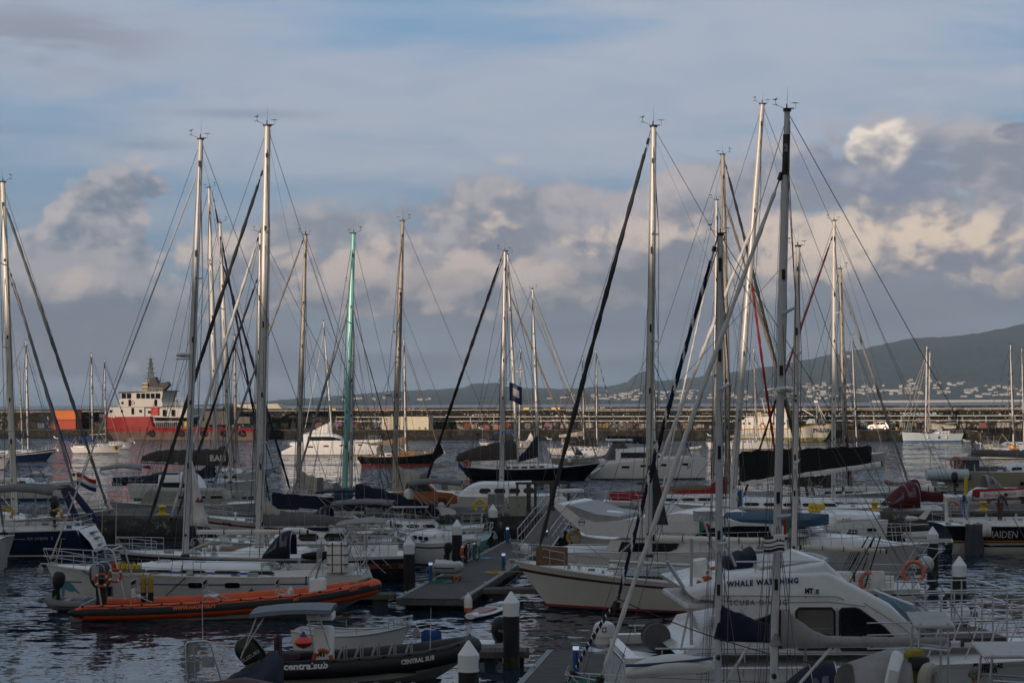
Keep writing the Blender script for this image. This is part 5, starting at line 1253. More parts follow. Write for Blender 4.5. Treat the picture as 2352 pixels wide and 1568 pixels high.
h = far('white sloop anchored in front of the rusty fishing vessel', 1803, 1622, 1031, B=4., fb=(1.15, 1.1, 1.35)); h.cabin(.3, .76, .35, windows=5).rails().gear(16, 7).mast((1731, 800), (1738, 1010), .12, zb=1.4, m=ALUW).boom((1738, 1000), (1668, 1003), .1, cover='cream', h0=.45, vang=True).furled((1733, 820), (1800, 1008), .05, 'blue').windgen(1634, 1000)
h = far('pale grey blue sloop with dark boom cover, bow pointing right', 2035, 1895, 1067, 'greyblue', B=3.9, fb=(1.3, 1.25, 1.55), rake=.25, anti=hullmat('white'), deck=WHITE)
h.cabin(.34, .8, .32).rails().gear(10, 6).mast((1957, 770), (1969, 1040), .11, zb=1.6).boom((1968, 1014), (1900, 1018), .09, cover='dgrey', h0=.7, h1=.5, luff=.3).furled((1963, 800), (2030, 1040), .04, 'light').radar(1949, 818, .26)
h = far('pale blue expedition yacht with two masts moored against the quay', 2071, 2208, 1013, 'paleblue', B=4.3, fb=(1.5, 1.45, 1.75), boot=BLUP, anti=BLUP, rake=.3)
h.cabin(.20, .48, .55, windows=4).rails().gear(20, 15).mast((2129, 795), (2126, 995), .15, m=ALUW, zb=1.7).mast((2136, 808), (2132, 995), .13, m=ALUW, zb=1.7, shrouds=False, name='mizzen_mast', inst=0).boom((2133, 983), (2196, 981), .16, cover='cream', h0=1.0, h1=.35, luff=3.2).bimini(2170, 2196, 3.4, m='cream').hood(2150, 2160, 2., 1., m='cream')
for b_ in ((2063, 990), (2080, 990), (2092, 991)): h.furled((2128 if b_[0] < 2085 else 2131, 812), b_, .05, 'cream', bow=False)
for px, m_, l in ((2125, WHP, 'white'), (2150, BLUP, 'blue'), (2167, WHP, 'small white')): fender(h, px, .8, m_, l+' fender on the pale blue expedition yacht', r=.2)
h = far('dark inflatable workboat lying behind the pale blue yacht', 2205, 2250, 1012, 'black', fb=(1., 1., 1.4), B=3., name='workboat', cat='workboat'); h.cabin(.2, .5, .9, windows=2)
h = far('white yacht with navy canvas anchored behind the cream sloop at right', 2470, 2262, 1035, B=3.9, stripe='navy'); h.cabin(.2, .72, .45, windows=6).rails().gear(14, 22).mast((2347, 800), (2352, 1010), .1, zb=1.3)
h = far('white anchored yacht with navy awning and pale jib patch at the right edge', 2480, 2246, 1052, B=4., stripe='navy')
h.cabin(.2, .72, .45, windows=6).rails().gear(30, 16).mast((2321, 792), (2328, 1030), .12, zb=1.3).boom((2328, 996), (2230, 988), .1, cover='black', h0=.9, h1=.3).bimini(2258, 2292, 3.1, m='black', h=.3).hood(2298, 2286, 1.5, 1.0, m='light').windgen(2252, 1018)
lifering(h.M@Vector((h.loc(2266, 1034).x, h.cs*1.8, 1.55)), .24, horseshoe=True, m=YEL, label='yellow horseshoe buoy on the anchored yacht at the right edge'); flag(h.M@Vector((h.loc(2307, 1030).x, h.cs*2.2, 2.0)), 1.0, .7, [(0, 1, 0, 1, REDP), (0, 1, .28, .72, YEL)], 'small red and yellow flag on the yacht at the right edge', pole=.4, droop=.15)
# inflatable dinghies
def dinghy(bow, stern, Y, label, m=None, r=.21, B=1.6, top=None, motor=False, z0=.12, tiltx=0., up=.25, rub=BLKP, Yb=None):
    m = m or hullmat('grey'); a, c = G(bow, Yb or Y, 0), G(stern, Y, 0); d = a-c; L = d.length
    root = empty('inflatable_dinghy', (a+c)/2+Vector((0, 0, z0)), math.atan2(d.y, d.x)); root.rotation_euler[0] = tiltx
    P = []; N = 12; w_ = B/2-r
    for i in range(N+1): P.append((-L/2+(L*.68)*i/N, w_, up*.15*(i/N)**3))
    for i in range(1, 10): a_ = PI/2-PI*i/10; P.append((-L/2+L*.68+(L*.32-r)*math.cos(a_)**.9 if math.cos(a_) > 0 else 0, w_*math.sin(a_), up*(.15+.85*math.cos(a_)**1.2 if math.cos(a_) > 0 else 0)))
    for i in range(N, -1, -1): P.append((-L/2+(L*.68)*i/N, -w_, up*.15*(i/N)**3))
    P = [(x, y, z+r*.6) for x, y, z in P]; rad = [r*.35]+[r*.8]+[r]*(len(P)-4)+[r*.8]+[r*.35]
    b = MB(); b.path(P, rad, 10); o = b.build('tube', m, root, ang=60)
    q = MB(); q.path([(x, y+math.copysign(r*.95, y) if abs(y) > .3 else y, z-.02) if x < L*.2 else (x+r*.93*((x-L*.1)/(L*.4)), y*1.12, z-.02) for x, y, z in P[1:-1]], .028, 5); q.build('rub_strake', rub, root)
    f = MB(); f.box((-L*.08, 0, .04), (L*.75, w_*2, .05)); f.box((-L*.40, 0, .2), (.05, w_*2, .36)); f.box((0, 0, .28), (.22, w_*2, .04)); f.build('floor', GREYD, root)
    v = MB(); v.loft([[(-L*.42, w_, .02), (-L*.42, 0, -.18), (-L*.42, -w_, .02)], [(L*.1, w_, .02), (L*.1, 0, -.16), (L*.1, -w_, .02)], [(L*.4, .1, .1), (L*.42, 0, .05), (L*.4, -.1, .1)]], 0, closed=False); v.build('hull', hullmat('offwhite'), root)
    if motor: outboard((-L*.46, 0, .30), PI, parent=root, k=.8)
    return tag(root, label, 'dinghy')
dinghy(1612, 1583, ywl(1598, 1032), 'small cream inflatable with outboard drifting alone near the quay', hullmat('offwhite'), motor=True)
dinghy(2225, 2186, ywl(2200, 1052), 'empty pale grey inflatable moored in open water at right', hullmat('grey'))
dinghy(1242, 1216, ywl(1230, 1072), 'little white tender behind the mast of the black ketch', hullmat('offwhite'))
dinghy(2030, 2090, ywl(2060, 1118), 'brown covered inflatable afloat above the long white boom', FAB['tan'], motor=False)
dinghy(2210, 2229, ywl(2220, 1016), 'grey dinghy hoisted behind the pale blue expedition yacht')

# ------------------------------------------------------------------ middle distance
h = H(1378, 1069, 178, 181, fb=(1.35, 1.15, 1.75), B=4.2, rake=2.0, trake=.9, sw=.6, label='black hulled two masted yacht with brown and navy sail covers', cat='sailing boat').build('black', deck=GREYD, sheerband=None)
h.cabin(.30, .72, .45, windows=5).rails().gear(40, 18).cockpit()
h.mast((1166, 585), (1189, 1085), .16, zb=1.3, spreaders=3, sa=.3).boom((1187, 1052), (1048, 1056), .14, cover='brown', h0=2.0, h1=.45, wcov=.28, hprof=lambda u: 1.75*(1-u)**.6*(1 if u > .12 else .8+.2*u/.12)+.35)
h.mast((1223, 664), (1237, 1085), .14, zb=1.3, name='foremast', sa=.3).boom((1236, 1046), (1192, 1058), .12, cover='navy', h0=2.6, h1=.5, wcov=.25, luff=.0, vang=False, sheet=False, hprof=lambda u: .5+1.9*(1-u)**1.4)
h.furled((1168, 668), (1340, 1090), .09, 'tan', bow=False).furled((1226, 690), (1374, 1060), .05, 'cream')
h.furled((1226, 690), (1300, 905), .05, 'light', bow=False); h.radar(1193, 848, .30, 'Raymarine')
q = MB(); A_, B_, C_ = h.loc(1160, 1030), h.loc(1186, 1102), h.loc(1158, 1108); q.add([A_, B_, C_, A_+Vector((0, .05, 0)), B_+Vector((0, .05, 0)), C_+Vector((0, .05, 0))], [(0, 1, 2), (5, 4, 3), (0, 3, 4, 1), (1, 4, 5, 2), (2, 5, 3, 0)]); q.build('staysail', FAB['sail'], h.root, False)
lifering(h.M@Vector((h.loc(1083, 1070).x, h.cs*1.9, 1.7)), .34, horseshoe=True, m=ORG, label='orange horseshoe buoy on the stern rail of the black two masted yacht')
flag(h.M@Vector((h.loc(1052, 1052).x, 0, 2.9)), 1.4, 1.6, [(0, 1, 0, .33, REDP), (0, 1, .33, .66, WHP), (0, 1, .66, 1, BLUP)], 'red white and blue ensign drooping astern of the black two masted yacht', pole=.6, droop=.8, hoist=-1, rz=.5)
h = far('sand coloured steel yacht with grey furled sails along its side, bow off the right edge', 2620, 2140, 1126, 'sand', fb=(1.9, 1.7, 2.3), B=4.8, rake=2., deck=GREYD, anti=ANTI, sw=.7)
h.write('MAAIKE-S', 2171, 2216, 1.05, NAVP, .62, .02).rails(.8).gear(30, 21).cabin(.35, .7, .7, windows=4, z0=.0)
h.boom((2480, 1093), (2205, 1086), .15, cover='grey', h0=.8, h1=.6, vang=False, ties=5, wcov=.3); h.boom((2480, 1052), (2232, 1044), .12, cover='grey', h0=.55, h1=.5, vang=False, sheet=False, wcov=.28)
q = MB(); a, c = h.loc(2166, 1054), h.loc(2240, 1054); q.rbox(((a.x+c.x)/2, 0, a.z+.05), (abs(c.x-a.x), 3.4, .18), .08); o = q.build('hardtop', GREYD, h.root)
q = MB()
for px in (2172, 2197, 2216, 2238): q.tube(h.loc(px, 1056, 1.5*h.cs), h.loc(px+1, 1086, 1.6*h.cs), .05, n=6)
q.build('hardtop_post', ALU, h.root); q = MB(); a = h.loc(2228, 1070, 1.55*h.cs); q.box(a, (1.6, .04, 1.5)); q.build('vinyl_window', CLR, h.root, False); q = MB(); a = h.loc(2203, 1064, 1.5*h.cs); q.box(a, (.9, .06, .9)); q.build('brown_curtain', FAB['tan'], h.root, False)
h.windgen(2137, 1026, (2137, 1098), r=.9, a0=1.2).ports((2330,), .7, .35, .35)
b = MB(); p = h.M@h.loc(2170, 1090, 2.3*h.cs); b.tube(p-Vector((1.6, 0, 0)), p+Vector((2.0, 0, 0)), .5, n=14); o = b.build('rolled_tender', hullmat('paleblue')); tag(o, 'rolled pale blue inflatable on the stern rail of the sand coloured yacht', 'dinghy')
lifering(h.M@Vector((h.loc(2180, 1082).x, h.cs*2.3, 2.6)), .45, horseshoe=True, m=mat('faded_orange', (.62, .19, .12), .7), label='faded orange horseshoe buoy on the sand coloured yacht')
h = catamaran('white catamaran with brown grey boom cover lettered BALI', 545, 330, 1500+128, hz=1.3, hh=1.6, wb=6.5, top='offwhite')
h.mast((505, 512), (529, 1118), .15, m=ALUW, zb=2.2, sa=.6).boom((527, 1066), (326, 1059), .13, cover='brown', h0=.95, h1=.45, wcov=.2, hprof=lambda u: 1.15-.35*u-.4*max(0, u-.8)/.2+.15*(u < .12), vang=False)
h.furled((513, 610), (668, 1130), .09, 'navy', bow=False); x = h.loc(483, 1059)
lettering(h.bo, 'BALI', lambda u, v: Vector((h.loc(483, 1059).x+h.dirx*u*.9, h.cs*.27, 0))+Vector((0, 0, h.loc(483, 1058).z+v)), .62, WHP, 1.3, .02)
q = MB(); a, c = h.loc(362, 1086), h.loc(420, 1086); q.rbox(((a.x+c.x)/2, 0, a.z), (abs(c.x-a.x), 4.2, .12), .05); q.build('hardtop', FAB['slate'], h.root)
h = far('white sloop with red bottom lying behind the left group of masts', 636, 440, 1117, fb=(1.3, 1.25, 1.9), B=4., anti=ANTIR, boot=ANTIR, rake=2.)
h.cabin(.2, .62, .5).rails().gear(10, 31).ports((486, 526, 544), 1.0, .5, .22).mast((539, 770), (541, 1085), .12, m=TANM, zb=1.5).furled((541, 800), (630, 1080), .06, 'dgrey')
h = far('white racing sloop with pale blue deck behind the navy boom cover', 600, 300, 1152, fb=(1.5, 1.5, 1.75), B=4.6, low=hullmat('dark'))
h.mast((480, 432), (498, 1148), .16, m=ALUW, zb=1.8, spreaders=3, sa=.5).boom((494, 1110), (259, 1110), .15, cover='navy', h0=1.15, h1=.45, wcov=.26, luff=1.1, hprof=lambda u: .95+.35*(1-u)**3-.45*u+(.9*(1-u/.13) if u < .13 else 0))
h.cabin(.35, .78, .35, m=mat('deck_pale_blue', (.45, .55, .68), .4)).rails().furled((493, 470), (618, 1142), .09, 'navy').gear(20, 33)
h = far('white yacht with blue boot stripe behind the grey bimini at left', -150, 166, 1146, boot=BLUP, anti=BLUP, fb=(1.5, 1.3, 1.8), B=4.4, stripe='dark'); h.cabin(.3, .75, .5, windows=5, stripe=NAVP).rails().gear(20, 41)
flag(h.M@Vector((h.loc(176, 1085).x, 0, h.loc(176, 1085).z)), 1.7, 1.05, [(0, 1, 0, .33, REDP), (0, 1, .33, .66, WHP), (0, 1, .66, 1, NAVP)], 'large red white and blue ensign flying at the stern of the white yacht at left', pole=2.4, droop=.35)
# boats berthed beyond the inner pier
h = H(960, 1290, 121, 121, fb=(1.6, 1.5, 1.7), B=4.4, label='long white deck saloon yacht with dark windows beyond the pier', cat='sailing boat').build('white')
h.cabin(.18, .72, .95, windows=4, m=WHITE).rails().gear(20, 51).mast((1160, 578), (1151, 1170), .16, zb=1.9, spreaders=3, sa=.4).furled((1147, 606), (977, 1112), .10, 'black').stay((1158, 590), (966, 1140)).panel(1156-0, 1275, 1138, 2.4, m=WHITE, legs=False, name='hardtop')
q = MB(); A_, B_, C_, D_ = h.loc(1008, 1010), h.loc(1020, 1040), h.loc(1012, 1046), h.loc(992, 1062); b_ = [A_, B_, C_, D_, h.loc(990, 1050)]
q.add([p+Vector((0, -.06, 0)) for p in b_]+[p+Vector((0, .06, 0)) for p in b_], [(0, 1, 2, 3, 4), (9, 8, 7, 6, 5)]+[(i, 5+i, 5+(i+1) % 5, (i+1) % 5) for i in range(5)]); q.build('loose_clew', FAB['black'], h.root, False)
flag(h.M@Vector((h.loc(1170, 878).x, h.cs*1., h.loc(1170, 878).z)), .9, 1.25, [(0, 1, 0, 1, NAVP), (.3, .75, .25, .7, WHP)], 'dark blue flag with a white emblem flying high among the centre masts', pole=0, droop=.35)
h = H(669, 920, 126, 126, fb=(1.3, 1.2, 1.6), B=3.9, label='grey masted yacht beyond the pier with cream and grey banded sail, left one', cat='sailing boat').build('offwhite')
def banded(h, a, b_, h0, h1, luffp=.5):
    h.boom(a, b_, .11, m=FAB['cream'], cover='cream', wcov=.24, vang=False, ties=6, hprof=lambda u: h1+(h0-h1)*(1-u)**2.2, k0=-.02)
    for k in (.27, .47, .67, .87):
        A, B_ = h.loc(*a), h.loc(*b_); D = B_-A; p = A+D*k; q = MB(); hh = h1+(h0-h1)*(1-k)**2.2
        rings = [[p+D.normalized()*u+Vector((0, .27*math.cos(2*PI*j/12)*(.55+.45*(1-k))*1.03, hh*.45+(hh*.62)*math.sin(2*PI*j/12))) for j in range(12)] for u in (-.22, .22)]
        q.loft(rings, 0).build('grey_band', FAB['grey'], h.bo)
h.cabin(.25, .72, .5).rails().gear(12, 52).mast((702, 540), (684, 1150), .16, m=TANM, zb=1.5, sa=.4); banded(h, (686, 1139), (871, 1137), 2.0, .5); h.furled((691, 566), (474, 1158), .085, 'light', bow=False)
h = H(1130+60, 860, 124, 124, fb=(1.3, 1.2, 1.6), B=3.9, label='grey masted yacht beyond the pier with cream and grey banded sail, centre one', cat='sailing boat').build('offwhite')
h.cabin(.25, .72, .5).rails().gear(12, 53).mast((925, 508), (904, 1165), .17, m=TANM, zb=1.5, sa=.4, spreaders=3); banded(h, (908, 1131), (1150, 1136), 2.1, .5); h.radar(906, 760, .24, dy=0.); h.radar(892, 905, .32, 'Raymarine')
h = H(667, 905, 119, 119, fb=(1.2, 1.1, 1.5), B=3.6, label='white sloop beyond the pier under the shorter grey mast', cat='sailing boat').build('white')
h.cabin().rails().mast((809, 651), (806, 1150), .13, zb=1.4, sa=.4, m=ALU).furled((803, 706), (670, 1142), .085, 'light').gear(10, 54)
h = H(960, 700, 115, 115, fb=(1.3, 1.2, 1.5), B=3.8, label='yacht beyond the pier with a turquoise painted mast', cat='sailing boat').build('mint')
h.cabin().rails().mast((812, 537), (790, 1150), .18, m=TEAL, zb=1.5, spreaders=2, sa=.2).gear(10, 55).furled((808, 700), (930, 1140), .03, 'maroon')
q = MB(); p = h.loc(789, 1133); q.lathe(p, [(.45, -.5), (.75, -.1), (.5, .25), (.3, .3)], 10); q.build('mast_boot', FAB['teal'], h.root)
h = H(250, 600, 117, 117, fb=(1.4, 1.3, 1.5), B=4., label='olive grey motor sailer with a boxy wheelhouse and framed windows beyond the pier', cat='sailing boat').build('grey')
h.cabin(.22, .78, 1.0, windows=3, m=mat('olive_grey', (.24, .25, .21), .5), wl=.6, wh=.42, wz=.6, frame_m=WHP, front=.12).rails().gear(30, 56).panel(275, 335, 1172, 1.0, legs=False).bimini(240, 335, 3.6, m='light', h=.4)
h = H(1885, 1385, 117, 118, fb=(1.3, 1.25, 1.6), B=4.3, label='yacht with a long red boom cover and tan sail beyond the right hand pier', cat='sailing boat').build('white')
h.cabin(.2, .7, .5, windows=5).rails().gear(30, 57).mast((1660, 356), (1673, 1150), .19, m=TANM, zb=1.6, spreaders=3, sa=.3)
h.boom((1670, 1163), (1400, 1146), .14, m=ALU, cover='red', wcov=.26, hprof=lambda u: 1.45-.95*u**.7+(1.0*(1-u/.16) if u < .16 else 0)*.9, luff=.8, ties=8)
q = MB(); A, B_ = h.loc(1600, 1132), h.loc(1520, 1138); q.path([h.loc(1662, 1122), h.loc(1600, 1118), h.loc(1520, 1124), h.loc(1440, 1130)], [.16, .22, .2, .1], 9, sq=.5).build('folded_sail', FAB['tan'], h.bo)
h.furled((1668, 470), (1880, 1170), .10, 'tan'); h.furled((1671, 395), (1862, 1165), .10, 'dgrey', bow=False).radar(1671, 881, .30, 'B&G')
h.windgen(1471, 1110, (1471, 1150), m=FAB['slate'], r=.7, tail=False, mb=NAVP)
h = H(1460, 2110, 107, 107, fb=(1.6, 1.5, 1.9), B=5., label='big white sloop with a tall silver mast and huge black boom cover', cat='sailing boat').build('white')
h.cabin(.3, .75, .5, windows=5).rails().gear(30, 58).mast((1751, 240), (1680, 1180), .20, m=ALU, zb=1.8, spreaders=3, sa=.3, sprlen=1.6)
h.boom((1698, 1108), (2024, 1065), .17, m=ALUW, cover='black', wcov=.22, pack=True, ties=0, k1=.93, hprof=lambda u: 2.0-.78*u, vang=False)
q = MB(); A = h.loc(1789, 1071); q.add([(A.x+u*h.dirx, h.cs*.30, A.z+v) for u, v in ((-.22, 0), (0, -.22), (.22, 0), (0, .22))], [(0, 1, 2, 3)]); q.add([(A.x+u*h.dirx, h.cs*.31, A.z+v) for u, v in ((-.15, 0), (0, -.15), (.15, 0), (0, .15))], [(0, 1, 2, 3)], 1); q.build('diamond_badge', [WHP, SKYB], h.bo, False)
h.furled((1728, 520), (1474, 1168), .11, 'sail'); h.furled((1720, 600), (1800, 1172), .075, 'red', bow=False)
h = H(1700, 2195, 112, 112, fb=(1.3, 1.2, 1.6), B=4., label='white sloop with maroon rolled jib and long bare white boom', cat='sailing boat').build('white')
h.cabin(.25, .72, .5, windows=5).rails().gear(30, 59).mast((1916, 508), (1914, 1165), .14, m=ALUW, zb=1.6, spreaders=2, sa=.5).furled((1907, 558), (1704, 1153), .075, 'maroon', stripe=None).boom((1936, 1122), (2146, 1122), .17, m=ALUW, vang=True).hood(2060, 2104, 1.55, 1.35, m='maroon', w=1.3)
h = H(2090, 1780, 127, 127, fb=(1.2, 1.2, 1.5), B=3.9, label='weathered tan masted yacht with dark canvas behind the bare white boom', cat='sailing boat').build('offwhite')
h.cabin().rails().gear(16, 60).mast((1930, 618), (1944, 1140), .16, m=TANM, zb=1.5, sa=.4).furled((1935, 660), (2087, 1110), .10, 'light').boom((1912, 1118), (1790, 1112), .1, cover='dgrey', h0=.9, h1=.45).bimini(1793, 1905, 3.2, m='yellow', w=1.2, h=.1).furled((1943, 1000), (1953, 1135), .16, 'maroon', bow=False)
h = H(1500, 1790, 134, 134, fb=(1.2, 1.1, 1.5), B=3.9, label='yellow canopied sloop mostly hidden behind the red boom cover', cat='sailing boat').build('white')
h.cabin().rails().mast((1646, 460), (1640, 1140), .15, zb=1.5, sa=.3).bimini(1718, 1770, 4.0, m='yellow', w=1.5, h=.2).gear(10, 61).furled((1643, 560), (1520, 1130), .07, 'sail')
# ------------------------------------------------------------------ inner pier, pontoons, piles
CONC = stone_mat('pier_concrete', (.055, .055, .05), (.13, .125, .115), .5, 0.)
pier = empty('pier', (0, 0, 0)); tag(pier, kind='structure')
b = MB(); b.box((0, 105, -.2), (160, 9.5, 3.3)); b.build('pier_body', CONC, pier, False)
b = MB(); b.box((0, 100.6, 1.5), (160, .6, .22)); b.build('pier_kerb', mat('pier_kerb_stone', (.16, .155, .14), .9, var=.3, vs=.8), pier, False)
DECKM = mat('pontoon_planks', (.080, .078, .078), .85, var=.25, vs=2.5, bump=.3, bs=12.)
EDGEM = mat('pontoon_edge', (.26, .27, .28), .7, var=.2, vs=2.); FLOAT = mat('float_dark', (.03, .03, .03), .9, var=.4, vs=2., stain=(.10, .09, .06, 1., .5, .5))
PA = math.atan(.1505)     # pontoons run away from the viewer, leaning right
def pontoon(name, x_left, Y0, L, wd, label, z=.48, yaw=PA, cat='pontoon'):
    root = empty(name, (x_left, Y0, 0), -yaw); b = MB(); n = int(L/.14)
    for k in range(n): b.box((wd/2, .07+k*.14, z-.02), (wd-.36, .128, .04), 0)
    b.build('plank', DECKM, root, False); root['_'] = 0; del root['_']
    tag(root.children[0], kind='stuff')
    for sg in (0, 1):
        e = MB(); n2 = max(1, int(L/3)); x = .09 if sg == 0 else wd-.09
        for k in range(n2): e.box((x, L*(k+.5)/n2, z-.01), (.18, L/n2-.02, .07)); 
        e.build('edge_plate', EDGEM, root, False)
    f = MB(); f.box((wd/2, L/2, z-.16), (wd-.04, L, .22)); f.build('frame', mat('pontoon_frame', (.10, .10, .10), .7, var=.3), root, False)
    n3 = max(1, int(L/5))
    for k in range(n3): q = MB(); q.box((wd/2, L*(k+.5)/n3, z-.60), (wd*.85, L/n3*.72, .7)); q.build('float', FLOAT, root, False)
    for k in range(int(L/4)):
        for x in (.12, wd-.12):
            c = MB(); c.tube((x, 1.2+k*4-.12, z+.1), (x, 1.2+k*4+.12, z+.1), .025, n=6); c.tube((x, 1.2+k*4, z), (x, 1.2+k*4, z+.1), .03, n=6); c.build('cleat', STEEL, root)
    return tag(root, label, cat)
PJ = pontoon('pontoon', G(906.5, 67.2).x, 67.2, 29, 2.72, 'long floating pontoon leading from the middle of the marina to the gangway')
PN = pontoon('pontoon', -.9, 40, 13.0, 2.55, 'nearer floating pontoon at the bottom edge with pale edge plates')
def finger(px0, px1, Y, z=.42, wd=.9, label='', Y2=None):
    a, c = G(px0, Y), G(px1, Y2 or Y); d = c-a; L = d.length; root = empty('finger_pontoon', a, math.atan2(d.y, d.x)); b = MB()
    n = int(L/.14)
    for k in range(n): b.box((.07+k*.14, 0, z), (.128, wd, .04))
    tag(b.build('plank', DECKM, root, False), kind='stuff'); [MB().box((L/2, u*wd/2, z-.08), (L, .06, .18)).build('beam', mat('timber_beam', (.16, .13, .10), .9, var=.3, vs=4.), root, False) for u in (1, -1)]
    [MB().box((L*u, 0, z-.5), (L*.2, wd*.9, .7)).build('float', FLOAT, root, False) for u in (.25, .8)]; return tag(root, label, 'finger pontoon')
finger(1092, 1330, 71.0, label='short finger pontoon running right from the long pontoon towards the cream bow'); finger(735, 905, 69.3, label='finger pontoon under the bow of the orange inflatable')
finger(1092, 1212, 53.3, label='short finger pontoon behind the nearest white capped pile'); finger(2060, 2235, 62.6, label='finger pontoon beside the right hand pile with a tyre')
# piles
def pile(px, wpx, Y, label, letter=None, top=2.30):
    root = empty('mooring_pile', G(px, Y, 0)); r = .248; b = MB(); b.lathe((0, 0, 0), [(r, -1.2), (r, top-.72)], 28); b.build('shaft', mat('pile_black', (.012, .013, .013), .55, var=.5, vs=2., bump=.15, stain=(.035, .035, .03, 1.5, .56, .6)), root)
    b = MB(); b.lathe((0, 0, 0), [(r*1.012, -.5), (r*1.012, .34)], 24); b.build('weed_band', mat('weed', (.045, .042, .022), .95, var=.6, vs=5., bump=.6, stain=(.10, .10, .08, 5., .5, .7)), root)
    b = MB(); b.lathe((0, 0, 0), [(r*1.04, top-.74), (r*1.045, top-.34), (r*.98, top-.32), (.035, top-.015), (.01, top)], 28); b.build('cap', mat('pile_cap_white', (.80, .82, .84), .5, var=.05, vs=3., stain=(.30, .28, .25, 5., .66, .5)), root)
    if letter:
        for s_, a in ((letter, -.62), (letter, PI+.3)):
            lettering(root, s_, lambda u, v: Vector(((r*1.06)*math.sin(1.25+u/r*1.0-.0), -(r*1.06)*math.cos(1.25+u/r), top-.66+v)), .26, BLKP, None, .03); break
    return tag(root, label, 'mooring pile', 'white capped black mooring piles')
pile(938, 27, 74.4, 'white capped black pile marked J at the left of the pontoon end', 'J'); pile(1048, 23, 85.0, 'white capped black pile behind the upturned grey dinghy')
pile(1131, 20, 97.6, 'white capped black pile next to the beige cabinet, smallest of the row'); pile(1171.5, 37, 52.6, 'white capped black pile in front of the paddle board', 'I')
pile(1073, 47, 41.8, 'nearest white capped pile, cut off by the bottom edge', 'I'); pt6 = pile(2201.5, 31, 63.6, 'white capped black pile with a tyre roped to its left side'); pile(2140.5, 25, 78.5, 'white capped pile overlapped by the stern of the black racing yacht')
q = MB(); q.torus((0, 0, 0), .26, .085, Matrix.Rotation(.7, 3, 'Z'), 20, 8); o = q.build('tyre_fender', RUB); o.location = pt6.location+Vector((-.44, -.15, .62)); tag(o, 'black tyre tied to the right hand mooring pile', 'tyre')
q = MB(); q.torus((0, 0, 0), .27, .025, Matrix.Rotation(PI/2, 3, 'X'), 20, 6); o = q.build('rope_loop', GRN); o.location = pt6.location+Vector((0, 0, .98)); o.rotation_euler = (.25, .1, 0); tag(o, 'green rope looped round the right hand pile', 'rope')
# service pedestals
def pedestal(px, py_top, py_bot, label, lit=True):
    hz_ = .48; Y = FP*(HC-hz_)/unroll(px, py_bot)[1]; H_ = (unroll(px, py_bot)[1]-unroll(px, py_top)[1])/FP*Y; root = empty('service_pedestal', G(px, Y, hz_)); w_ = .155
    b = MB(); b.rbox((0, 0, H_*.42), (w_*1.1, w_, H_*.84), .02); b.build('column', BLUP, root)
    b = MB(); b.rbox((0, 0, H_*.90), (w_*1.05, w_*.95, H_*.13), .02); b.build('lamp', mat('pedestal_lamp', (.7, .72, .74), .4, emit=(.8, .9, 1., .35)), root)
    b = MB(); b.rbox((0, 0, H_*.985), (w_*1.2, w_*1.1, .04), .015); b.build('lid', BLUP, root); b = MB(); b.box((w_*.1, -w_*.52, H_*.5), (.03, .01, H_*.5)); b.build('groove', BLKP, root, False)
    b = MB(); b.path([(w_*.5, -.05, H_*.6), (w_*1.0, -.1, H_*.4), (w_*.9, -.1, .1), (w_*1.4, -.2, .03)], .015, 5); b.path([(-w_*.5, -.05, H_*.75), (-w_*1.1, -.1, H_*.6), (-w_*1.0, -.1, .2)], .012, 5); b.build('power_cable', paint('cable_cream', (.35, .33, .22)), root)
    return tag(root, label, 'pedestal', 'blue service pedestals on the pontoons')
pedestal(987, 1289, 1335, 'blue pedestal beside the upturned grey dinghy'); pedestal(1154.5, 1268, 1312, 'blue pedestal with a yellow hose coiled at its foot'); pedestal(1164, 1209, 1246, 'blue pedestal left of the gangway foot')
pedestal(1088, 1244, 1284, 'blue pedestal behind the leaning bicycle'); pedestal(1253, 1215, 1250, 'blue pedestal right of the gangway foot'); pedestal(1319.5, 1479, 1553, 'blue pedestal at the foot of the striped rolled sail, nearest')
# things on the pontoon
def onp(px, py, z=.48): Y = FP*(HC-z)/unroll(px, py)[1]; return G(px, Y, z)
d = dinghy(1064, 992, onp(1000, 1326).y, 'grey inflatable dinghy lying upside down on the pontoon', hullmat('grey'), z0=1.05, B=1.5, up=-.05); d.rotation_euler[0] = PI; d.rotation_euler[1] = .04; d.scale = (1, .8, 1.1)
outboard(onp(1030, 1300)+Vector((-.1, .8, .3)), .5, 'dark covered outboard motor behind the upturned dinghy', m=RUB, k=.7)
b = MB(); p = onp(1046, 1334); b.rbox(p+Vector((0, 0, .13)), (.40, .28, .25), .03); o = b.build('storage_crate', REDD); o2 = MB(); o2.torus(p+Vector((0, -.15, .13)), .09, .012, None, 14, 5); o2.build('ring_mark', YEL, o); tag(o, 'small red crate with a yellow ring mark on the pontoon', 'crate')
def hose(px, py, r, m, label, n=4):
    p = onp(px, py); b = MB(); P = []
    for i in range(n*16): a = 2*PI*i/16; rr_ = r*(1-.12*i/16/n*4*.6+.06*math.sin(a*1.7)); P.append(p+Vector((rr_*1.25*math.cos(a), rr_*.9*math.sin(a), .02+.012*i/16)))
    P += [P[-1]+Vector((.5, .1, -.02)), P[-1]+Vector((1.0, .25, -.02))]
    b.path(P, .016, 5); return tag(b.build('hose_coil', m), label, 'hose')
hose(1137, 1315, .42, YEL, 'yellow hose coiled on the pontoon edge'); hose(1222, 1251, .5, YEL, 'yellow hose stretched out at the gangway foot'); hose(1108, 1283, .28, SKYB, 'light blue hose coiled by the bicycles'); hose(1010, 1338, .45, GRN, 'dark green net rope heaped by the front pedestal'); hose(1345, 1563, .5, GRN, 'green rope heap at the bottom of the nearer pontoon')
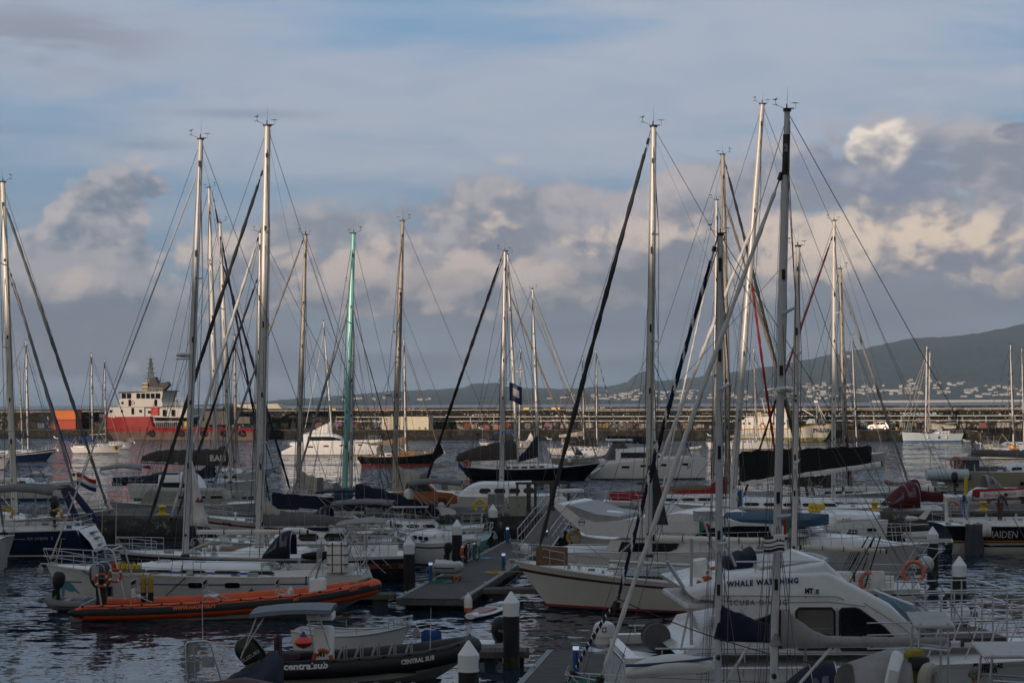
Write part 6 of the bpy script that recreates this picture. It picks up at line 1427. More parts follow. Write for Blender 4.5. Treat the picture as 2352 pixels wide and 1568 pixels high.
def bicycle(p, rz, label, m):
    root = empty('bicycle', p, rz); 
    for x in (-.52, .52):
        b = MB(); b.torus((x, 0, .34), .33, .018, None, 24, 5); w_ = b.build('wheel', RUB, root); s_ = MB()
        for k in range(8): a = PI*k/8; s_.tube((x-.32*math.cos(a), 0, .34-.32*math.sin(a)), (x+.32*math.cos(a), 0, .34+.32*math.sin(a)), .003, n=3)
        s_.build('spokes', STEEL, w_)
    b = MB()
    for a, c in (((-.52, .34), (-.08, .3)), ((-.08, .3), (.36, .78)), ((-.2, .80), (.36, .78)), ((-.2, .80), (-.08, .3)), ((-.52, .34), (-.2, .80)), ((.52, .34), (.36, .95))): b.tube((a[0], 0, a[1]), (c[0], 0, c[1]), .018, n=6)
    b.build('frame', m, root); b = MB(); b.rbox((-.24, 0, .92), (.24, .12, .06), .02); b.tube((-.22, 0, .8), (-.24, 0, .9), .014); b.build('saddle', BLK, root); b = MB(); b.path([(.28, -.28, .98), (.38, -.2, 1.0), (.36, 0, .97), (.38, .2, 1.0), (.28, .28, .98)], .014, 5); b.build('handlebar', STEEL, root)
    return tag(root, label, 'bicycle')
bicycle(onp(1081, 1290), 1.1, 'dark bicycle leaning by the pedestal on the pontoon', BLKP); bicycle(onp(1088, 1287), 1.35, 'second bicycle standing behind the dark one', GRN); bicycle(Vector((onp(1158, 1180).x-.2, 99.9+.9, 1.46)), .2, 'bicycle on the pier behind the grey notice board', BLKP)
lifering(onp(1063.5, 1294)+Vector((0, 0, .55)), .28, .07, rz=1.2, m=ORG, label='orange life ring on its post beside the bicycles', name='life_ring'); b = MB(); p = onp(1067, 1294); b.box(p+Vector((0, .1, .45)), (.18, .1, .9)); tag(b.build('ring_post', BLKP), 'black post carrying the orange life ring', 'post')
# paddle board afloat and its buoy
a_, c_ = G(1077, 63.9, .10), G(1151, 68., .10); d = c_-a_; root = empty('paddle_board', (a_+c_)/2, math.atan2(d.y, d.x)); L = d.length; rings = []; ins = []
for j in range(21):
    k = j/20; w_ = .50*math.sin(PI*(.03+.94*k))**.42; rings.append([(-L/2+L*k, w_*math.cos(2*PI*q/12), .10*math.sin(2*PI*q/12)+.10*abs(k-.5)**2*2) for q in range(12)])
MB().loft(rings, 0, True, True).build('board', WHP, root); q = MB(); V = []
for j in range(2, 13): k = j/20; w_ = .36*math.sin(PI*(.03+.94*k))**.5; V += [(-L/2+L*k, w_, .115), (-L/2+L*k, -w_, .115)]
q.add(V, [(2*i, 2*i+1, 2*i+3, 2*i+2) for i in range(10)]); q.build('deck_pad', REDD, root, False); q = MB(); V = []
for j in range(14, 20): k = j/20; w_ = .36*math.sin(PI*(.03+.94*k))**.5; V += [(-L/2+L*k, w_, .125), (-L/2+L*k, -w_, .125)]
q.add(V, [(2*i, 2*i+1, 2*i+3, 2*i+2) for i in range(5)]); q.build('nose_pad', GRYP, root, False); tag(root, 'white inflatable paddle board with a dark red pad floating by the pontoon', 'paddle board')
b = MB(); p = G(1073, 65.5, 0); root = empty('fender_buoy', p); b.lathe((0, 0, .42), [(.02, -.4), (.14, -.3), (.155, -.12)], 14); b.build('base', mat('buoy_red', (.5, .12, .07), .6), root); b = MB(); b.lathe((0, 0, .42), [(.155, -.12), (.155, .18), (.10, .33), (.04, .38), (.01, .39)], 14); b.build('body', WHP, root); tag(root, 'white and red buoy hung on the corner of the long pontoon', 'buoy')
# gangway with rails
gw = empty('gangway', G(1224, 88.5, .55), -PA); tag(gw, 'sloping metal gangway with handrails from the pontoon up to the pier', 'gangway'); GL, GW_, GH = 12.0, 1.7, 1.15
b = MB()
for k in range(70): 
    u = (k+.5)/70; b.box((-GW_/2+GW_/2, GL*u, GH*u+.02), (GW_, GL/70*.86, .03), 0, rx=math.atan(GH/GL))
tag(b.build('tread', mat('gangway_tread', (.13, .12, .11), .8, var=.3), gw, False), kind='stuff'); b = MB(); b.box((0, 0, -.03), (GW_+.1, .3, .10)); b.build('foot_plate', EDGEM, gw, False)
for sg in (1, -1):
    b = MB(); 
    for hh in (1.0, .55): b.tube((sg*GW_/2, .1, hh), (sg*GW_/2, GL, GH+hh), .024, n=6)
    b.path([(sg*GW_/2, .1, 0), (sg*GW_/2, .1, .9), (sg*GW_/2, .3, 1.02)], .024, 6)
    for k in range(10): u = (k+.3)/10; b.tube((sg*GW_/2, GL*u, GH*u), (sg*GW_/2, GL*u, GH*u+1.0), .016, n=5)
    b.tube((sg*GW_/2, 0, 0), (sg*GW_/2, GL, GH), .05, n=5); b.build('handrail', mat('galvanised', (.42, .43, .44), .45, .7, var=.15), gw)
# gate frame of heavy posts
TB = mat('gate_timber', (.085, .072, .06), .85, var=.35, vs=3.); gate = empty('gate_frame', (0, 0, 0)); tag(gate, 'brown post and beam gate frame over the head of the gangway', 'gate')
def gz(py, Y): return HC-unroll(1240, py)[1]/FP*Y
for px, wd, Y in ((1187, .14, 101.5), (1213, .26, 101.5), (1228.5, .16, 101.6), (1265, .20, 101.5), (1271, .12, 104), (1282, .12, 104), (1305, .14, 101.5)):
    b = MB(); z1 = gz(1107, 101.5); b.box((G(px, Y).x, Y, (1.45+z1)/2), (wd, .2, z1-1.45)); b.build('post', TB, gate, False)
b = MB(); b.box((G(1246, 101.5).x, 101.5, gz(1109, 101.5)), (3.2, .22, .14)); b.box((G(1262, 104).x, 104, gz(1107, 101.5)-.1), (2., .14, .12)); b.build('beam', TB, gate, False)
cb = empty('cabinet', (G(1187, 100.4).x, 100.4, 1.46)); b = MB(); b.rbox((0, 0, .55), (1.0, .5, 1.1), .03); b.build('body', mat('cabinet_beige', (.30, .29, .23), .6, var=.1, stain=(.16, .14, .1, 3., .6, .4)), cb); b = MB(); b.box((0, -.255, .55), (.01, .01, 1.0)); b.box((.1, -.26, .6), (.04, .02, .16)); b.build('door_seam', BLKP, cb, False)
b = MB(); b.box((0, 0, 1.12), (1.06, .56, .05)); b.build('lid', GREYD, cb); tag(cb, 'beige utility cabinet at the left of the gangway', 'cabinet')
sg_ = empty('notice_board', (G(1138, 100.2).x, 100.2, 1.46)); b = MB(); b.box((0, 0, .95), (.95, .05, .68)); b.build('panel', GRYP, sg_, False); b = MB(); b.box((.0, -.03, .95), (.02, .02, .68)); b.box((0, -.03, 1.28), (.97, .02, .03)); b.box((0, -.03, .62), (.97, .02, .03)); b.build('frame', ALU, sg_, False)
b = MB(); b.tube((-.4, .03, 0), (-.4, .03, 1.3), .03); b.tube((.4, .03, 0), (.4, .03, 1.3), .03); b.tube((-.4, .03, 1.0), (.4, .03, 1.0), .02); b.build('post', ALU, sg_); tag(sg_, 'grey notice board on two posts at the pier edge', 'sign board')
for px, l in ((2007, 'yellow bollard near the bow of the white hardtop yacht'), (371, 'yellow bollard on the dark pier wall at left'), (2257, 'yellow bollard beside the bending person')):
    o = copy_tree(proto); o.location = (G(px, 100.7).x, 100.7, 1.6); o.rotation_euler = (0, 0, 0); o.scale = (.9, .9, .8); tag(o, l, 'bollard', 'yellow bollards on the inner pier')
ORT = mat('truck_orange', (.30, .085, .012), .25, .35, var=.05, coat=.6); car(Matrix.Translation((G(953, 106.).x, 106., 1.47)), ORT, W_=1.85, label='orange pickup truck parked on the pier behind the masts', kind='pickup', lit=True)

# ------------------------------------------------------------------ rows in front of the pier
h = H(-560, 197, 93, 93, fb=(1.45, 1.4, 1.8), B=5., sw=.86, trake=-.7, label='large navy hulled yacht with open stern steps and grey bimini at left', cat='sailing boat').build('navy', stripe=None, boot=hullmat('white'))
h.cabin(.3, .7, .45).rails().gear(40, 71, t0=.02, t1=.5).cockpit(.04, .3).bimini(-30, 142, 3.25, m='grey', h=.5, w=2.0).wheel(66).windgen(110, 1090, (111, 1205), r=.6).windgen(82, 1086, (82, 1190), r=.5, a0=1.)
q = MB(); x = h.root; xs_ = -h.L/2; q.loft([[(xs_+.0, 1.75, 1.45), (xs_-.05, -1.75, 1.45)], [(xs_-.55, 1.6, .8), (xs_-.55, -1.6, .8)], [(xs_-.8, 1.4, .25), (xs_-.8, -1.4, .25)]], 0, closed=False); q.build('transom_steps', WHITE, h.hull)
q = MB()
for z in (.55, .9, 1.2): q.box((xs_-.62+.35*(z-.55), -.1*h.cs, z), (.3, .9, .04))
q.build('step', TEAK, h.hull, False); h.write('57', 170-30, 175-30, .95, mat('silver_script', (.5, .5, .5), .3), .28); h.write('SEA OCEAN', 87, 133, .97, mat('silver_script', (.5, .5, .5), .3), .2); q = MB()
for a, c in ((0, 78), (156, 168)): q.add([h.at(h.loc(a+(c-a)*i/6, 1).x, z, .012) for z in (1.0, 1.03) for i in range(7)], [(i, i+1, 8+i, 7+i) for i in range(6)])
q.build('pinstripe', mat('silver_script', (.5, .5, .5), .3), h.hull, False)
outboard(h.M@Vector((-h.L/2+1.2, h.cs*1.9, 2.2)), 1.3, 'black outboard clamped on the rail of the large navy yacht', k=1.); lifering(h.M@Vector((h.loc(36, 1195).x, h.cs*1.6, 2.35)), .30, horseshoe=True, m=YEL, label='yellow horseshoe buoy under the grey bimini at left')
lifering(h.M@Vector((h.loc(154, 1190).x, h.cs*2., 2.3)), .24, .09, m=mat('orange_cover', (.5, .28, .04), .7), label='orange yellow ring cover beside the outboard of the navy yacht')
h = H(253, -360, 100.5, 100.5, fb=(1.4, 1.3, 1.9), B=4.4, rake=1.6, label='white yacht with a navy sheer stripe, raised bow pointing right at left', cat='sailing boat').build('offwhite', stripe='navy', boot=NAVP, anti=NAVP)
h.cabin(.3, .7, .45, windows=5).rails().gear(16, 72).mast((6, 419), (34, 1190), .19, m=mat('mast_cream', (.76, .71, .62), .35, var=.06, coat=.2), zb=1.7, spreaders=3, sa=.55, fore=1).furled((14, 478), (248, 1168), .095, 'grey').furled((28, 640), (171, 1124), .09, 'light', bow=False).furled((30, 660), (168, 1085), .04, 'blue', bow=False)
h.boom((28, 1102), (-150, 1102), .14, m=ALUW)
q = MB(); 
for (a, c) in (((147, 1125), (185, 1212)), ((165, 1125), (225, 1200))): q.path([h.loc(*a, dy=-1.2), h.loc((a[0]+c[0])/2, (a[1]+c[1])/2, dy=-1.2), h.loc(*c, dy=-1.2)], .22, 6, sq=.35)
q.path([h.loc(147, 1125, -1.2), h.loc(156, 1119, -1.2), h.loc(165, 1125, -1.2)], .2, 6, sq=.4); q.build('radar_arch', NAVP, h.root)
h = H(-120, 12, 84, 84, fb=(1.6, 1.6, 2.1), B=4., rake=.5, label='pale bow of a yacht entering at the left edge with an anchor', cat='sailing boat').build('offwhite').rails()
h.furled((-60, 700), (8, 1215), .07, 'grey', bow=False)
h = H(457, 945, 97.5, 97.5, fb=(1.35, 1.3, 1.75), B=4.1, rake=1.8, label='cream yacht with a maroon stripe and the name Frida on its bow', cat='sailing boat').build('cream', stripe=REDD, low=None)
h.cabin(.25, .72, .45, windows=4).rails().gear(40, 73).write('Frida', 516, 537, 1.22, BLKP, .34, .012).bimini(730, 850, 3.0, m='navy', w=1.4, h=.2)
h.mast((598, 535), (590, 1210), .12, zb=1.7, sa=.5).furled((589, 560), (394, 1186), .09, 'sail', bow=False).furled((586, 655), (406, 1186), .07, 'dgrey', bow=False)
h.boom((625, 1168), (838, 1176), .10, m=ALUW, cover='navy', wcov=.17, pack=True, ties=0, hprof=lambda u: .95-.28*u)
h = H(690, 1110, 95, 95, fb=(1.25, 1.2, 1.6), B=4., label='navy canvas covered yacht right of Frida, long lettered boom cover', cat='sailing boat').build('white', stripe='dark')
h.cabin(.25, .72, .45).rails().gear(40, 74).boom((816, 1158), (1010, 1185), .09, cover='navy', wcov=.2, hprof=lambda u: .95*(1-u)**.6+.25, ties=5).bimini(940, 1060, 3.5, m='grey', w=1.5, h=.35, zb=1.5)
X_ = h.loc(955-100, 1172); lettering(h.bo, 'DUFOUR 43', lambda u, v: Vector((X_.x+h.dirx*u, h.cs*.23, X_.z-.05+v-u*.045*1.)), .34, mat('faint_grey', (.22, .24, .28), .8), 3.0)
h.panel(898, 985, 1163, 1.6, m=WHITE); q = MB(); p = h.loc(939, 1134, -.2); q.lathe(p, [(.22, -.30), (.27, -.22), (.275, .02), (.24, .17), (.15, .27), (.02, .31)], 20); o = q.build('satellite_dome', WHP, h.root); q = MB(); q.tube(p-Vector((.1, 0, .28)), p-Vector((.1, 0, .8)), .03); q.tube(p-Vector((-.1, 0, .28)), p-Vector((-.1, 0, .8)), .03); q.box(p-Vector((0, 0, .62)), (.6, .4, .22)); q.build('dome_bracket', WHP, h.root)
q = MB(); p = h.loc(980, 1185, -.6); rings = []
for i in range(9):
    k = i/8; rings.append([p+Vector((-1.6+3.2*k, .55*math.cos(PI*j/8), .10+.42*math.sin(PI*j/8)*math.sin(PI*(.1+.8*k))**.5+.05*math.sin(k*17+j))) for j in range(9)])
q.loft(rings, 0, closed=False); q.build('tender_cover', FAB['sail'], h.root, ang=70)
lifering(h.M@Vector((h.loc(1103, 1157).x, h.cs*1.4, h.loc(1103, 1157).z)), .30, horseshoe=True, m=YEL, label='yellow horseshoe buoy near the grey notice board')
h = H(1125, 1030, 91.5, 90.5, fb=(.9, .8, 1.15), B=2.4, label='small turquoise hulled boat with its bow beside the second pile', cat='sailing boat').build('mint', deck=hullmat('mint')).rails(.5)
h = H(905, 1075, 88.5, 86.5, fb=(1.15, 1.1, 1.5), B=3.8, label='white sloop with cluttered cockpit between the two piles left of the pontoon', cat='sailing boat').build('white', stripe='dark'); h.cabin(.3, .7, .45, windows=4).rails().gear(30, 75).cockpit().wheel(970)
h = H(452, 900, 84.5, 84.5, fb=(1.35, 1.3, 1.45), B=4.3, label='white deck saloon yacht with curved dark windows behind the black racing yacht', cat='sailing boat').build('white')
h.cabin(.22, .62, .80, windows=2, wl=.65, wh=.5, m=WHITE).rails().gear(36, 76).hood(700, 760, 1.9, 1.15, m='navy', w=1.3).bimini(765, 905, 3.1, m='grey', w=1.5, h=.2, zb=1.6).panel(750, 880, 1221, 1.3, legs=False).wheel(832)
h = H(272, 938, 78.8, 79.5, fb=(1.15, 1.15, 1.35), B=4.3, sw=.85, rake=.5, trake=.3, label='black racing yacht with scuffed topsides and an orange stripe at the stern', cat='sailing boat').build('dark', sheerband=WHP, stripe=None)
h.cabin(.34, .62, .30, windows=0).rails(.6, t0=.1).gear(46, 77).cockpit(.04, .3).wheel(842, 2.0, .55).mast((614, 290), (596, 1245), .19, m=ALU, zb=1.3, spreaders=3, sa=.35, sprlen=1.3)
h.furled((597, 412), (330, 1236), .085, 'dgrey', bow=False).boom((604, 1203), (897, 1203), .14, m=ALUW, cover='grey', wcov=.2, ties=7, k1=.9, hprof=lambda u: .55*(1-u)+.15+(.0), vang=False)
q = MB(); q.path([h.loc(a, c) for a, c in ((596, 1150), (604, 1160), (618, 1172), (650, 1187), (720, 1196), (800, 1197), (862, 1192))], [.10, .30, .30, .18, .10, .10, .16], 10, sq=.6); q.build('heaped_sail', FAB['cream'], h.bo)
q = MB(); q.add([h.at(h.loc(804+(922-804)*i/8, 1).x, z, .012) for z in (.62, .84) for i in range(9)], [(i, i+1, 10+i, 9+i) for i in range(8)]); q.build('orange_stripe', mat('dull_orange', (.32, .09, .045), .5), h.hull, False); h.write('ELLIPSE', 868, 915, .66, BLKP, .2, .01)
q = MB(); q.path([h.loc(455, 1258, -1.4), h.loc(500, 1264, -1.4), h.loc(604, 1272, -1.4)], [.18, .2, .2], 8); q.build('rolled_sail', FAB['tan'], h.root); b = MB(); rings = []
a = h.loc(606, 1268, -1.5); c = h.loc(706, 1268, -1.5)
for i in range(13):
    k = i/12; hh = .42*math.sin(PI*(.06+.88*k))**.5*(1+.2*math.sin(k*19)); rings.append([a+(c-a)*k+Vector((0, hh*.8*math.cos(2*PI*j/10), hh*.75*math.sin(2*PI*j/10)+.05)) for j in range(10)])
b.loft(rings, 0, True, True); b.xf(h.M); tag(b.build('sail_bag', FAB['navy']), 'lumpy navy sail bag on the foredeck of the black racing yacht', 'sail bag')
def pill(h, px0, px1, py, dy, r, m, name='side_bag'):
    a, c = h.loc(px0, py, dy), h.loc(px1, py, dy); b = MB(); rings = []
    for i in range(15):
        k = i/14; q = math.sin(PI*(.02+.96*k))**.35; rings.append([a+(c-a)*k+Vector((0, .12*math.cos(2*PI*j/10), r*q*math.sin(2*PI*j/10))) for j in range(10)])
    b.loft(rings, 0, True, True); return b.build(name, m, h.root)
o = pill(h, 905-213, 797, 1276, h.cs*2.2, .20, FAB['black'], 'padded_cover')
# ------------------------------------------------------------------ white cruising yacht at left
h = H(105, 838, 71.3, 71.3, fb=(1.1, 1.1, 1.45), B=4.1, rake=.85, trake=-.6, sw=.8, label='long white sloop with blue stripes, turtle on its bow and a row of fuel cans', cat='sailing boat').build('white', boot=BLUP, anti=NAVP)
h.cabin(.26, .80, .40, windows=4, stripe=BLUP, wh=.24, wz=.42, front=.5, wl=.78, wf=.66).rails(.62).gear(34, 81).cockpit(.03, .27).ports((549, 466), .78, .60, .22)
h.mast((461, 321), (425, 1290), .135, m=ALUG, zb=1.75, spreaders=2, sa=.35).boom((450, 1221), (706, 1221), .10, m=ALUW, vang=True)
h.stay((449, 412), (117, 1283), .035, ALU, 'headsail_foil').radar(421, 815, .30, 'Raymarine').hood(608, 672, 1.75, 1.05, m='navy', w=1.15).wheel(735, 2.0)
q = MB(); A_, B_, C_ = h.loc(437, 1045), h.loc(476, 1207), h.loc(434, 1207)
rings = []
for i in range(12):
    k = i/11; w_ = .80*k+.02; p = h.loc(436-2*k, 1045+162*k); rings.append([(p.x+h.dirx*-1*-.0+(-h.dirx)*0, p.y-.02, p.z), (p.x-(-1 if h.dirx < 0 else 1)*-w_*1.0*1.0*.5, p.y+.06*math.sin(k*6)+.04, p.z), (p.x+(-1 if h.dirx > 0 else 1)*-w_, p.y-.02, p.z)])
q.loft(rings, 0, closed=False); o = q.build('hoisted_sail', FAB['sail'], h.root, ang=80); o.modifiers.new('t', 'SOLIDIFY').thickness = .02
q = MB(); p = h.loc(459, 1150); q.add([(p.x-u*1.0, h.cs*.12, p.z+v) for u, v in ((-.18, -.05), (-.05, .18), (.04, -.05), (0, -.05), (.08, .14), (.18, -.05))], [(0, 1, 2), (3, 4, 5)], [0, 1]); q.build('sail_mark', [REDP, NAVP], h.root, False)
q = MB()
for z0, zz in ((.80, .84),):
    for (a, c) in ((254-105, 190), (226, 252), (330, 545), (560, 735)): q.add([h.at(h.loc(a+(c-a)*i/8, 1).x, z, .012) for z in (z0-.02, zz-.01) for i in range(9)], [(i, i+1, 10+i, 9+i) for i in range(8)])
q.build('blue_pinstripe', BLUP, h.hull, False)
# painted turtle
x = h.loc(159, 1360).x; TQ = paint('turtle_blue', (.10, .33, .42)); q = MB()
def tp(u, v): return h.at(x-u, .62+v, .02)
q.add([tp(.34*math.cos(a)*1.0+.02, .20*math.sin(a)-.35*.34*math.cos(a)) for a in [2*PI*i/14 for i in range(14)]], [tuple(range(14))])
q.add([tp(-.30+.10*math.cos(a), .26+.08*math.sin(a)) for a in [2*PI*i/8 for i in range(8)]], [tuple(range(8))])
q.add([tp(u, v) for u, v in ((-.25, .05), (-.12, -.02), (-.16, -.30), (-.22, -.55), (-.30, -.42), (-.30, -.15))], [tuple(range(6))]); q.add([tp(u, v) for u, v in ((.20, -.12), (.36, -.22), (.56, -.34), (.50, -.22), (.36, -.10))], [tuple(range(5))]); q.build('turtle_decal', TQ, h.hull, False)
for i in range(6):
    px = 279+i*11.7; p = h.M@Vector((h.loc(px, 1300).x, h.cs*(h.half(h.T(h.loc(px, 1300).x))-.10), h.sheer(h.T(h.loc(px, 1300).x))+.06)); root = empty('fuel_can', p, 0.)
    q = MB(); q.rbox((0, 0, .19), (.20, .15, .34), .05); q.build('body', REDP if i == 0 else YEL, root); q = MB(); q.path([(-.06, 0, .34), (-.03, 0, .43), (.06, 0, .42), (.08, 0, .34)], .014, 6); q.build('handle', REDP if i == 0 else YEL, root); q = MB(); q.tube((-.07, 0, .35), (-.09, 0, .40), .025, n=8); q.build('cap', BLKP, root)
    tag(root, 'red fuel can at the left end of the row on the white sloop rail' if i == 0 else 'yellow fuel can in the row lashed to the rail of the white sloop', 'fuel can', 'fuel cans lashed along the rail')
    if i: root['group'] = 'yellow fuel cans lashed along the rail'
q = MB(); a, c = h.loc(271, 1, 0).x, h.loc(348, 1, 0).x; z = h.sheer(h.T(a))+.1; q.add([(a, h.cs*(h.half(h.T(a))-.0), z-.06), (c, h.cs*(h.half(h.T(c))-.0), z-.06), (c, h.cs*(h.half(h.T(c))-.0), z+.09), (a, h.cs*(h.half(h.T(a))-.0), z+.09)], [(0, 1, 2, 3)]); q.build('can_board', paint('plank_grey', (.16, .14, .12)), h.root, False)
for px, m_, l, r_, bl in ((323, WHP, 'white fender with a blue top', .16, False), (592, NAVP, 'navy covered round fender', .20, True)):
    fender(h, px, .35, m_, l+' between the white sloop and the orange inflatable', r=r_, ball=bl)
fender(h, 679, .40, WHP, 'white fender with a black top between the white sloop and the orange inflatable', r=.15)
b = MB(); p = h.M@Vector((-h.L/2+1.0, h.cs*1.5, 1.75)); b.rbox(p+Vector((0, 0, .1)), (.82*1., .62, 1.2), .14); o = b.build('liferaft_canister', WHP); q = MB()
for z in (-.28, .1, .48): q.rbox(p+Vector((0, 0, .1+z)), (.84, .64, .035), .01)
for x in (-.18, .18): q.box(p+Vector((x, 0, .1)), (.035, .645, 1.19))
q.build('strap', BLKP, o); tag(o, 'white liferaft canister strapped upright at the stern of the white sloop', 'liferaft')
b = MB(); rr = random.Random(3); p = h.M@Vector((-h.L/2+3.6, h.cs*1.25, 1.35))
for k in range(9): b.torus(p+Vector((rr.uniform(-.5, .5), rr.uniform(-.1, .1), .1)), rr.uniform(.12, .24), .014, Matrix.Rotation(rr.uniform(.2, 1.4), 3, 'X'), 14, 4, rr.choice((0, 1)))
b.build('coiled_lines', [GRN, ROPE], None); tag(COL.objects[-1] if COL.objects[-1].name.startswith('coiled') else bpy.data.objects['coiled_lines'], 'heap of green and dark mooring lines on the side deck of the white sloop', 'rope')
q = MB()
for k in range(6): q.tube(h.loc(745+k*5, 1290, 0), h.loc(771+k*4, 1235, 0), .010, n=4)
for (a, c) in (((750, 1320), (808, 1212)), ((786, 1320), (820, 1212))):
    for sgn in (1, -1): q.tube(h.loc(*a, dy=sgn*1.5), h.loc(*c, dy=sgn*1.2), .028, n=6)
q.build('stern_arch', STEEL, h.root); h.bimini(776, 900-10, 3.05, m='light', w=1.4, h=.12, slope=.1); h.panel(792, 858, 1224, 1.6, legs=False)
b = MB(); b.path([h.M@h.at(h.loc(297-105+4, 1).x, 1.3, .02), h.M@h.at(h.loc(240, 1).x, .9, .3), h.M@h.at(h.loc(300-22, 1).x, .45, .9)], .022, 5); b.path([h.M@h.at(h.loc(428+42-30, 1).x, 1.1, .02), h.M@h.at(h.loc(415, 1).x, .7, .3), h.M@h.at(h.loc(400, 1).x, .4, .9)], .022, 5); tag(b.build('mooring_line', BLKP), 'black mooring lines from the white sloop to the orange inflatable', 'rope')

# ------------------------------------------------------------------ rigid inflatables
def rib(bow, stern, Y, B, r, tubem, band, hullm, label, z0, rise, wlz=-.2, L0=.62, name='rigid_inflatable', floor=GREYD, ys=None):
    a, c = G(bow, Y), G(stern, ys or Y); d = a-c; root = empty(name, (a+c)/2, math.atan2(d.y, d.x)); L = d.length; w_ = B/2-r; P = []
    N = 22
    for i in range(N+1): k = i/N; P.append((-L/2+L*L0*k, w_, z0+rise*.35*k**2.2))
    M_ = 16
    for i in range(1, M_): a_ = PI/2-PI*i/M_; ca = max(0, math.cos(a_)); P.append((-L/2+L*L0+(L*(1-L0)-r)*ca**.85, w_*math.copysign(abs(math.sin(a_))**.9, math.sin(a_)), z0+rise*(.35+.65*ca**1.3)))
    for i in range(N, -1, -1): k = i/N; P.append((-L/2+L*L0*k, -w_, z0+rise*.35*k**2.2))
    rad = [r*.12, r*.62, r*.95]+[r]*(len(P)-6)+[r*.95, r*.62, r*.12]
    b = MB(); b.path(P, rad, 20, 0); 
    # bands run along the outside of the tube
    n = 20; cnt = len(P)-1
    b.m = [(1 if band and (lambda zc: abs(zc) < .42)(((Vector(b.v[f[0]])+Vector(b.v[f[1]])+Vector(b.v[f[2]])).z/3-P[min(i//n, cnt)][2])/r) and True else 0) for i, f in enumerate(b.f)]
    o = b.build('tube', [tubem, band or tubem], root, ang=60)
    h_ = MB(); rings = []
    for i in range(21):
        k = i/20; x = -L/2+.1+(L-.35)*k; zz = z0+rise*(.35*min(1, k/L0)**2.2 if k < L0 else .35+.65*((k-L0)/(1-L0))**1.2); hw = (w_+r*.1)*(1 if k < L0 else max(.02, 1-((k-L0)/(1-L0))**2.4)); kz = -.40+(zz-.15+.40)*max(0, (k-.45)/.55)**2.4
        zc = kz+(zz-r*.3-kz)*.55; rings.append([(x, hw, zz-r*.25), (x, hw*.82, zc), (x, 0, kz), (x, -hw*.82, zc), (x, -hw, zz-r*.25)])
    h_.loft(rings, 0, True, closed=False); h_.build('hull', hullm, root, ang=25)
    f = MB(); f.box((-L*.12, 0, z0-r*.2), (L*.70, w_*2, .05)); f.build('floor', floor, root, False); t = MB(); t.box((-L/2+.5, 0, z0), (.10, w_*2, r*2.0)); t.build('transom', floor, root, False)
    cs = 1 if (frame(root).inverted()@Vector((0, 0, 0))).y > 0 else -1; dirx = 1 if math.cos(root.rotation_euler.z) > 0 else -1
    Mi = frame(root).inverted()
    def loc(px, py, dy=0.):
        nrm = frame(root).to_3x3()@Vector((0, 1, 0)); p0 = root.location+nrm*dy; dd = W(px, py, 1.)-Vector((0, 0, HC)); oo = Vector((0, 0, HC)); return Mi@(oo+dd*((p0-oo).dot(nrm)/dd.dot(nrm)))
    def write(s_, px0, px1, up, size, m, bold=0., band_=None):
        x0, x1 = loc(px0, 1400, cs*w_).x, loc(px1, 1400, cs*w_).x
        def fn(u, v, off=.012):
            x = x0+(1 if x1 > x0 else -1)*u; k = (x+L/2)/(L*L0)
            if k < 1: yc, zc = w_, z0+rise*.35*max(0, k)**2.2
            else:
                ca = min(1, ((x+L/2-L*L0)/(L*(1-L0)-r)))**(1/.85); yc = w_*math.sqrt(max(0, 1-ca*ca))**.9; zc = z0+rise*(.35+.65*ca**1.3)
            an = (up+v)/r; return Vector((x, cs*(yc+(r+off)*math.cos(an)), zc+(r+off)*math.sin(an)))
        if band_: 
            q = MB(); n = 10; q.add([fn(abs(x1-x0)*(-.04+1.08*i/n), vv, .006) for vv in (-size*.15, size*.95) for i in range(n+1)], [(i, i+1, n+2+i, n+1+i) for i in range(n)]); q.build('name_patch', band_, root, False)
        lettering(root, s_, fn, size, m, abs(x1-x0), bold)
    # grab line
    g = MB(); pts = []; K = int(L/.85)
    for i in range(K*4+1):
        x = -L/2+.6+(L*.82)*i/(K*4); k = (x+L/2)/(L*L0); 
        if k < 1: yc, zc = w_, z0+rise*.35*k**2.2
        else: ca = min(1, ((x+L/2-L*L0)/(L*(1-L0)-r)))**(1/.85); yc = w_*math.sqrt(max(0, 1-ca*ca))**.9; zc = z0+rise*(.35+.65*ca**1.3)
        an = 1.0-.22*abs(math.sin(PI*i/4)); pts.append((x, cs*(yc+(r+.02)*math.cos(an)), zc+(r+.02)*math.sin(an)))
        if i % 4 == 0: g.ball(pts[-1], .05, 0, 4)
    g.path(pts, .012, 4); g.build('grab_line', BLKP, root)
    tag(root, label, 'inflatable boat'); return root, loc, write, L, w_, cs, dirx
ORT_ = mat('tube_orange', (.66, .085, .012), .55, var=.10, vs=1.5, bump=.08, stain=(.30, .05, .02, 3., .6, .4)); TBK = mat('tube_black', (.010, .010, .011), .6, var=.3, vs=2.)
root, loc, write, L, w_, cs, dirx = rib(876, 170, 65.5, 2.9, .29, ORT_, TBK, hullmat('offwhite'), 'long orange and black rigid inflatable dive boat with a web address on its side', .31, .80)
write('LIOTI - 122078 - 4PT', 254, 310, .09, .15, TBK, .008); write('WWW.HALIOTIS.PT', 400, 500, .06, .17, ORG, .012, TBK); write('MT', 676, 690, .07, .17, ORG, .01, TBK); write('LIOTI', 803, 831, .09, .17, ORG, .01, TBK)
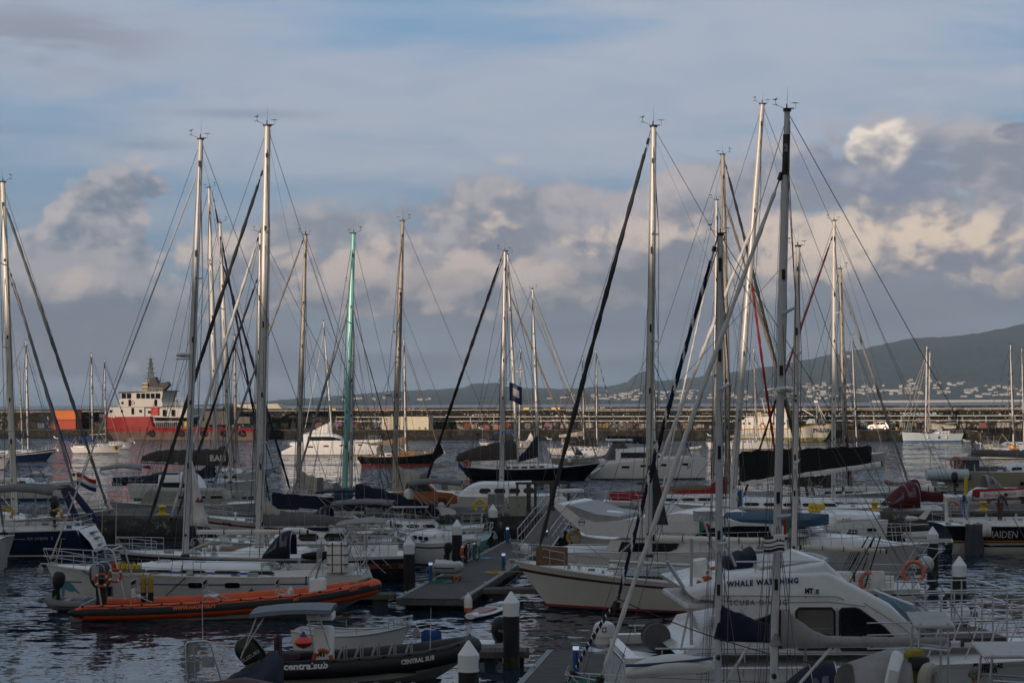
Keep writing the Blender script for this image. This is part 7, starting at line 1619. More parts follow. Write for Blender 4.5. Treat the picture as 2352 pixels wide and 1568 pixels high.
b = MB(); a = loc(729, 1340); b.rbox((a.x, 0, .95), (.62, .7, 1.0), .08); c = b.build('console', WHITE, root); b = MB(); b.add([(a.x-.05, -.32, 1.45), (a.x-.05, .32, 1.45), (a.x+.15, .28, 2.05), (a.x+.15, -.28, 2.05)], [(0, 1, 2, 3)]); s_ = b.build('windscreen', CLR, c, False); s_.modifiers.new('t', 'SOLIDIFY').thickness = .012
b = MB(); b.path([(a.x-.3, -.36, .6), (a.x-.28, -.36, 1.6), (a.x+.1, -.34, 2.1), (a.x+.1, .34, 2.1), (a.x-.28, .36, 1.6), (a.x-.3, .36, .6)], .02, 6); b.build('console_rail', STEEL, c); b = MB(); b.torus((a.x-.42, 0, 1.35), .17, .015, Matrix.Rotation(PI/2, 3, 'Z'), 16, 5); b.build('steering_wheel', BLKP, c)
b = MB(); A = loc(246, 1256); X0, X1 = loc(206, 1370).x, loc(228, 1280).x
xa, xb_, zt = loc(268, 1395).x, loc(228, 1268).x, loc(240, 1256).z
for y in (-1., 1.):
    b.path([(loc(240, 1).x, y, .55), (loc(219, 1).x, y*.9, zt-.1), (loc(226, 1).x, y*.8, zt), (loc(256, 1).x, y*.8, zt), (loc(266, 1).x, y*.9, zt-.1), (loc(294, 1).x, y, .75)], .035, 8)
    b.tube((loc(238-4, 1).x, y*.9, zt*.6), (loc(283, 1).x, y*.95, zt*.55), .02); b.box((loc(224, 1).x, y*.86, 1.75), (.26, .04, .5))
for px in (222, 262): b.tube((loc(px, 1).x, -.85, zt-.03), (loc(px, 1).x, .85, zt-.03), .03)
b.build('stern_arch', STEEL, root)
b = MB(); b.tube((loc(236, 1).x, cs*.7, zt), (loc(241, 1).x, cs*.7, zt+2.4), .012, .006, 5); b.tube((loc(249, 1).x, -cs*.7, zt), (loc(253, 1).x, -cs*.7, zt+2.9), .014, .006, 5); b.build('whip_aerial', WHP, root)
Mw = frame(root)
for y, l, k in ((-.42, None, 1.25), (.42, None, 1.25)): outboard((-L/2+.45+1.15-.6, y, .80), PI, parent=root, k=1.2, m=mat('cowl_navy', (.012, .018, .035), .25, coat=.5), tilt=.0)
for px, py, l in ((233, 1332, 'orange life ring with white bands, left one on the dive boat arch'), (264, 1321, 'orange life ring with white bands, right one on the dive boat arch')): p = Mw@loc(px, py, cs*1.02); lifering(p, .225*1., .055, m=mat('ring_orange', (.48, .085, .02), .6), rz=.15, label=l)
for x_, l in ((338, 'pair of yellow and black dive cylinders standing in the orange dive boat'),):
    r0 = empty('dive_cylinder', Mw@loc(338, 1382, 0.)); b = MB()
    for dx_ in (-.12, .12): b.lathe((dx_, 0, 0), [(.09, 0), (.10, .03), (.10, .34)], 12); 
    b.build('lower_part', BLKP, r0); b = MB()
    for dx_ in (-.12, .12): b.lathe((dx_, 0, 0), [(.10, .34), (.10, .78), (.07, .86), (.03, .9), (.03, .98)], 12)
    b.build('upper_part', mat('cylinder_yellow', (.35, .22, .02), .5), r0); r0.scale = (1.1, 1.1, 1.1); tag(r0, l, 'dive cylinder')
for px in (318, 482, 648):
    b = MB(); x = loc(px, 1).x
    for y in (-.5, .5): b.path([(x-.3, y, .5), (x-.3, y, 1.35), (x-.25, y, 1.42)], .02, 6); b.tube((x-.3, y, .95), (x+.5, y, .62), .018)
    for z in (1.40, 1.2, 1.0, .8): b.tube((x-.3, -.5, z), (x-.3, .5, z), .015)
    b.box((x-.05, 0, .80), (.5, 1.0, .03)); b.build('tank_rack', STEEL, root)
    b = MB(); rr = random.Random(px)
    for k in range(8): b.path([(x-.3, -.45+k*.12, 1.38), (x-.33, -.43+k*.12, 1.25), (x-.28, -.40+k*.12, 1.1+rr.uniform(0, .1))], .012, 4)
    b.build('elastic_strap', BLKP, root)
b = MB(); a = loc(832, 1345); b.path([(a.x-.3, -.5, 1.18), (a.x+.3, 0, 1.42), (a.x-.3, .5, 1.18)], .06, 6); b.rbox((a.x-.1, 0, 1.22), (.7, .5, .12), .04); b.build('bow_post', mat('buff_wood', (.20, .14, .07), .8), root)
b = MB(); p = Mw@loc(671, 1378, .2); b.lathe(Mw@loc(667, 1376, .3), [(.17, 0), (.18, .2), (.12, .36), (.03, .42)], 14); tag(b.build('compressor_dome', STEEL), 'dome shaped steel vessel standing in the orange dive boat', 'vessel')
dinghy(101, 205, 67.8, 'small grey tender with a black outboard tied behind the orange dive boat', mat('dinghy_grey', (.17, .18, .185), .6, var=.1), r=.20, B=1.55, motor=False)
outboard(G(131, 67.4, .62), .2, 'black outboard on the little grey tender at left', k=.9, txt=None)

# ------------------------------------------------------------------ cream ketch in the middle
h = H(1181, 2110, 68.3, 65.2, fb=(1.05, 1.15, 1.78), B=4.5, rake=1.6, trake=.8, sw=.62, label='long cream ketch with a brown rubbing strake and red waterline', cat='sailing boat').build(
    'cream', sheerband=hullmat('cream'), stripe=BRNP, boot=mat('boot_red', (.42, .07, .05), .5), anti=ANTI, rail=hullmat('cream'))
h.cabin(.26, .74, .40, windows=0, m=GREYD, wf=.6, front=.45).rails(.66, net=True).gear(26, 91).cockpit(.06, .24)
x0, x1 = h.loc(1400, 1).x, h.loc(1900, 1).x
q.add([h.cabside(x0+(x1-x0)*i/20, zz, .02) for zz in (.15, .46) for i in range(21)], [(i, i+1, 22+i, 21+i) for i in range(20)]); q.build('cabin_window', GLS, h.cab, False)
q = MB()
for zz in (.12, .48): q.path([h.cabside(x0+(x1-x0)*i/20, zz, .03) for i in range(21)], .018, 5)
q.build('window_trim', STEEL, h.cab)
h.mast((1501, 292), (1489, 1293), .145, m=ALU, zb=2.0, spreaders=3, sa=.2, sprlen=1.3).boom((1503, 1235), (1762, 1242), .12, m=ALUW, vang=False)
h.furled((1484, 340), (1238, 1262), .088, 'dgrey', stripe=None, bow=False)
q = MB(); A, B_ = h.loc(1500, 1035), h.loc(1535, 1205); q.add([(A.x, -.02, A.z), (B_.x, -.02, B_.z), (h.loc(1498, 1205).x, -.02, B_.z)], [(0, 1, 2)]); o = q.build('trysail', FAB['dgrey'], h.root, False); o.modifiers.new('t', 'SOLIDIFY').thickness = .04
h.mast((1833, 567), (1823, 1288), .115, m=ALUW, zb=1.55, spreaders=2, name='mizzen_mast', sa=.3, stayx=-h.L/2+.1).boom((1840, 1256), (2035, 1265), .09, m=mat('boom_cream', (.6, .56, .47), .4), vang=False)
h.hood(1722, 1765, 1.75, 1.0, m='grey', w=1.2)
h.write('LONELY MARGARET', 2000, 2050, .93, mat('gilt_letter', (.28, .20, .10), .6), .13)
q = MB(); 
for (a, c) in (((2040, 1360), (2118, 1235)), ((2062, 1362), (2140, 1240)), ((2085, 1365), (2165, 1255))):
    for y in (-1.1, 1.1): q.tube(h.loc(*a, dy=y), h.loc(*c, dy=y), .022, n=6)
for k in range(5): q.tube(h.loc(2050+k*18, 1345-k*26, -1.1), h.loc(2050+k*18, 1345-k*26, 1.1), .018, n=5)
q.tube(h.loc(1990, 1238, -1.1), h.loc(2165, 1262, -1.1), .022, n=6); q.tube(h.loc(1990, 1238, 1.1), h.loc(2165, 1262, 1.1), .022, n=6); q.build('stern_gantry', STEEL, h.root)
h.panel(2080, 2188, 1240, 1.1, legs=False, m=FAB['light']); h.windgen(2091, 1190, (2091, 1240), m=WHP, r=.68, a0=.2, tail=True, mb=BLUP)
q = MB(); q.rbox((h.loc(1268, 1).x, h.cs*.7, 2.05), (1.25, .06, .72), .03); q.build('wicker_screen', mat('wicker', (.20, .125, .07), .9, var=.4, vs=20., bump=.5, bs=60.), h.root)
q = MB(); q.tube(h.loc(1400, 1288, h.cs*1.9), h.loc(1880, 1314, h.cs*2.05), .07, n=10); q.build('spare_pole', ALU, h.root)
q = MB(); q.path([h.loc(1197, 1258), h.loc(1205, 1259), h.loc(1218, 1262)], [.16, .20, .13], 12); q.build('winch_motor', WHP, h.root)
for px, py, R_, l in ((2098, 1268, .36, 'faded orange horseshoe buoy on the stern gantry of the cream ketch'),): lifering(h.M@h.loc(px, py+45, 1.4*h.cs), .38, horseshoe=True, m=mat('faded_orange', (.62, .19, .12), .7), label=l)
lifering(h.M@h.loc(1999, 1336, 1.5*h.cs), .36, horseshoe=True, m=mat('faded_orange', (.62, .19, .12), .7), label='orange horseshoe buoy half covered by a white bag on the cream ketch rail')
b = MB(); b.rbox(h.M@h.loc(2017, 1334, 1.62*h.cs), (.5, .12, .75), .05); tag(b.build('white_bag', FAB['sail']), 'white cloth bag hanging over the orange buoy on the cream ketch', 'bag')
b = MB(); p = h.M@h.loc(1958, 1335, .9*h.cs); b.rbox(p+Vector((0, 0, .02)), (1.3, .65, .7), .08); o = b.build('deck_locker', WHP); b = MB(); b.rbox(p+Vector((0, -.0, .03)), (.09, .68, .72), .02); b.build('strap', BLKP, o); tag(o, 'white deck box with a black strap on the cream ketch', 'box')

# ------------------------------------------------------------------ flybridge motor yacht behind the ketch
my = H(2131, 1268, 71.5, 77., fb=(1.5, 1.75, 2.1), B=4.9, sw=.92, rake=2.2, trake=.3, full=.55, name='motor_yacht', label='big white flybridge motor yacht with swept radar arch and blue canopy', cat='motor yacht').build('white', low=hullmat('dark'), boot=hullmat('navy'), anti=hullmat('navy'))
def side_poly(h, P, y0, y1, m, name, parent=None, sm=False, taper=None):
    b = MB(); Q = [h.loc(px, py, h.cs*max(abs(y0), abs(y1))) for px, py in P]; b.poly([(q.x, q.z) for q in Q], abs(y1-y0)); b.xf(Matrix.Translation((0, (y0+y1)/2, 0)))
    if taper:
        zb, zt, kx = taper; b.v = [(x, y*(1-kx*max(0, (z-zb)/(zt-zb))), z) for x, y, z in b.v]
    return b.build(name, m, parent or h.root, sm)
MYW = mat('yacht_white', (.72, .73, .74), .28, var=.04, coat=.3, stain=(.45, .42, .36, 2., .66, .25))
sal = side_poly(my, [(1375, 1300), (1402, 1240), (1650, 1236), (1790, 1236), (1860, 1262), (1900, 1290), (1900, 1305), (1375, 1305)], -2.15, 2.15, MYW, 'saloon', taper=(2.0, 3.2, .08))
fb_ = side_poly(my, [(1271, 1162), (1275, 1156), (1290, 1158), (1330, 1188), (1365, 1199), (1430, 1194), (1560, 1178), (1640, 1183), (1700, 1200), (1790, 1205), (1850, 1232), (1640, 1237), (1450, 1235), (1345, 1228), (1300, 1190)], -2.2, 2.2, MYW, 'flybridge', taper=(3.0, 4.8, .05))
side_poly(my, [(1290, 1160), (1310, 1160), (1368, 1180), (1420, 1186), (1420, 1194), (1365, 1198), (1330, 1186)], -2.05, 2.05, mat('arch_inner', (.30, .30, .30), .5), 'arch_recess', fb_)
side_poly(my, [(1428, 1243), (1452, 1245), (1560, 1246), (1554, 1259), (1520, 1273), (1418, 1271)], -2.19, 2.19, GLS, 'saloon_window', sal); side_poly(my, [(1590, 1233), (1622, 1213), (1700, 1207), (1765, 1208), (1772, 1233)], -2.24, 2.24, GLS, 'upper_window', fb_)
o = side_poly(my, [(1418, 1271), (1452, 1241), (1560, 1243), (1575, 1246), (1560, 1247), (1455, 1246), (1424, 1271)], -2.21, 2.21, STEEL, 'window_frame', sal)
cp = MB(); x0, x1 = my.loc(1660, 1).x, my.loc(1897, 1).x; z = my.loc(1750, 1200).z; rings = []
for i in range(17):
    k = i/16; ww = 1.9*min(1, ((1-k)/.22)**.5+.02 if dirx else 1) if True else 1; zt_ = z+.42; rings.append([(x0+(x1-x0)*k, ww, z-.02), (x0+(x1-x0)*k, ww*.98, z+.26), (x0+(x1-x0)*k, ww*.6, z+.38), (x0+(x1-x0)*k, 0, z+.42), (x0+(x1-x0)*k, -ww*.6, z+.38), (x0+(x1-x0)*k, -ww*.98, z+.26), (x0+(x1-x0)*k, -ww, z-.02)])
cp.loft(rings, 0, True, True, closed=False); cp.build('canopy', mat('canvas_petrol', (.02, .065, .12), .85, var=.12, bump=.4, bs=7.), my.root, ang=60)
q = MB()
for k in range(7):
    for sg in (1, -1): x = x0+(x1-x0)*(.02+k*.14); q.tube((x, sg*1.85, z), (x+.3, sg*1.9, z-.45), .014, n=5)
    
q.path([(x0, -1.9, z-.12), (x1-.8, -1.9, z-.12), (x1+.1, 0, z-.12), (x1-.8, 1.9, z-.12), (x0, 1.9, z-.12)], .018, 6); q.build('canopy_frame', STEEL, my.root)
q = MB()
for i in range(22): t = .42+.56*i/22; q.tube((my.ptz(t, my.sheer(t))[0], my.half(t)*.93, my.sheer(t)), (my.ptz(t, my.sheer(t))[0]-.1, my.half(t)*.93, my.sheer(t)+.8), .014, n=5); q.tube((my.ptz(t, my.sheer(t))[0], -my.half(t)*.93, my.sheer(t)), (my.ptz(t, my.sheer(t))[0]-.1, -my.half(t)*.93, my.sheer(t)+.8), .014, n=5)
for hh in (.8, .45):
    q.path([(my.ptz(t, my.sheer(t))[0], -my.half(t)*.93, my.sheer(t)+hh) for t in [.42+.58*i/20 for i in range(21)]]+[(my.ptz(t, my.sheer(t))[0], my.half(t)*.93, my.sheer(t)+hh) for t in [1.-.58*i/20 for i in range(21)]], .016, 6)
q.build('bow_rail', STEEL, my.root); my.cabin(.62, .92, .5, windows=0, m=MYW, front=.8, name='foredeck')
p = my.loc(1288, 1150); q = MB(); q.lathe(p, [(.25, -.2), (.30, -.05), (.26, .12), (.12, .2), (.02, .22)], 14); q.tube(p+Vector((0, 0, .15)), p+Vector((0, 0, .40)), .06); q.build('radar_base', WHP, my.root)
q = MB(); c0, c1 = my.loc(1246+24, 1136), my.loc(1340, 1133); q.tube((c0.x, 0, p.z+.42), (c1.x, 0, p.z+.48), .09, n=8, sq=1.); q.build('radar_scanner', WHP, my.root); q = MB(); q.tube(my.loc(1281, 1158, 1.), my.loc(1281, 1122, 1.), .03); q.ball(my.loc(1281, 1120, 1.), .08, n=6); q.tube(my.loc(1283, 1150, -.8), my.loc(1284, 1118, -.8), .02); q.build('light_mast', STEEL, my.root)
q = MB(); a, c = my.loc(1365, 1180), my.loc(1440, 1185); rings = []
for i in range(11):
    k = i/10; s_ = math.sin(PI*(.05+.9*k))**.5; rings.append([(a.x+(c.x-a.x)*k, .8*s_*math.cos(2*PI*j/12), a.z-.1+.28*s_*math.sin(2*PI*j/12)) for j in range(12)])
q.loft(rings, 0, True, True).build('tender', MYW, my.root); q = MB(); x = my.loc(1510, 1170).x; z = my.loc(1510, 1180).z; q.add([(my.loc(1568, 1).x, -1.9, z-.1), (my.loc(1568, 1).x, 1.9, z-.1), (my.loc(1515, 1).x, 1.7, z+.35), (my.loc(1515, 1).x, -1.7, z+.35)], [(0, 1, 2, 3)]); o = q.build('flybridge_screen', CLR, my.root, False); o.modifiers.new('t', 'SOLIDIFY').thickness = .02
x0_ = my.loc(1523, 1222, my.cs*2.2); lettering(fb_, 'PRINCESS 60', lambda u, v: Vector((x0_.x+my.dirx*u, my.cs*2.215, x0_.z+v-.1)), .16, GRYP, .95); x0_ = my.loc(1664, 1192, my.cs*2.2)
q = MB(); q.box((my.loc(1660, 1).x, my.cs*1.95, my.loc(1660, 1194).z), (1.4, .1, .36)); q.build('name_board', MYW, my.root, False); x0_ = my.loc(1650, 1197, my.cs*2.2); lettering(my.root, 'JR.', lambda u, v: Vector((x0_.x+my.dirx*u, my.cs*2.05, x0_.z+v)), .3, REDD, .55, .015)
q = MB(); a = my.loc(1336, 1199, my.cs*2.2); q.torus((a.x, my.cs*2.2, a.z), .14, .012, None, 16, 4); q.box((a.x, my.cs*2.2, a.z+.02), (.3, .01, .05)); q.build('arch_badge', NAVP, fb_, False)
lifering(my.M@my.loc(1318-0, 1228, my.cs*1.9)+Vector((0, 0, -.1)), .25, horseshoe=True, m=mat('dull_yellow', (.42, .27, .04), .7), label='yellow horseshoe buoy under the overhang of the big flybridge yacht')
flag(my.M@my.loc(1606, 1186, my.cs*2.3), .75, .85, [(0, 1, 0, 1, REDP), (0, .4, 0, 1, GRN)], 'small red and green flag on the big flybridge yacht', pole=.0, droop=.7)
# white hull end behind its stern
h = H(1300-0, 1120+330, 88, 88, fb=(1.2, 1.2, 1.5), B=3.6, label='grey white hull partly seen beneath the overhang of the flybridge yacht', cat='sailing boat').build('offwhite').rails()
h = catamaran('white hard topped motor catamaran with grey letters beyond the blue canopy', 2022, 1780, 1500+94, hz=1.5, hh=.5, wb=5., wins=False)
q = MB(); a, c = h.loc(1905, 1180), h.loc(2018, 1172); rings = []
for i in range(13):
    k = i/12; s_ = 1-.75*max(0, (k-.6)/.4)**2; rings.append([(a.x+(c.x-a.x)*k, 2.1*s_*math.cos(2*PI*j/14), h.loc(1905, 1186).z+.05*k*0+(.42*(1-.4*k))*math.copysign(abs(math.sin(2*PI*j/14))**.6, math.sin(2*PI*j/14))) for j in range(14)])
q.loft(rings, 0, True, True).build('hardtop', MYW, h.root); x0_ = h.loc(1917, 1189); lettering(h.root, 'MT', lambda u, v: Vector((x0_.x+h.dirx*u, h.cs*2.12, x0_.z+v-.06)), .28, GRYP, .5)
for i in range(7):
    q = MB(); q.ball((0, 0, 0), .15, n=7); o = q.build('float_ball', YEL); o.location = h.M@h.loc(2016-106-0+(i % 4)*9-48+0, 1162+(i//4)*9, h.cs*.8); tag(o, 'yellow net float piled with others on the white hard topped boat', 'float', 'yellow floats piled on the hard topped boat')
# ------------------------------------------------------------------ whale watching catamaran
ww = H(2560, 1413, 44.6, 43.6, fb=(1.65, 1.6, 1.8), B=4.6, sw=.97, rake=1.2, trake=-.1, full=.7, name='tour_catamaran', label='large white whale watching tour boat with raised bridge and navy lettering', cat='tour boat').build('white', sheerband=MYW, low=hullmat('white'), rail=MYW)
SW_ = 1.95
def sp(P, y, m, name, parent=None, th=None, sm=False): return side_poly(ww, P, -y, y, m, name, parent, sm)
def shell(P, y, m, name, round_=.16):
    """a superstructure block whose upper edges are rounded inwards"""
    b = MB(); Q = [ww.loc(px, py, ww.cs*y) for px, py in P]; n = len(Q); cx = sum(q.x for q in Q)/n; cz = sum(q.z for q in Q)/n; rings = []
    for yy, k in ((-y, .90), (-y-0., .985), (-y+.10, 1.), (y-.10, 1.), (y, .985), (y, .90)):
        s_ = {.90: 0, .985: .0, 1.: 0}[k]; rings.append([Vector((q.x, yy+(0.12*(1 if yy < 0 else -1) if k == .985 and False else 0), q.z)) for q in Q])
    rings = []
    for yy, k in ((-y, 0), (-y+.03, .05), (-y+.12, .10), (y-.12, .10), (y-.03, .05), (y, 0)):
        rings.append([Vector((q.x+(q.x-cx)/max(.1, abs(q.x-cx))*k*.5, yy, q.z+(k if q.z > cz else 0))) for q in Q])
    b.loft(rings, 0, True, True); return b.build(name, m, ww.root, True, 40)
cabn = shell([(1560, 1503), (1605, 1480), (1620, 1455), (1700, 1440), (1724, 1427), (1690, 1405), (1640, 1380), (1600, 1376), (1580, 1362), (1640, 1350), (1700, 1330), (1900, 1322), (2040, 1395), (2110, 1452), (2110, 1503)], SW_, MYW, 'superstructure')
brd = shell([(1608, 1365), (1628, 1350), (1662, 1336), (1664, 1332), (1790, 1318), (1884, 1300), (1892, 1296), (1900, 1305), (1925, 1328), (1975, 1362), (2020, 1385), (1990, 1392), (1880, 1368), (1640, 1366)], SW_-.12, MYW, 'bridge_side')
sp([(1728, 1330), (1750, 1301), (1880, 1287), (1893, 1290), (1886, 1300), (1790, 1318)], 1.5, mat('bridge_inner', (.48, .47, .45), .5), 'bridge_coaming')
def win(P, name='side_window', m=GLS, y=SW_+.03):
    Q = [ww.loc(px, py, ww.cs*y) for px, py in P]; n = len(Q); b = MB(); b.add([(q.x, ww.cs*y, q.z) for q in Q], [tuple(range(n))]); o = b.build(name, m, cabn, False)
    f = MB(); f.path([(q.x, ww.cs*(y), q.z) for q in Q], .030, 6, closed=True); f.build('window_seal', RUB, o); return o
def rr4(x0, y0, x1, y1, r=5): return [(x0+r, y0), (x1-r, y0), (x1, y0+r), (x1, y1-r), (x1-r, y1), (x0+r, y1), (x0, y1-r), (x0, y0+r)]
win(rr4(1829, 1396, 1917, 1490, 7), m=mat('window_warm', (.13, .12, .10), .12, var=.1, spec=.6)); win([(1934, 1397), (1964, 1396), (1974, 1399), (2030, 1440), (2052, 1462), (2054, 1480), (2054, 1492), (1934, 1492), (1929, 1486), (1929, 1402)]); win([(1782, 1402), (1806, 1401), (1812, 1408), (1818, 1440), (1812, 1452), (1770, 1440)]); win([(1720, 1432), (1780, 1408), (1790, 1425), (1760, 1450)])
q = MB()
for P in ([(1612, 1376), (1700, 1381), (1800, 1383), (1900, 1381), (1990, 1392)], [(1700, 1398), (1723, 1424), (1760, 1415), (1790, 1400)], [(1923, 1395), (1923, 1500)], [(1985, 1384), (2070, 1438), (2100, 1462)], [(1832, 1443), (1914, 1443)], [(1600, 1500), (2105, 1498)]): q.path([ww.loc(px, py, ww.cs*(SW_+.035)) for px, py in P], .009, 4)
q.build('panel_seam', GRYP, cabn)
q = MB()
for px in (1640, 1700, 1760, 1880, 1950, 2010): a = ww.loc(px, 1503, ww.cs*SW_); q.add([(a.x-.02, ww.cs*2.318, 1.62), (a.x+.02, ww.cs*2.318, 1.62), (a.x+.012, ww.cs*2.318, 1.0+.2*(px % 3)), (a.x-.015, ww.cs*2.318, 1.05+.2*(px % 3))], [(0, 1, 2, 3)])
q.build('rust_streak', mat('rust_streak', (.42, .33, .24), .8), ww.hull, False)
# raked windscreen on the front of the cabin
fx = [ww.loc(px, py, ww.cs*1.0) for px, py in ((2056, 1384), (2094, 1408), (2128, 1446), (2078, 1424))]
f0, f1 = ww.loc(2040, 1384, 0), ww.loc(2108, 1447, 0); q = MB(); nn = 1.6
for a, c in ((-1.6, -.06), (.06, 1.6)): q.add([(f0.x+.12, a, f0.z+.10), (f0.x+.12, c, f0.z+.10), (f1.x+.06, c*1.05, f1.z+.10), (f1.x+.06, a*1.05, f1.z+.10)], [(0, 1, 2, 3)])
q.build('windscreen', mat('windscreen_blue', (.16, .42, .55), .3, var=.2, spec=.9), cabn, False)
q = MB(); q.path([(f0.x+.13, -1.7, f0.z+.14), (f0.x+.13, 1.7, f0.z+.14), (f1.x+.1, 1.78, f1.z+.12), (f1.x+.1, -1.78, f1.z+.12)], .03, 6, closed=True); q.tube((f0.x+.2, 1.7, f0.z+.25), (f1.x+.2, 1.78, f1.z+.25), .025); q.tube((f0.x+.2, -1.7, f0.z+.25), (f1.x+.2, -1.78, f1.z+.25), .025); q.build('windscreen_frame', STEEL, cabn)
def wwl(s_, px0, py0, px1, py1, m, hp, y, bold=.0, sp_=1.):
    A, B_ = ww.loc(px0, py0, ww.cs*y), ww.loc(px1, py1, ww.cs*y); d = (B_-A); hz_ = hp/FP*ww.Y*1.38; n = d.length
    lettering(ww.root, s_, lambda u, v: Vector((A.x+d.x*u/n, ww.cs*y, A.z+d.z*u/n+v)), hz_, m, n, bold, sp_)
wwl('WHALE WATCHING', 1670, 1347, 1834, 1338, NAVP, 12, SW_+.02, .008, 1.25); wwl('SCUBA DIVING', 1675, 1389, 1808, 1388, BLKP, 12, SW_+.02, .0, 1.3); wwl('MT', 1849, 1361, 1868, 1361, BLKP, 10, SW_+.02, .012)
q = MB(); a = ww.loc(1875, 1356, ww.cs*SW_); q.box((a.x, ww.cs*(SW_+.04), a.z), (.12, .08, .12)); q.box((a.x, ww.cs*(SW_+.09), a.z), (.07, .02, .10), 1); q.build('side_light', [WHP, GRN], ww.root, False)
q = MB(); q.path([ww.loc(1610, 1372, ww.cs*(SW_+.08)), ww.loc(1618, 1366, ww.cs*(SW_+.08)), ww.loc(1920, 1368, ww.cs*(SW_+.08)), ww.loc(1940, 1376, ww.cs*(SW_+.08))], .022, 6); 
for px in (1674, 1762, 1850): q.tube(ww.loc(px, 1367, ww.cs*(SW_+.08)), ww.loc(px, 1372, ww.cs*SW_), .02)
q.build('grab_rail', STEEL, ww.root)
wwl('PT - 106037 - AC', 2236, 1532, 2304, 1532, BLKP, 9, 2.32, .012); wwl('PHYSETER', 2246, 1542.5, 2292, 1542.5, BLKP, 9, 2.32, .012)
# bridge deck fittings
q = MB(); z = ww.loc(1800, 1276, -1.4*-ww.cs).z; P = [ww.loc(1660, 1276, 0), ww.loc(1850, 1275, 0), ww.loc(1884, 1284, 0)]
for zz in (0, ):
    q.path([(P[0].x, -1.6, P[0].z), (P[1].x, -1.6, P[1].z), (P[2].x, -.6, P[2].z+.08), (P[2].x, .6, P[2].z+.08), (P[1].x, 1.6, P[1].z), (P[0].x, 1.6, P[0].z)], .024, 6)
for px in (1700, 1760, 1815, 1860):
    for sg in (1, -1): q.tube((ww.loc(px, 1276).x, sg*1.58, P[0].z), (ww.loc(px+6, 1276).x, sg*1.6, ww.loc(px, 1308).z), .020)
q.build('bridge_rail', STEEL, ww.root)
q = MB(); a, c = ww.loc(1659, 1285), ww.loc(1724, 1262); rings = []
for i in range(11):
    k = i/10; x = a.x+(c.x-a.x)*k; zt_ = ww.loc(1680, 1282).z+(ww.loc(1722, 1258).z-ww.loc(1680, 1282).z)*min(1, k*1.1)+.04*math.sin(k*14); zb_ = ww.loc(1680, 1330).z+.10*math.sin(k*5); rings.append([(x, .75*math.cos(2*PI*j/14)*(1+.06*math.sin(j*3+k*9)), (zt_+zb_)/2+(zt_-zb_)/2*math.copysign(abs(math.sin(2*PI*j/14))**.6, math.sin(2*PI*j/14))) for j in range(14)])
q.loft(rings, 0, True, True).build('console_cover', FAB['navy'], ww.root, ang=70)
q = MB(); a = ww.loc(1645, 1322, 0); q.path([(a.x-.45, 0, a.z+.42), (a.x-.35, 0, a.z-.05), (a.x-.1, 0, a.z-.22), (a.x+.35, 0, a.z-.2)], [.20, .26, .28, .2], 10, sq=1.5); q.tube((a.x, 0, a.z-.3), (a.x+.05, 0, ww.loc(1640, 1375).z), .06); q.build('helm_seat', WHP, ww.root)
for px, py, l in ((1622, 1352, 'orange life ring standing on the aft bridge deck of the tour boat'), (1640, 1330, 'second orange life ring behind the helm seat of the tour boat')): lifering(ww.M@ww.loc(px, py, ww.cs*(1.2 if px < 1630 else .2)), .26, .07, m=mat('ring_orange', (.48, .085, .02), .6), rz=.5, label=l)
q = MB()
for sg in (1, -1):
    y = sg*1.6; pts = [ww.loc(1564, 1568, y), ww.loc(1591, 1380, y), ww.loc(1588, 1232, y)]
    q.tube(ww.loc(1588, 1560, y), ww.loc(1588, 1236, y), .04, n=8); q.tube(ww.loc(1532, 1288, y), ww.loc(1586, 1374, y), .045, n=8); q.tube(ww.loc(1562, 1500, y), ww.loc(1586, 1380, y), .03); q.tube(ww.loc(1667, 1500, y), ww.loc(1667, 1380, y), .02)
    q.tube(ww.loc(1690, 1300, y), ww.loc(1640, 1185, y), .035); q.tube(ww.loc(1655, 1310, y), ww.loc(1612, 1185, y), .03)
q.tube(ww.loc(1606, 1190, -1.), ww.loc(1640, 1190, 1.), .03); q.box(ww.loc(1618, 1184, 0), (.5, .4, .25)); q.build('support_frame', STEEL, ww.root)
q = MB(); rings = []
q = MB(); a = ww.loc(1580, 1372, 0); q.rbox((ww.loc(1625, 1).x, 0, ww.loc(1600, 1371).z), (1.9, 3.5, .12), .05); q.build('aft_bridge_deck', MYW, ww.root)
# aft cockpit and its reel, foredeck platform, rails
q = MB(); 
for sg in (1, -1): q.box((ww.loc(1500, 1).x, sg*2.1, 1.75), (2.2, .3, .32))
q.box((-ww.L/2+.15, 0, 1.7), (.25, 4.3, .32)); q.build('bulwark', MYW, ww.root); q = MB(); q.box((ww.loc(1500, 1).x, 0, 1.66), (2.0, 3.9, .03)); q.build('cockpit_sole', BLKP, ww.root, False)
q = MB(); a = ww.loc(1506, 1460, .4); q.lathe((a.x, a.y, a.z), [(.05, -.2), (.34, -.2), (.36, -.16), (.16, -.14), (.16, .14), (.36, .16), (.34, .2), (.05, .2)], 24, 0, 'Y'); q.build('line_reel', mat('reel_grey', (.10, .10, .10), .5), ww.root); q = MB(); q.tube((a.x, a.y, a.z), (a.x, a.y, 1.6), .05); q.build('reel_stand', STEEL, ww.root)
q = MB(); a, c = ww.loc(1418, 1), ww.loc(1720, 1); z = 2.05
for sg in (1, -1):
    q.tube((ww.loc(1465, 1).x, sg*2.18, 2.12), (ww.loc(1750, 1).x, sg*2.18, 2.08), .025, n=6)
    for px in (1480, 1530, 1600, 1660, 1730): q.tube((ww.loc(px, 1).x, sg*2.18, 2.1), (ww.loc(px, 1).x, sg*2.18, 1.75), .018)
q.build('aft_rail', STEEL, ww.root)
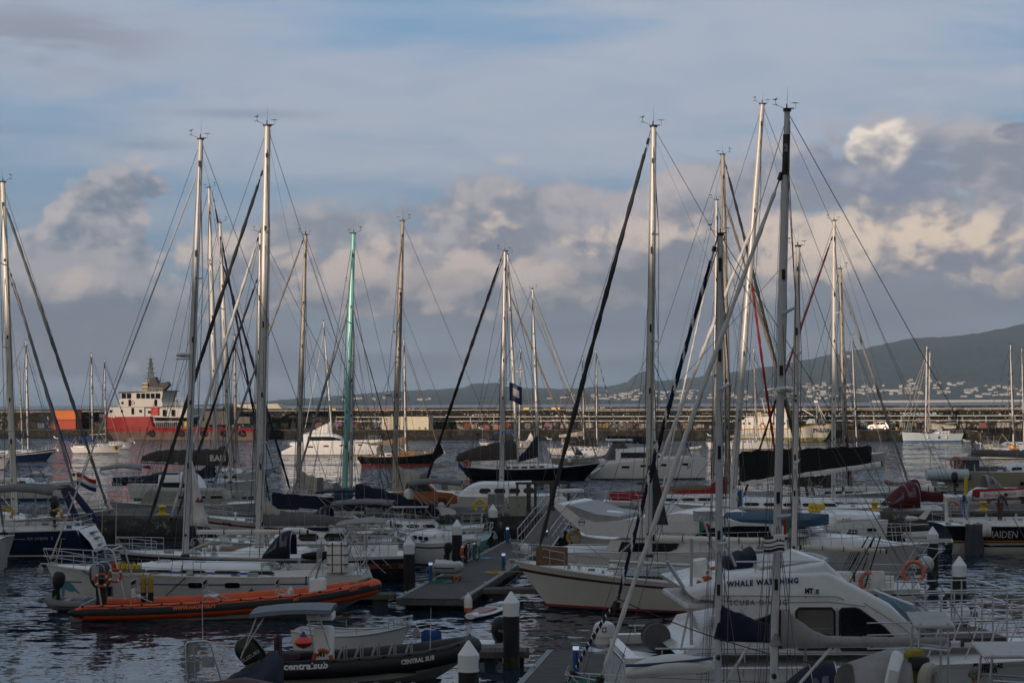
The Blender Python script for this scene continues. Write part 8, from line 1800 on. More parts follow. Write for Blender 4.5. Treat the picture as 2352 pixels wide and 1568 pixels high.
q = MB(); q.box((ww.loc(2176, 1).x, -.0, ww.loc(2176, 1452).z-.05), (2.15, 2.2, .10)); q.build('bow_platform', mat('maroon_deck', (.085, .045, .045), .75, var=.3, vs=8.), ww.root, False)
q = MB()
xr = [ww.loc(px, 1).x for px in (2085, 2150, 2212, 2268)]
for sg in (1, -1):
    for hh in (0., .36, .72, 1.05): q.tube((xr[0], sg*1.15, 2.25+hh*.98), (xr[3], sg*1.15, 2.25+hh), .020, n=5)
    for x in xr+[ww.loc(2236, 1).x, ww.loc(2120, 1).x]: q.tube((x, sg*1.15, 1.9), (x, sg*1.15, 3.3), .022, n=6)
for hh in (.36, .72, 1.05): q.tube((xr[3], -1.15, 2.25+hh), (xr[3], 1.15, 2.25+hh), .02)
for sg in (1, -1):
    for i in range(9): px = 2060+i*42; x = ww.loc(px, 1).x; q.tube((x, sg*2.1, 1.72), (x+.38, sg*2.1, 2.62), .020, n=6)
    for hh in (0., .33, .62): q.tube((ww.loc(1930, 1).x, sg*2.1, 2.02+hh), (ww.loc(2500, 1).x, sg*2.1, 2.05+hh), .017, n=5)
q.build('bow_rail', STEEL, ww.root)
# round liferaft and clutter at the stern
b = MB(); p = W(1388, 1456, 45.5); b.lathe(p, [(.02, -.34), (.20, -.32), (.29, -.22), (.305, -.03)], 26, 0); b.lathe(p, [(.33, -.035), (.33, .015)], 26, 0); b.lathe(p, [(.305, .015), (.30, .15), (.24, .28), (.14, .335), (.02, .35)], 26, 0); o = b.build('liferaft_canister', mat('canister_white', (.66, .66, .66), .35, var=.05, coat=.2)); tag(o, 'round white liferaft canister with a blue symbol at the stern of the tour boat', 'liferaft')
b = MB(); b.box(p+Vector((-.02, -.305, .16)), (.125, .03, .125), 0); b.box(p+Vector((-.02, -.325, .16)), (.07, .01, .07), 1, ry=PI/4); b.build('symbol_plate', [BLUP, WHP], o, False); b = MB(); b.box(p+Vector((0, .0, -.45)), (.55, .5, .06)); b.box(p+Vector((.1, .1, -.8)), (.08, .08, .7)); b.build('cradle', STEEL, o, False)
b = MB(); b.lathe(W(1424, 1512, 45.2), [(.01, -.22), (.12, -.16), (.15, 0), (.12, .15), (.05, .22), (.01, .24)], 14); tag(b.build('float', REDP), 'round red float squeezed beside the stern of the tour boat', 'float')
for px, py, l in ((1643-43, 1469, 'yellow ball float on the side deck of the tour boat, left one'), (1673, 1467, 'yellow ball float on the side deck of the tour boat, right one')): b = MB(); b.ball((0, 0, 0), .145, n=9); o = b.build('float', YEL); o.location = W(px+30 if px < 1640 else px, py, 43.); tag(o, l, 'float')

# ------------------------------------------------------------------ two nearest sloops, bows left
h = H(1306, 2380, 38.5, 37.5, fb=(.95, .98, 1.35), B=3.3, rake=.7, label='near sloop with a navy sail cover and a navy and white striped rolled jib', cat='sailing boat').build('white')
h.cabin(.28, .72, .36).rails(.6).gear(40, 101).cockpit()
h.mast((1655, 541), (1649, 1560), .078, m=ALUG, zb=1.5, spreaders=2, sa=.2, sprlen=.9).boom((1654, 1466), (1905, 1475), .055, m=ALUG, cover='navy', wcov=.14, ties=0, hprof=lambda u: .20+.55*(1-u)**2.0+(.0), luff=.55, vang=True)
h.furled((1637, 585), (1419, 1376), .050, 'navy', stripe='sail', tw=26., bow=False, name='furled_jib'); h.furled((1419, 1376), (1322, 1536), .040, 'navy', stripe='sail', tw=130., name='furled_jib_foot')
h.hood(1765, 1912, 1.25, 1.05, m='navy', w=1.0)
q = MB(); q.path([h.loc(1284+23, 1528, .5), h.loc(1300, 1540, .5), h.loc(1330, 1570, .5)], .016, 6); q.build('bow_fitting', STEEL, h.root)
h2 = H(1372, 2640, 36.2, 35.2, fb=(.95, .98, 1.40), B=3.5, rake=.7, label='nearest sloop with a long pale grey sail cover and a white twisted rolled jib', cat='sailing boat').build('white')
h2.cabin(.28, .72, .40).rails(.6).gear(40, 102).cockpit()
h2.mast((1808, 256), (1777, 1560), .082, m=ALUG, zb=1.45, spreaders=2, sa=.35, sprlen=1.0).boom((1794, 1481), (2208, 1477), .062, m=ALUG, cover='light', wcov=.15, ties=7, k1=.92, hprof=lambda u: .13+.62*max(0, 1-u/.30)**1.5+.07*(1-u)+(.0), luff=.35, vang=True)
h2.furled((1786, 424), (1383, 1548), .050, 'sail', tw=18, name='furled_jib').radar(1803, 895, .20, 'FURUNO')
q = MB(); D = h2.Dm
for k0, k1, m_ in ((.962, .895, 0),):
    a = h2.P0+(h2.P1-h2.P0)*k0; c = h2.P0+(h2.P1-h2.P0)*k1; q.path([a, c], .075, 12, 0, sq=.80)
q.build('black_mast_band', BLKP, h2.mo); a = h2.P0+(h2.P1-h2.P0)*.938; lettering(h2.mo, '2', lambda u, v: Vector((a.x+h2.dirx*(u-.06), h2.cs*.085, a.z+v-.05)), .20, FAB['light'], .10, .015)
q = MB(); q.tube(h2.P0+D*1.0+Vector((-h2.dirx*-.085, h2.cs*.01, 0)), h2.P1-D*1.0+Vector((-h2.dirx*-.07, h2.cs*.01, 0)), .007, n=4, m=0); q.build('red_halyard', REDD, h2.root)
fl = flag(W(1802, 1227, 35.2), .42, .36, [(0, 1, 0, 1, WHP)]+[(.0, 1., k*2/9+.12, k*2/9+.225, BLKP) for k in range(1, 5)]+[(.55, 1, .04, .13, BLKP)]+[(.03+.08*i, .055+.08*i, .06+.09*j, .115+.09*j, BLKP) for i in range(5) for j in range(3)], 'black and white striped flag by the nearest tall mast', pole=0, droop=.05, hoist=1)
flag(W(1705, 1125, 37.2), .26, .34, [(0, 1, 0, 1, BLUP), (.45, 1, 0, 1, WHP), (.35, .55, .35, .6, YEL)], 'small blue and white flag flying beside the near left mast', pole=.2, droop=.35, hoist=1)
flag(W(1812, 1184, 36.5), .12, .34, [(0, 1, 0, 1, REDP), (0, .5, 0, 1, GRN)], 'narrow red and green flag hanging behind the nearest tall mast', pole=0, droop=.6, hoist=1)
# inflatable on the foredeck of the near left sloop
b = MB(); rings = []; A, B_ = W(1437, 1545, 37.6), W(1634, 1528, 37.2)
for i in range(25):
    k = i/24; s_ = math.sin(PI*(.03+.94*k))**.38; c = A+(B_-A)*k+Vector((0, 0, .10*math.sin(PI*k))); rings.append([c+Vector((0, .5*s_*math.cos(2*PI*j/14), .22*s_*math.sin(2*PI*j/14))) for j in range(14)])
root = empty('inflatable_dinghy', (0, 0, 0)); b.loft(rings, lambda i, j: 1 if j in (10, 9) else 0, True, True); b.build('tube', [mat('dinghy_white', (.58, .58, .56), .5, var=.06), TBK], root, ang=60)
q = MB(); q.path([A+(B_-A)*k+Vector((0, -.30*math.sin(PI*(.03+.94*k))**.38-.10, .20+.0*k)) for k in [i/12 for i in range(13)]], .035, 6); q.build('keel_strip', NAVP, root); q = MB()
for i, m_ in enumerate((0, 1, 2, 3, 0, 1)): q.box(A+(B_-A)*(.80+.018*i)+Vector((0, -.49, -.08)), (.028, .012, .02), m_)
q.build('colour_blocks', [REDP, NAVP, YEL, BLUP], root, False); tag(root, 'white inflatable with a black stripe stowed upside down on the near left sloop', 'dinghy')
lettering(root, 'AQUAPARX', lambda u, v: A+(B_-A)*.80+Vector((u, -.505, -.15+v)), .07, GRYP, .22)
# grey hooped canopy, solar panel, gear of the nearest sloop's neighbour at the bottom right
h3 = H(2500, 1860, 33.5, 33.5, fb=(1.1, 1.1, 1.4), B=3.6, label='yacht at the bottom right with a pale grey spray canopy and white arch', cat='sailing boat').build('white')
h3.cabin(.3, .72, .4).rails()
q = MB(); rings = []
for i in range(11):
    k = i/10; x = h3.loc(1930+(2058-1930)*k, 1).x; zt_ = h3.loc(1, 1535-34*min(1, k*1.3)).z; rings.append([(x+(.15*(1-abs(math.cos(PI*j/12)))), 1.25*math.cos(PI*j/12), 1.5+(zt_-1.5)*math.sin(PI*j/12)**.5) for j in range(13)])
q.loft(rings, 0, closed=False); o = q.build('spray_canopy', FAB['light'], h3.root, ang=70); o.modifiers.new('t', 'SOLIDIFY').thickness = .02
q = MB(); q.path([h3.loc(2040, 1600, -1.2), h3.loc(2052, 1540, -1.2), h3.loc(2062, 1506, -1.0), h3.loc(2064, 1500, 0), h3.loc(2062, 1506, 1.0), h3.loc(2052, 1540, 1.2), h3.loc(2040, 1600, 1.2)], .12, 8, sq=.5); q.build('white_arch', MYW, h3.root)
def tablepanel(px0, px1, py, Y, w_, tilt, label, legs=((0, 0),), m=None):
    a, c = W(px0, py, Y), W(px1, py, Y); root = empty('solar_panel', (a+c)/2); L_ = (c-a).length; b = MB(); b.box((0, 0, 0), (L_, w_, .045), 1, rx=tilt); b.box((0, 0, .026), (L_*.96, w_*.95, .01), 0, rx=tilt); b.build('panel', [m or mat('panel_film', (.30, .29, .28), .25, var=.1, spec=.7), ALU], root, False)
    b = MB()
    for sx in (-.35, .35):
        for sy in (-.4, .4): b.tube((L_*sx, w_*sy, -.02), (L_*sx*1.2-.05, w_*sy, -1.3), .022, n=6)
    b.tube((-L_*.35, -w_*.4, -.5), (L_*.35, -w_*.4, -.55), .02); b.tube((-L_*.35, w_*.4, -.5), (L_*.35, w_*.4, -.55), .02); b.build('frame', STEEL, root); return tag(root, label, 'solar panel')
tablepanel(2092, 2182, 1423, 33.8, .75, .26, 'pale solar panel on a steel frame above the boom end of the nearest sloop'); tablepanel(2245, 2392, 1492, 31.5, .9, .16, 'large pale solar panel at the bottom right corner')
b = MB(); p = W(2083, 1556, 33.); root = empty('deck_bag', W(2100, 1534, 33.)); 
b.rbox((0, 0, 0), (.38, .25, .75), .10); b.build('bag', mat('bag_yellow', (.30, .24, .03), .8, bump=.5, bs=9.), root); b = MB(); b.rbox((.05, -.16, .12), (.40, .12, .26), .06); b.build('dark_gear', BLKP, root); tag(root, 'yellow bag with dark gear strapped to the frame under the pale solar panel', 'bag')
lifering(W(2134, 1568, 32.6)+Vector((0, 0, .05)), .22, .10, m=mat('ring_cover', (.40, .38, .32), .8), rz=.9, horseshoe=True, label='cream horseshoe buoy at the bottom edge beside the yellow bag')
# person at the bottom edge: grey curly hair, striped top, seen from behind
def person_mesh(joints, edges, radii, name='body', m=None, parent=None, sub=2):
    me = bpy.data.meshes.new(name); me.from_pydata(joints, edges, []); o = bpy.data.objects.new(name, me); COL.objects.link(o)
    md = o.modifiers.new('skin', 'SKIN')
    for i, r_ in enumerate(radii): me.skin_vertices[0].data[i].radius = (r_ if isinstance(r_, tuple) else (r_, r_))
    me.skin_vertices[0].data[0].use_root = True; md.use_smooth_shade = True
    s_ = o.modifiers.new('sub', 'SUBSURF'); s_.levels = sub; s_.render_levels = sub
    dg = bpy.context.evaluated_depsgraph_get(); nm = bpy.data.meshes.new_from_object(o.evaluated_get(dg)); bpy.data.objects.remove(o); bpy.data.meshes.remove(me)
    for p_ in nm.polygons: p_.use_smooth = True
    nm.name = name; o = bpy.data.objects.new(name, nm); COL.objects.link(o); nm.materials.clear(); nm.materials.append(m); o.parent = parent; return o
SKIN = mat('skin', (.36, .20, .14), .6, var=.08); HAIRG = mat('hair_grey', (.24, .22, .20), .9, var=.5, vs=30., bump=1., bs=60.); HAIRD = mat('hair_dark', (.012, .010, .009), .8, var=.4)
def stripe_mat():
    m = mat('striped_top', (.4, .4, .4), .85); nt = m.node_tree; b_ = nt.nodes['Principled BSDF']; tc = nt.nodes.new('ShaderNodeTexCoord'); s_ = nt.nodes.new('ShaderNodeSeparateXYZ'); nt.links.new(tc.outputs['Object'], s_.inputs[0]); z_ = E(nt, s_.outputs[2])
    nt.links.new(cmix(nt, (z_*110.)._op('SINE').step(-.2, .2), (.02, .025, .05), (.55, .55, .55)), b_.inputs['Base Color']); return m
def checked():
    m = mat('checked_shirt', (.06, .06, .08), .85); nt = m.node_tree; b_ = nt.nodes['Principled BSDF']; tc = nt.nodes.new('ShaderNodeTexCoord'); s_ = nt.nodes.new('ShaderNodeSeparateXYZ'); nt.links.new(tc.outputs['Object'], s_.inputs[0])
    f = (E(nt, s_.outputs[2])*60.)._op('SINE').step(-.2, .2)*.5+(E(nt, s_.outputs[0])*60.)._op('SINE').step(-.2, .2)*.5; nt.links.new(cmix(nt, f, (.018, .02, .03), (.11, .11, .13)), b_.inputs['Base Color']); return m
pr = empty('person', W(2240, 1556, 33.)-Vector((0, 0, 1.62))); hd = (0, .0, 1.62)
J = [(0, 0, .95), (0, .01, 1.15), (0, 0, 1.36), (0, -.01, 1.46), (0, 0, 1.54), (0, 0, 1.66), (-.10, 0, 1.42), (-.19, 0, 1.38), (-.25, -.05, 1.12), (-.20, .12, .95), (.10, 0, 1.42), (.19, 0, 1.38), (.25, -.05, 1.12), (.20, .12, .95), (-.09, 0, .88), (-.10, .05, .48), (-.10, -.02, .08), (-.10, .10, .03), (.09, 0, .88), (.10, .05, .48), (.10, -.02, .08), (.10, .10, .03), (-.19, .18, .92), (.19, .18, .92)]
Ed = [(0, 1), (1, 2), (2, 3), (3, 4), (4, 5), (2, 6), (6, 7), (7, 8), (8, 9), (9, 22), (2, 10), (10, 11), (11, 12), (12, 13), (13, 23), (0, 14), (14, 15), (15, 16), (16, 17), (0, 18), (18, 19), (19, 20), (20, 21)]
Rd = [(.15, .11), (.14, .10), (.16, .10), (.07, .07), (.06, .06), (.085, .10), .07, .06, .045, .035, .07, .06, .045, .035, .085, .06, .04, .035, .085, .06, .04, .035, .035, .035]
person_mesh(J, Ed, Rd, 'body', SKIN, pr)
Jt = J[:3]+[(0, -.005, 1.43)]+[J[6], J[7], (-.22, -.02, 1.26), J[10], J[11], (.22, -.02, 1.26)]; person_mesh(Jt, [(0, 1), (1, 2), (2, 3), (2, 4), (4, 5), (5, 6), (2, 7), (7, 8), (8, 9)], [(.17, .13), (.16, .12), (.18, .12), (.10, .09), .09, .078, .06, .09, .078, .06], 'striped_top', stripe_mat(), pr)
b = MB(); rr = random.Random(4); b.ball((0, .0, 1.69), .115, 0, 10, (1, 1.05, 1.05))
for k in range(150):
    a, z = rr.uniform(0, 2*PI), rr.uniform(-.35, 1); q_ = math.sqrt(max(0, 1-z*z)); b.ball((.118*q_*math.cos(a), .122*q_*math.sin(a)-.005, 1.69+.122*z), rr.uniform(.014, .027), 0, 4)
b.build('hair', HAIRG, pr); tag(pr, 'person with grey curly hair and a striped top at the bottom right edge', 'person')

# ------------------------------------------------------------------ black racing yacht with people at right
h = H(2870, 2150, 92.5, 91.5, fb=(1.5, 1.5, 1.9), B=4.6, sw=.7, trake=1.1, label='black racing yacht named Maiden with red and gold stripes above a white bottom', cat='sailing boat')
h.build('black', boot=hullmat('offwhite'), anti=hullmat('offwhite'), low=hullmat('offwhite'), sheerband=hullmat('black'), deck=WHITE)
q = MB()
for z0, z1, m_ in ((.72, .77, 0), (.66, .72, 1)): q.add([h.at(h.loc(2163+(2600-2163)*i/16, 1).x, z, .012) for z in (z0, z1) for i in range(17)], [(i, i+1, 18+i, 17+i) for i in range(16)], m_)
q.build('gold_stripe', [REDD, mat('gold_paint', (.45, .26, .02), .5)], h.hull, False)
q = MB(); q.add([h.at(h.loc(2163+(2600-2163)*i/16, 1).x, z, .010) for z in (-.1, .60) for i in range(17)], [(i, i+1, 18+i, 17+i) for i in range(16)]); q.build('white_bottom', hullmat('offwhite'), h.hull, False)
h.write('MAIDEN', 2239, 2305, .88, mat('letter_white', (.62, .62, .60), .5), .52); h.write('inmarsat', 2196, 2219, 1.02, mat('letter_white', (.62, .62, .60), .5), .17)
h.rails(.8).gear(60, 111, t0=.01, t1=.5).cockpit(.06, .34).wheel(2215, 2.5, .6).cabin(.34, .6, .5); pr_ = h.loc(2176, 1170); q = MB(); q.tube(h.loc(2175, 1250), h.loc(2173, 1140), .09, n=8); q.build('instrument_pole', WHP, h.root); h.radar(2186, 1142, .32, 'B&G').radar(2161, 1110, .20)
for px, l in ((2214-0, 'dark grey towel and jacket draped over the rail of the black racing yacht'),):
    b = MB(); A = h.M@h.loc(2238, 1203, h.cs*1.9); rings = []
    for i in range(9): k = i/8; rings.append([A+Vector((-.47+.95*j/8, .05*math.sin(j*1.7+k*3), -1.75*k+.03*math.sin(j*2))) for j in range(9)])
    b.loft(rings, 0, closed=False); o = b.build('hanging_cloth', FAB['slate'], None, True, 80); o.modifiers.new('t', 'SOLIDIFY').thickness = .03; tag(o, l, 'cloth')
b = MB(); A = h.M@h.loc(2266, 1203, h.cs*1.95); b.loft([[A+Vector((-.22+.45*j/6, .05*math.sin(j*1.9+k), -.65*k)) for j in range(7)] for k in (0, .5, 1.)], 0, closed=False); o = b.build('hanging_towel', FAB['sail'], None, True, 80); o.modifiers.new('t', 'SOLIDIFY').thickness = .03; tag(o, 'white towel hanging on the rail of the black racing yacht', 'towel')
pr = empty('person', h.M@Vector((h.loc(2283, 1).x, h.cs*.5, 1.62)), .3)
J = [(0, 0, .92), (.02, 0, 1.10), (.12, 0, 1.30), (.20, 0, 1.36), (.25, 0, 1.36), (.36, 0, 1.34), (.10, .10, 1.30), (.12, .20, 1.26), (.22, .24, .98), (.34, .22, .76), (.10, -.10, 1.30), (.12, -.20, 1.26), (.24, -.24, .98), (.36, -.22, .76), (-.02, .10, .86), (.04, .12, .46), (-.02, .12, .07), (.10, .13, .03), (-.02, -.10, .86), (.02, -.12, .46), (-.02, -.12, .07), (.10, -.13, .03), (.38, .21, .68), (.40, -.21, .68)]
person_mesh(J, Ed, Rd, 'body', SKIN, pr)
person_mesh([J[0], J[1], J[2], J[3], J[6], J[7], J[8], (.31, .22, .82), J[10], J[11], J[12], (.33, -.22, .82)], [(0, 1), (1, 2), (2, 3), (2, 4), (4, 5), (5, 6), (6, 7), (2, 8), (8, 9), (9, 10), (10, 11)], [(.15, .17), (.14, .18), (.13, .18), .09, .10, .085, .06, .05, .10, .085, .06, .05], 'checked_shirt', checked(), pr)
person_mesh([J[0], J[14], J[15], J[16], J[18], J[19], J[20]], [(0, 1), (1, 2), (2, 3), (0, 4), (4, 5), (5, 6)], [(.14, .17), .11, .08, .06, .11, .08, .06], 'trousers', mat('trousers_brown', (.11, .07, .05), .9), pr)
b = MB(); b.ball((.35, 0, 1.39), .105, 0, 9, (1.05, 1, .95)); b.build('hair', HAIRD, pr); tag(pr, 'person in a checked shirt bending forward on the black racing yacht', 'person')
pr.scale = (1.0, 1.0, 1.0)
h.P0 = None; del h.P0
h.boom((2480, 1134), (2215, 1144), .15, m=hullmat('greyblue'), cover='red', k0=0, k1=.93, wcov=.20, ties=0, vang=False, hprof=lambda u: .46); A = h.loc(2256, 1143); q = MB(); q.add([(A.x+h.dirx*u, h.cs*.235, A.z+v+u*.043) for u, v in ((-.2, -.02), (6.2, -.02), (6.2, .34), (-.2, .34))], [(0, 1, 2, 3)]); q.build('banner', FAB['sail'], h.bo, False)
lettering(h.bo, 'Educate a Girl - Change the World', lambda u, v: Vector((A.x+h.dirx*u, h.cs*.25, A.z+v+.06+u*.043)), .24, mat('banner_red', (.42, .02, .05), .8), 4.3)
# stern neighbours at right
h = H(2010, 2195, 103, 103, fb=(1.3, 1.25, 1.5), B=4.1, label='white cruising yacht with a maroon sprayhood and red lifebuoy stern', cat='sailing boat').build('white', stripe='dark')
h.cabin(.2, .75, .5, windows=4).rails().gear(40, 120).hood(2030, 2100, 1.7, 1.4, m='maroon', w=1.4); q = MB(); q.path([h.loc(2072, 1131), h.loc(2110, 1138), h.loc(2165, 1142)], [.28, .34, .28], 10, sq=.7); q.build('rolled_canvas', FAB['maroon'], h.root)
dinghy(2168, 2075, 98.6, 'white inflatable with a black stripe alongside the yacht with the maroon sprayhood', hullmat('offwhite'), r=.25, B=1.6)
lifering(h.M@h.loc(2188, 1168, 1.7*h.cs), .40, horseshoe=True, m=mat('faded_orange', (.62, .19, .12), .7), label='faded orange horseshoe buoy on the rail of the yacht with the maroon sprayhood')
flag(h.M@h.loc(2138, 1185, h.cs*1.2)+Vector((0, -2.5, 0)), .55, .9, [(0, 1, 0, 1, REDP), (0, .5, 0, .4, NAVP)], 'red ensign with a dark corner drooping by a pile cap at right', pole=.5, droop=.6)
h = H(2750, 2160, 124, 124, fb=(1.2, 1.1, 1.5), B=4.8, label='long white yacht with pale canvas and grey fenders behind the red banner boom', cat='sailing boat').build('white', stripe=None, boot=hullmat('navy'))
h.cabin(.12, .6, .6, windows=3).rails().gear(30, 121).hood(2300, 2258, 1.5, 1.15, m='light', w=1.2)
for px in (2245, 2327): fender(h, px, 1.0, FAB['slate'], 'dark grey fender on the long white yacht behind the banner, '+('left one' if px < 2300 else 'right one'), r=.2, L=.9)
b = MB(); p = G(2214, 96., 0); root = empty('fuel_post', p+Vector((0, 0, 1.5))); b.rbox((0, 0, .45), (.42, .4, 1.2), .05); b.build('body', BLUP, root); b = MB(); b.box((.05, -.1, 1.6), (.16, .16, 1.3), ry=.03); b.build('arm', YEL, root); tag(root, 'blue post with a yellow arm behind the stern rail of the black racing yacht', 'post')
outboard(h.M@Vector((-h.L/2+.6, h.cs*1.6, 1.9)), 2., 'black outboard on the stern of the long white yacht behind the banner')
b = MB(); a = G(2140, 76, 0)
dinghy(2140, 2080, 74.6, 'grey inflatable hanging off the swept bow of the flybridge yacht', hullmat('grey'), z0=.7, r=.24); dinghy(2225, 2105, 61.5, 'grey white tender tied astern of the cream ketch near the right pile', hullmat('offwhite'), r=.26, B=1.7)

# ------------------------------------------------------------------ black dive boat, its neighbours at the bottom left
root, loc, write, L, w_, cs, dirx = rib(1103, 560, 50.5, 2.5, .27, TBK, None, hullmat('offwhite'), 'black rigid inflatable dive boat with a grey hard top and white lettering', .40, .55, floor=BLKP, ys=50.5)
write('centralsub', 653, 755, .06, .27, mat('letter_white', (.62, .62, .60), .5), .010); write('CENTRAL SUB', 922, 998, .0, .17, mat('letter_white', (.62, .62, .60), .5), .006)
b = MB(); a, c = loc(584, 1405), loc(767, 1397); P_ = []
rings = []
for i in range(9):
    k = i/8; x = a.x+(c.x-a.x)*k; z = a.z+(c.z-a.z)*k+.06*math.sin(PI*k); rings.append([(x, 1.0, z-.05), (x, .9, z+.06), (x, 0, z+.10), (x, -.9, z+.06), (x, -1.0, z-.05), (x, 0, z-.02)])
b.loft(rings, 0, True, True); t_ = b.build('hard_top', mat('top_greyblue', (.08, .10, .13), .5, var=.1), root, ang=30)
b = MB(); rl = lambda px, py, y: loc(px, py, y)
for y in (-.85, .85):
    b.tube(rl(594, 1405, y), rl(550+3, 1512, y), .024); b.tube(rl(614, 1405, y), rl(556, 1500, y), .022); b.tube(rl(704, 1400, y), rl(722, 1495, y), .024); b.tube(rl(728, 1398, y), rl(758, 1492, y), .024); b.tube(rl(712, 1430, y), rl(740, 1430, y), .018); b.tube(rl(590, 1436, y), rl(602, 1432, y), .016); b.tube(rl(575, 1460, y), rl(590, 1462, y), .016)
b.build('top_frame', STEEL, root); b = MB(); b.rbox(loc(738, 1404)+Vector((0, 0, -.10)), (.75, .9, .20), .04); b.build('electronics_box', WHITE, root)
b = MB(); a = loc(744, 1475); b.rbox((a.x, 0, a.z-.1), (.55, .7, 1.15), .08); c_ = b.build('console', WHITE, root); x0_ = loc(731, 1482); lettering(c_, 'MT', lambda u, v: Vector((x0_.x+dirx*u, cs*.37, x0_.z+v-.25)), .2, BLKP, .26, .012)
b = MB(); a = loc(664, 1500); b.rbox((a.x, 0, a.z-.05), (.6, .8, .16), .06); b.rbox((a.x-.32, 0, a.z+.25), (.16, .7, .55), .06); b.build('helm_seat', mat('seat_stripe', (.10, .035, .05), .8, var=.5, vs=8.), root); b = MB(); b.tube((a.x-.2, -.3, a.z-.1), (a.x-.3, -.3, .4), .025); b.tube((a.x-.2, .3, a.z-.1), (a.x-.3, .3, .4), .025); b.build('seat_leg', STEEL, root)
for k in range(5):
    b = MB(); x = loc(790+k*38, 1490).x
    for y in (-.35, .35): b.path([(x-.2, y, .5), (x-.05, y, .92+.02*k), (x+.03, y, .94+.02*k), (x+.05, y, .55)], .022, 6)
    b.tube((x-.1, -.35, .8), (x-.1, .35, .8), .018); b.build('grab_hoop', STEEL, root)
Mw = frame(root); outboard((-L/2+.70, 0, .0), PI, parent=root, k=1.4, txt=('SUZUKI',), tilt=-.55)
lifering(Mw@loc(741, 1513, cs*.78), .25, .06, m=mat('ring_orange', (.48, .085, .02), .6), label='orange life ring leaning against the console of the black dive boat')
b = MB(); b.tube(Mw@loc(988, 1492), Mw@loc(990, 1395), .012, .005, 5); b.build('whip_aerial', WHP, None); o = bpy.data.objects['whip_aerial.001'] if 'whip_aerial.001' in bpy.data.objects else bpy.data.objects['whip_aerial']; o.parent = root; o.matrix_parent_inverse = Mw.inverted()
f = flag(W(1072, 1436, 50.9), .14, .36, [(0, 1, 0, 1, WHP), (.5, 1, .4, 1, BLUP)], 'small white and blue pennant on a thin staff above the black dive boat', pole=.9, droop=.9)
# white open boat behind it
h = H(935, 684, 54.6, 55.4, fb=(.85, .75, 1.0), B=1.9, sw=.8, rake=.5, trake=.1, name='open_boat', label='small white open boat with a blue stripe behind the black dive boat', cat='open boat').build('white', stripe=None, low=hullmat('greyblue'), deck=GREYD); h.rails(.28, t0=.1, step=1.2, push=False)
b = MB(); b.lathe(W(697, 1474, 54.), [(.02, -.20), (.20, -.12), (.30, 0), (.24, .10), (.14, .17)], 18, 0); b.lathe(W(697, 1474, 54.), [(.14, .17), (.06, .27), (.03, .34)], 14, 1); tag(b.build('buoy', [mat('buoy_orange', (.75, .07, .03), .45), NAVP]), 'bright orange buoy with a dark tip in the small white open boat', 'buoy')
b = MB(); A = W(990, 1467, 53.5); rings = []
for i in range(9): k = i/8; s_ = math.sin(PI*(.08+.84*k))**.6; rings.append([A+Vector((-.3+.62*k, .22*s_*math.cos(2*PI*j/10), -.06+(.12+.26*math.sin(PI*(.2+.6*k)))*math.sin(2*PI*j/10)+.04*math.sin(k*9))) for j in range(10)])
b.loft(rings, 0, True, True); tag(b.build('outboard_cover', FAB['blue']), 'blue cloth covered outboard behind the black dive boat bow', 'outboard motor')
outboard(W(1142, 1478, 54.3)-Vector((0, 0, .25)), -2.5, 'black outboard leaning over the short finger pontoon left of the front pile', k=1.05, txt=('SUZUKI',), tilt=.2)
h = H(1052-0, 1165, 54.9, 54.9, fb=(.5, .45, .6), B=1.5, sw=.8, name='open_boat', label='low white boat under the leaning black outboard by the front pile', cat='open boat').build('white')
# foreground stern arch, tarpaulin, blue bow at the bottom edge
root = empty('arch_boat', W(480, 1560, 44.)-Vector((0, 0, 1.)))
b = MB(); T_ = lambda px, py, y=0.: W(px, py, 44.+y)-root.location
for y in (-.55, .55):
    b.path([T_(470-38, 1600, y), T_(427, 1480, y), T_(433, 1474, y), T_(470, 1471, y), T_(483, 1475, y), T_(520, 1600, y)], .033, 8)
    b.path([T_(452, 1580, y), T_(445, 1485, y)], .028, 8)
for px, py in ((433, 1474), (470, 1471), (484, 1520)): b.tube(T_(px, py, -.55), T_(px, py, .55), .026)
for (px, py, wd) in ((438, 1490, .34), (442, 1530, .36), (478, 1520, .30)): b.box(T_(px, py, -.50), (wd, .03, .26), 1)
b.build('stern_arch', [STEEL, GREYD], root); b = MB(); b.tube(T_(466, 1472), T_(464, 1382), .012, .006, 5); b.build('whip_aerial', WHP, root)
b = MB(); q_ = MB(); q_.path([T_(380, 1640, 0), T_(480, 1590, -.6), T_(560, 1580, -.9), T_(660, 1600, -1.0)], .28, 14); q_.build('tube', mat('tube_dark_red', (.10, .055, .05), .6), root); tag(root, 'boat at the bottom edge with a steel stern arch and tall white aerial', 'boat')
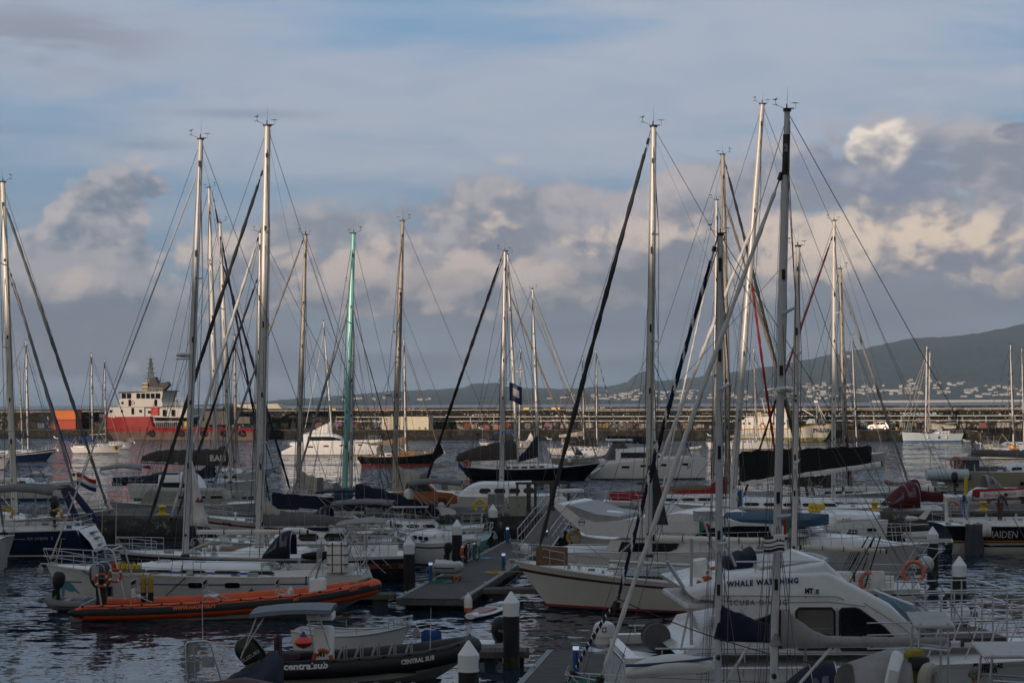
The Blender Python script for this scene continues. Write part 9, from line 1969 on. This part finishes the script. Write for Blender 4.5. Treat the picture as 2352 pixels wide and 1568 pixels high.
b = MB(); rings = []
for i in range(17):
    k = i/16; x0_ = 513+127*k; top_ = 1568-74*k**.9-(6*math.sin(k*9)); rings.append([W(x0_, top_+(1600-top_)*j/6, 46.4-.35*j-.15*math.sin(j*1.3+k*5)) for j in range(7)])
for i in range(4): rings.append([W(640+4*i, 1500+i*4+(1600-1500)*j/6, 46.6+.5*i-.25*j) for j in range(7)])
b.loft(rings, 0, closed=False); o = b.build('tarpaulin', FAB['navy'], None, True, 70); o.modifiers.new('t', 'SOLIDIFY').thickness = .03; tag(o, 'navy tarpaulin draped over a boat at the bottom edge', 'tarpaulin')
h = H(1118, 1000, 41.5, 42.5, fb=(.55, .5, .75), B=1.7, name='open_boat', label='bright blue boat nose beside the nearest pile at the bottom edge', cat='open boat').build('white', low=hullmat('white')); 
for px in (816, 865, 915, 640+310): 
    b = MB(); A = W(px, 1566, 43.); b.path([A+Vector((-.08, 0, -.6)), A+Vector((-.04, 0, 0)), A+Vector((.04, 0, 0)), A+Vector((.08, 0, -.6))], .024, 6); o = b.build('grab_hoop', STEEL); tag(o, 'steel grab hoop just showing along the bottom edge', 'handrail', 'steel hoops along the bottom edge')
# mooring lines across the water
def line(P, label, r=.014, m=ROPE, sag=.3):
    P = [Vector(p) for p in P]; Q = []
    for a, c in zip(P, P[1:]):
        for i in range(9): k = i/8; Q.append(a+(c-a)*k-Vector((0, 0, sag*4*k*(1-k))))
    b = MB(); b.path(Q, r, 5); return tag(b.build('mooring_line', m), label, 'rope')
line([W(1098, 1354, 71.5), W(1195, 1316, 69.5)], 'pale mooring line from the long pontoon to the cream ketch bow', .016)
line([h2.M@h2.loc(1419, 1375), W(1900, 1530, 36.5)], 'dark jib sheet running down from the striped rolled sail', .012, BLKP, .15)
line([W(120, 1290, 71.5), W(142, 1232, 92)], 'yellow line from the white sloop bow to the navy yacht stern', .014, YEL, .4)
line([W(1240, 1140, 75.), W(1400, 1290, 69.)], 'blue line slanting down to the cream ketch foredeck', .012, BLUP, .2)
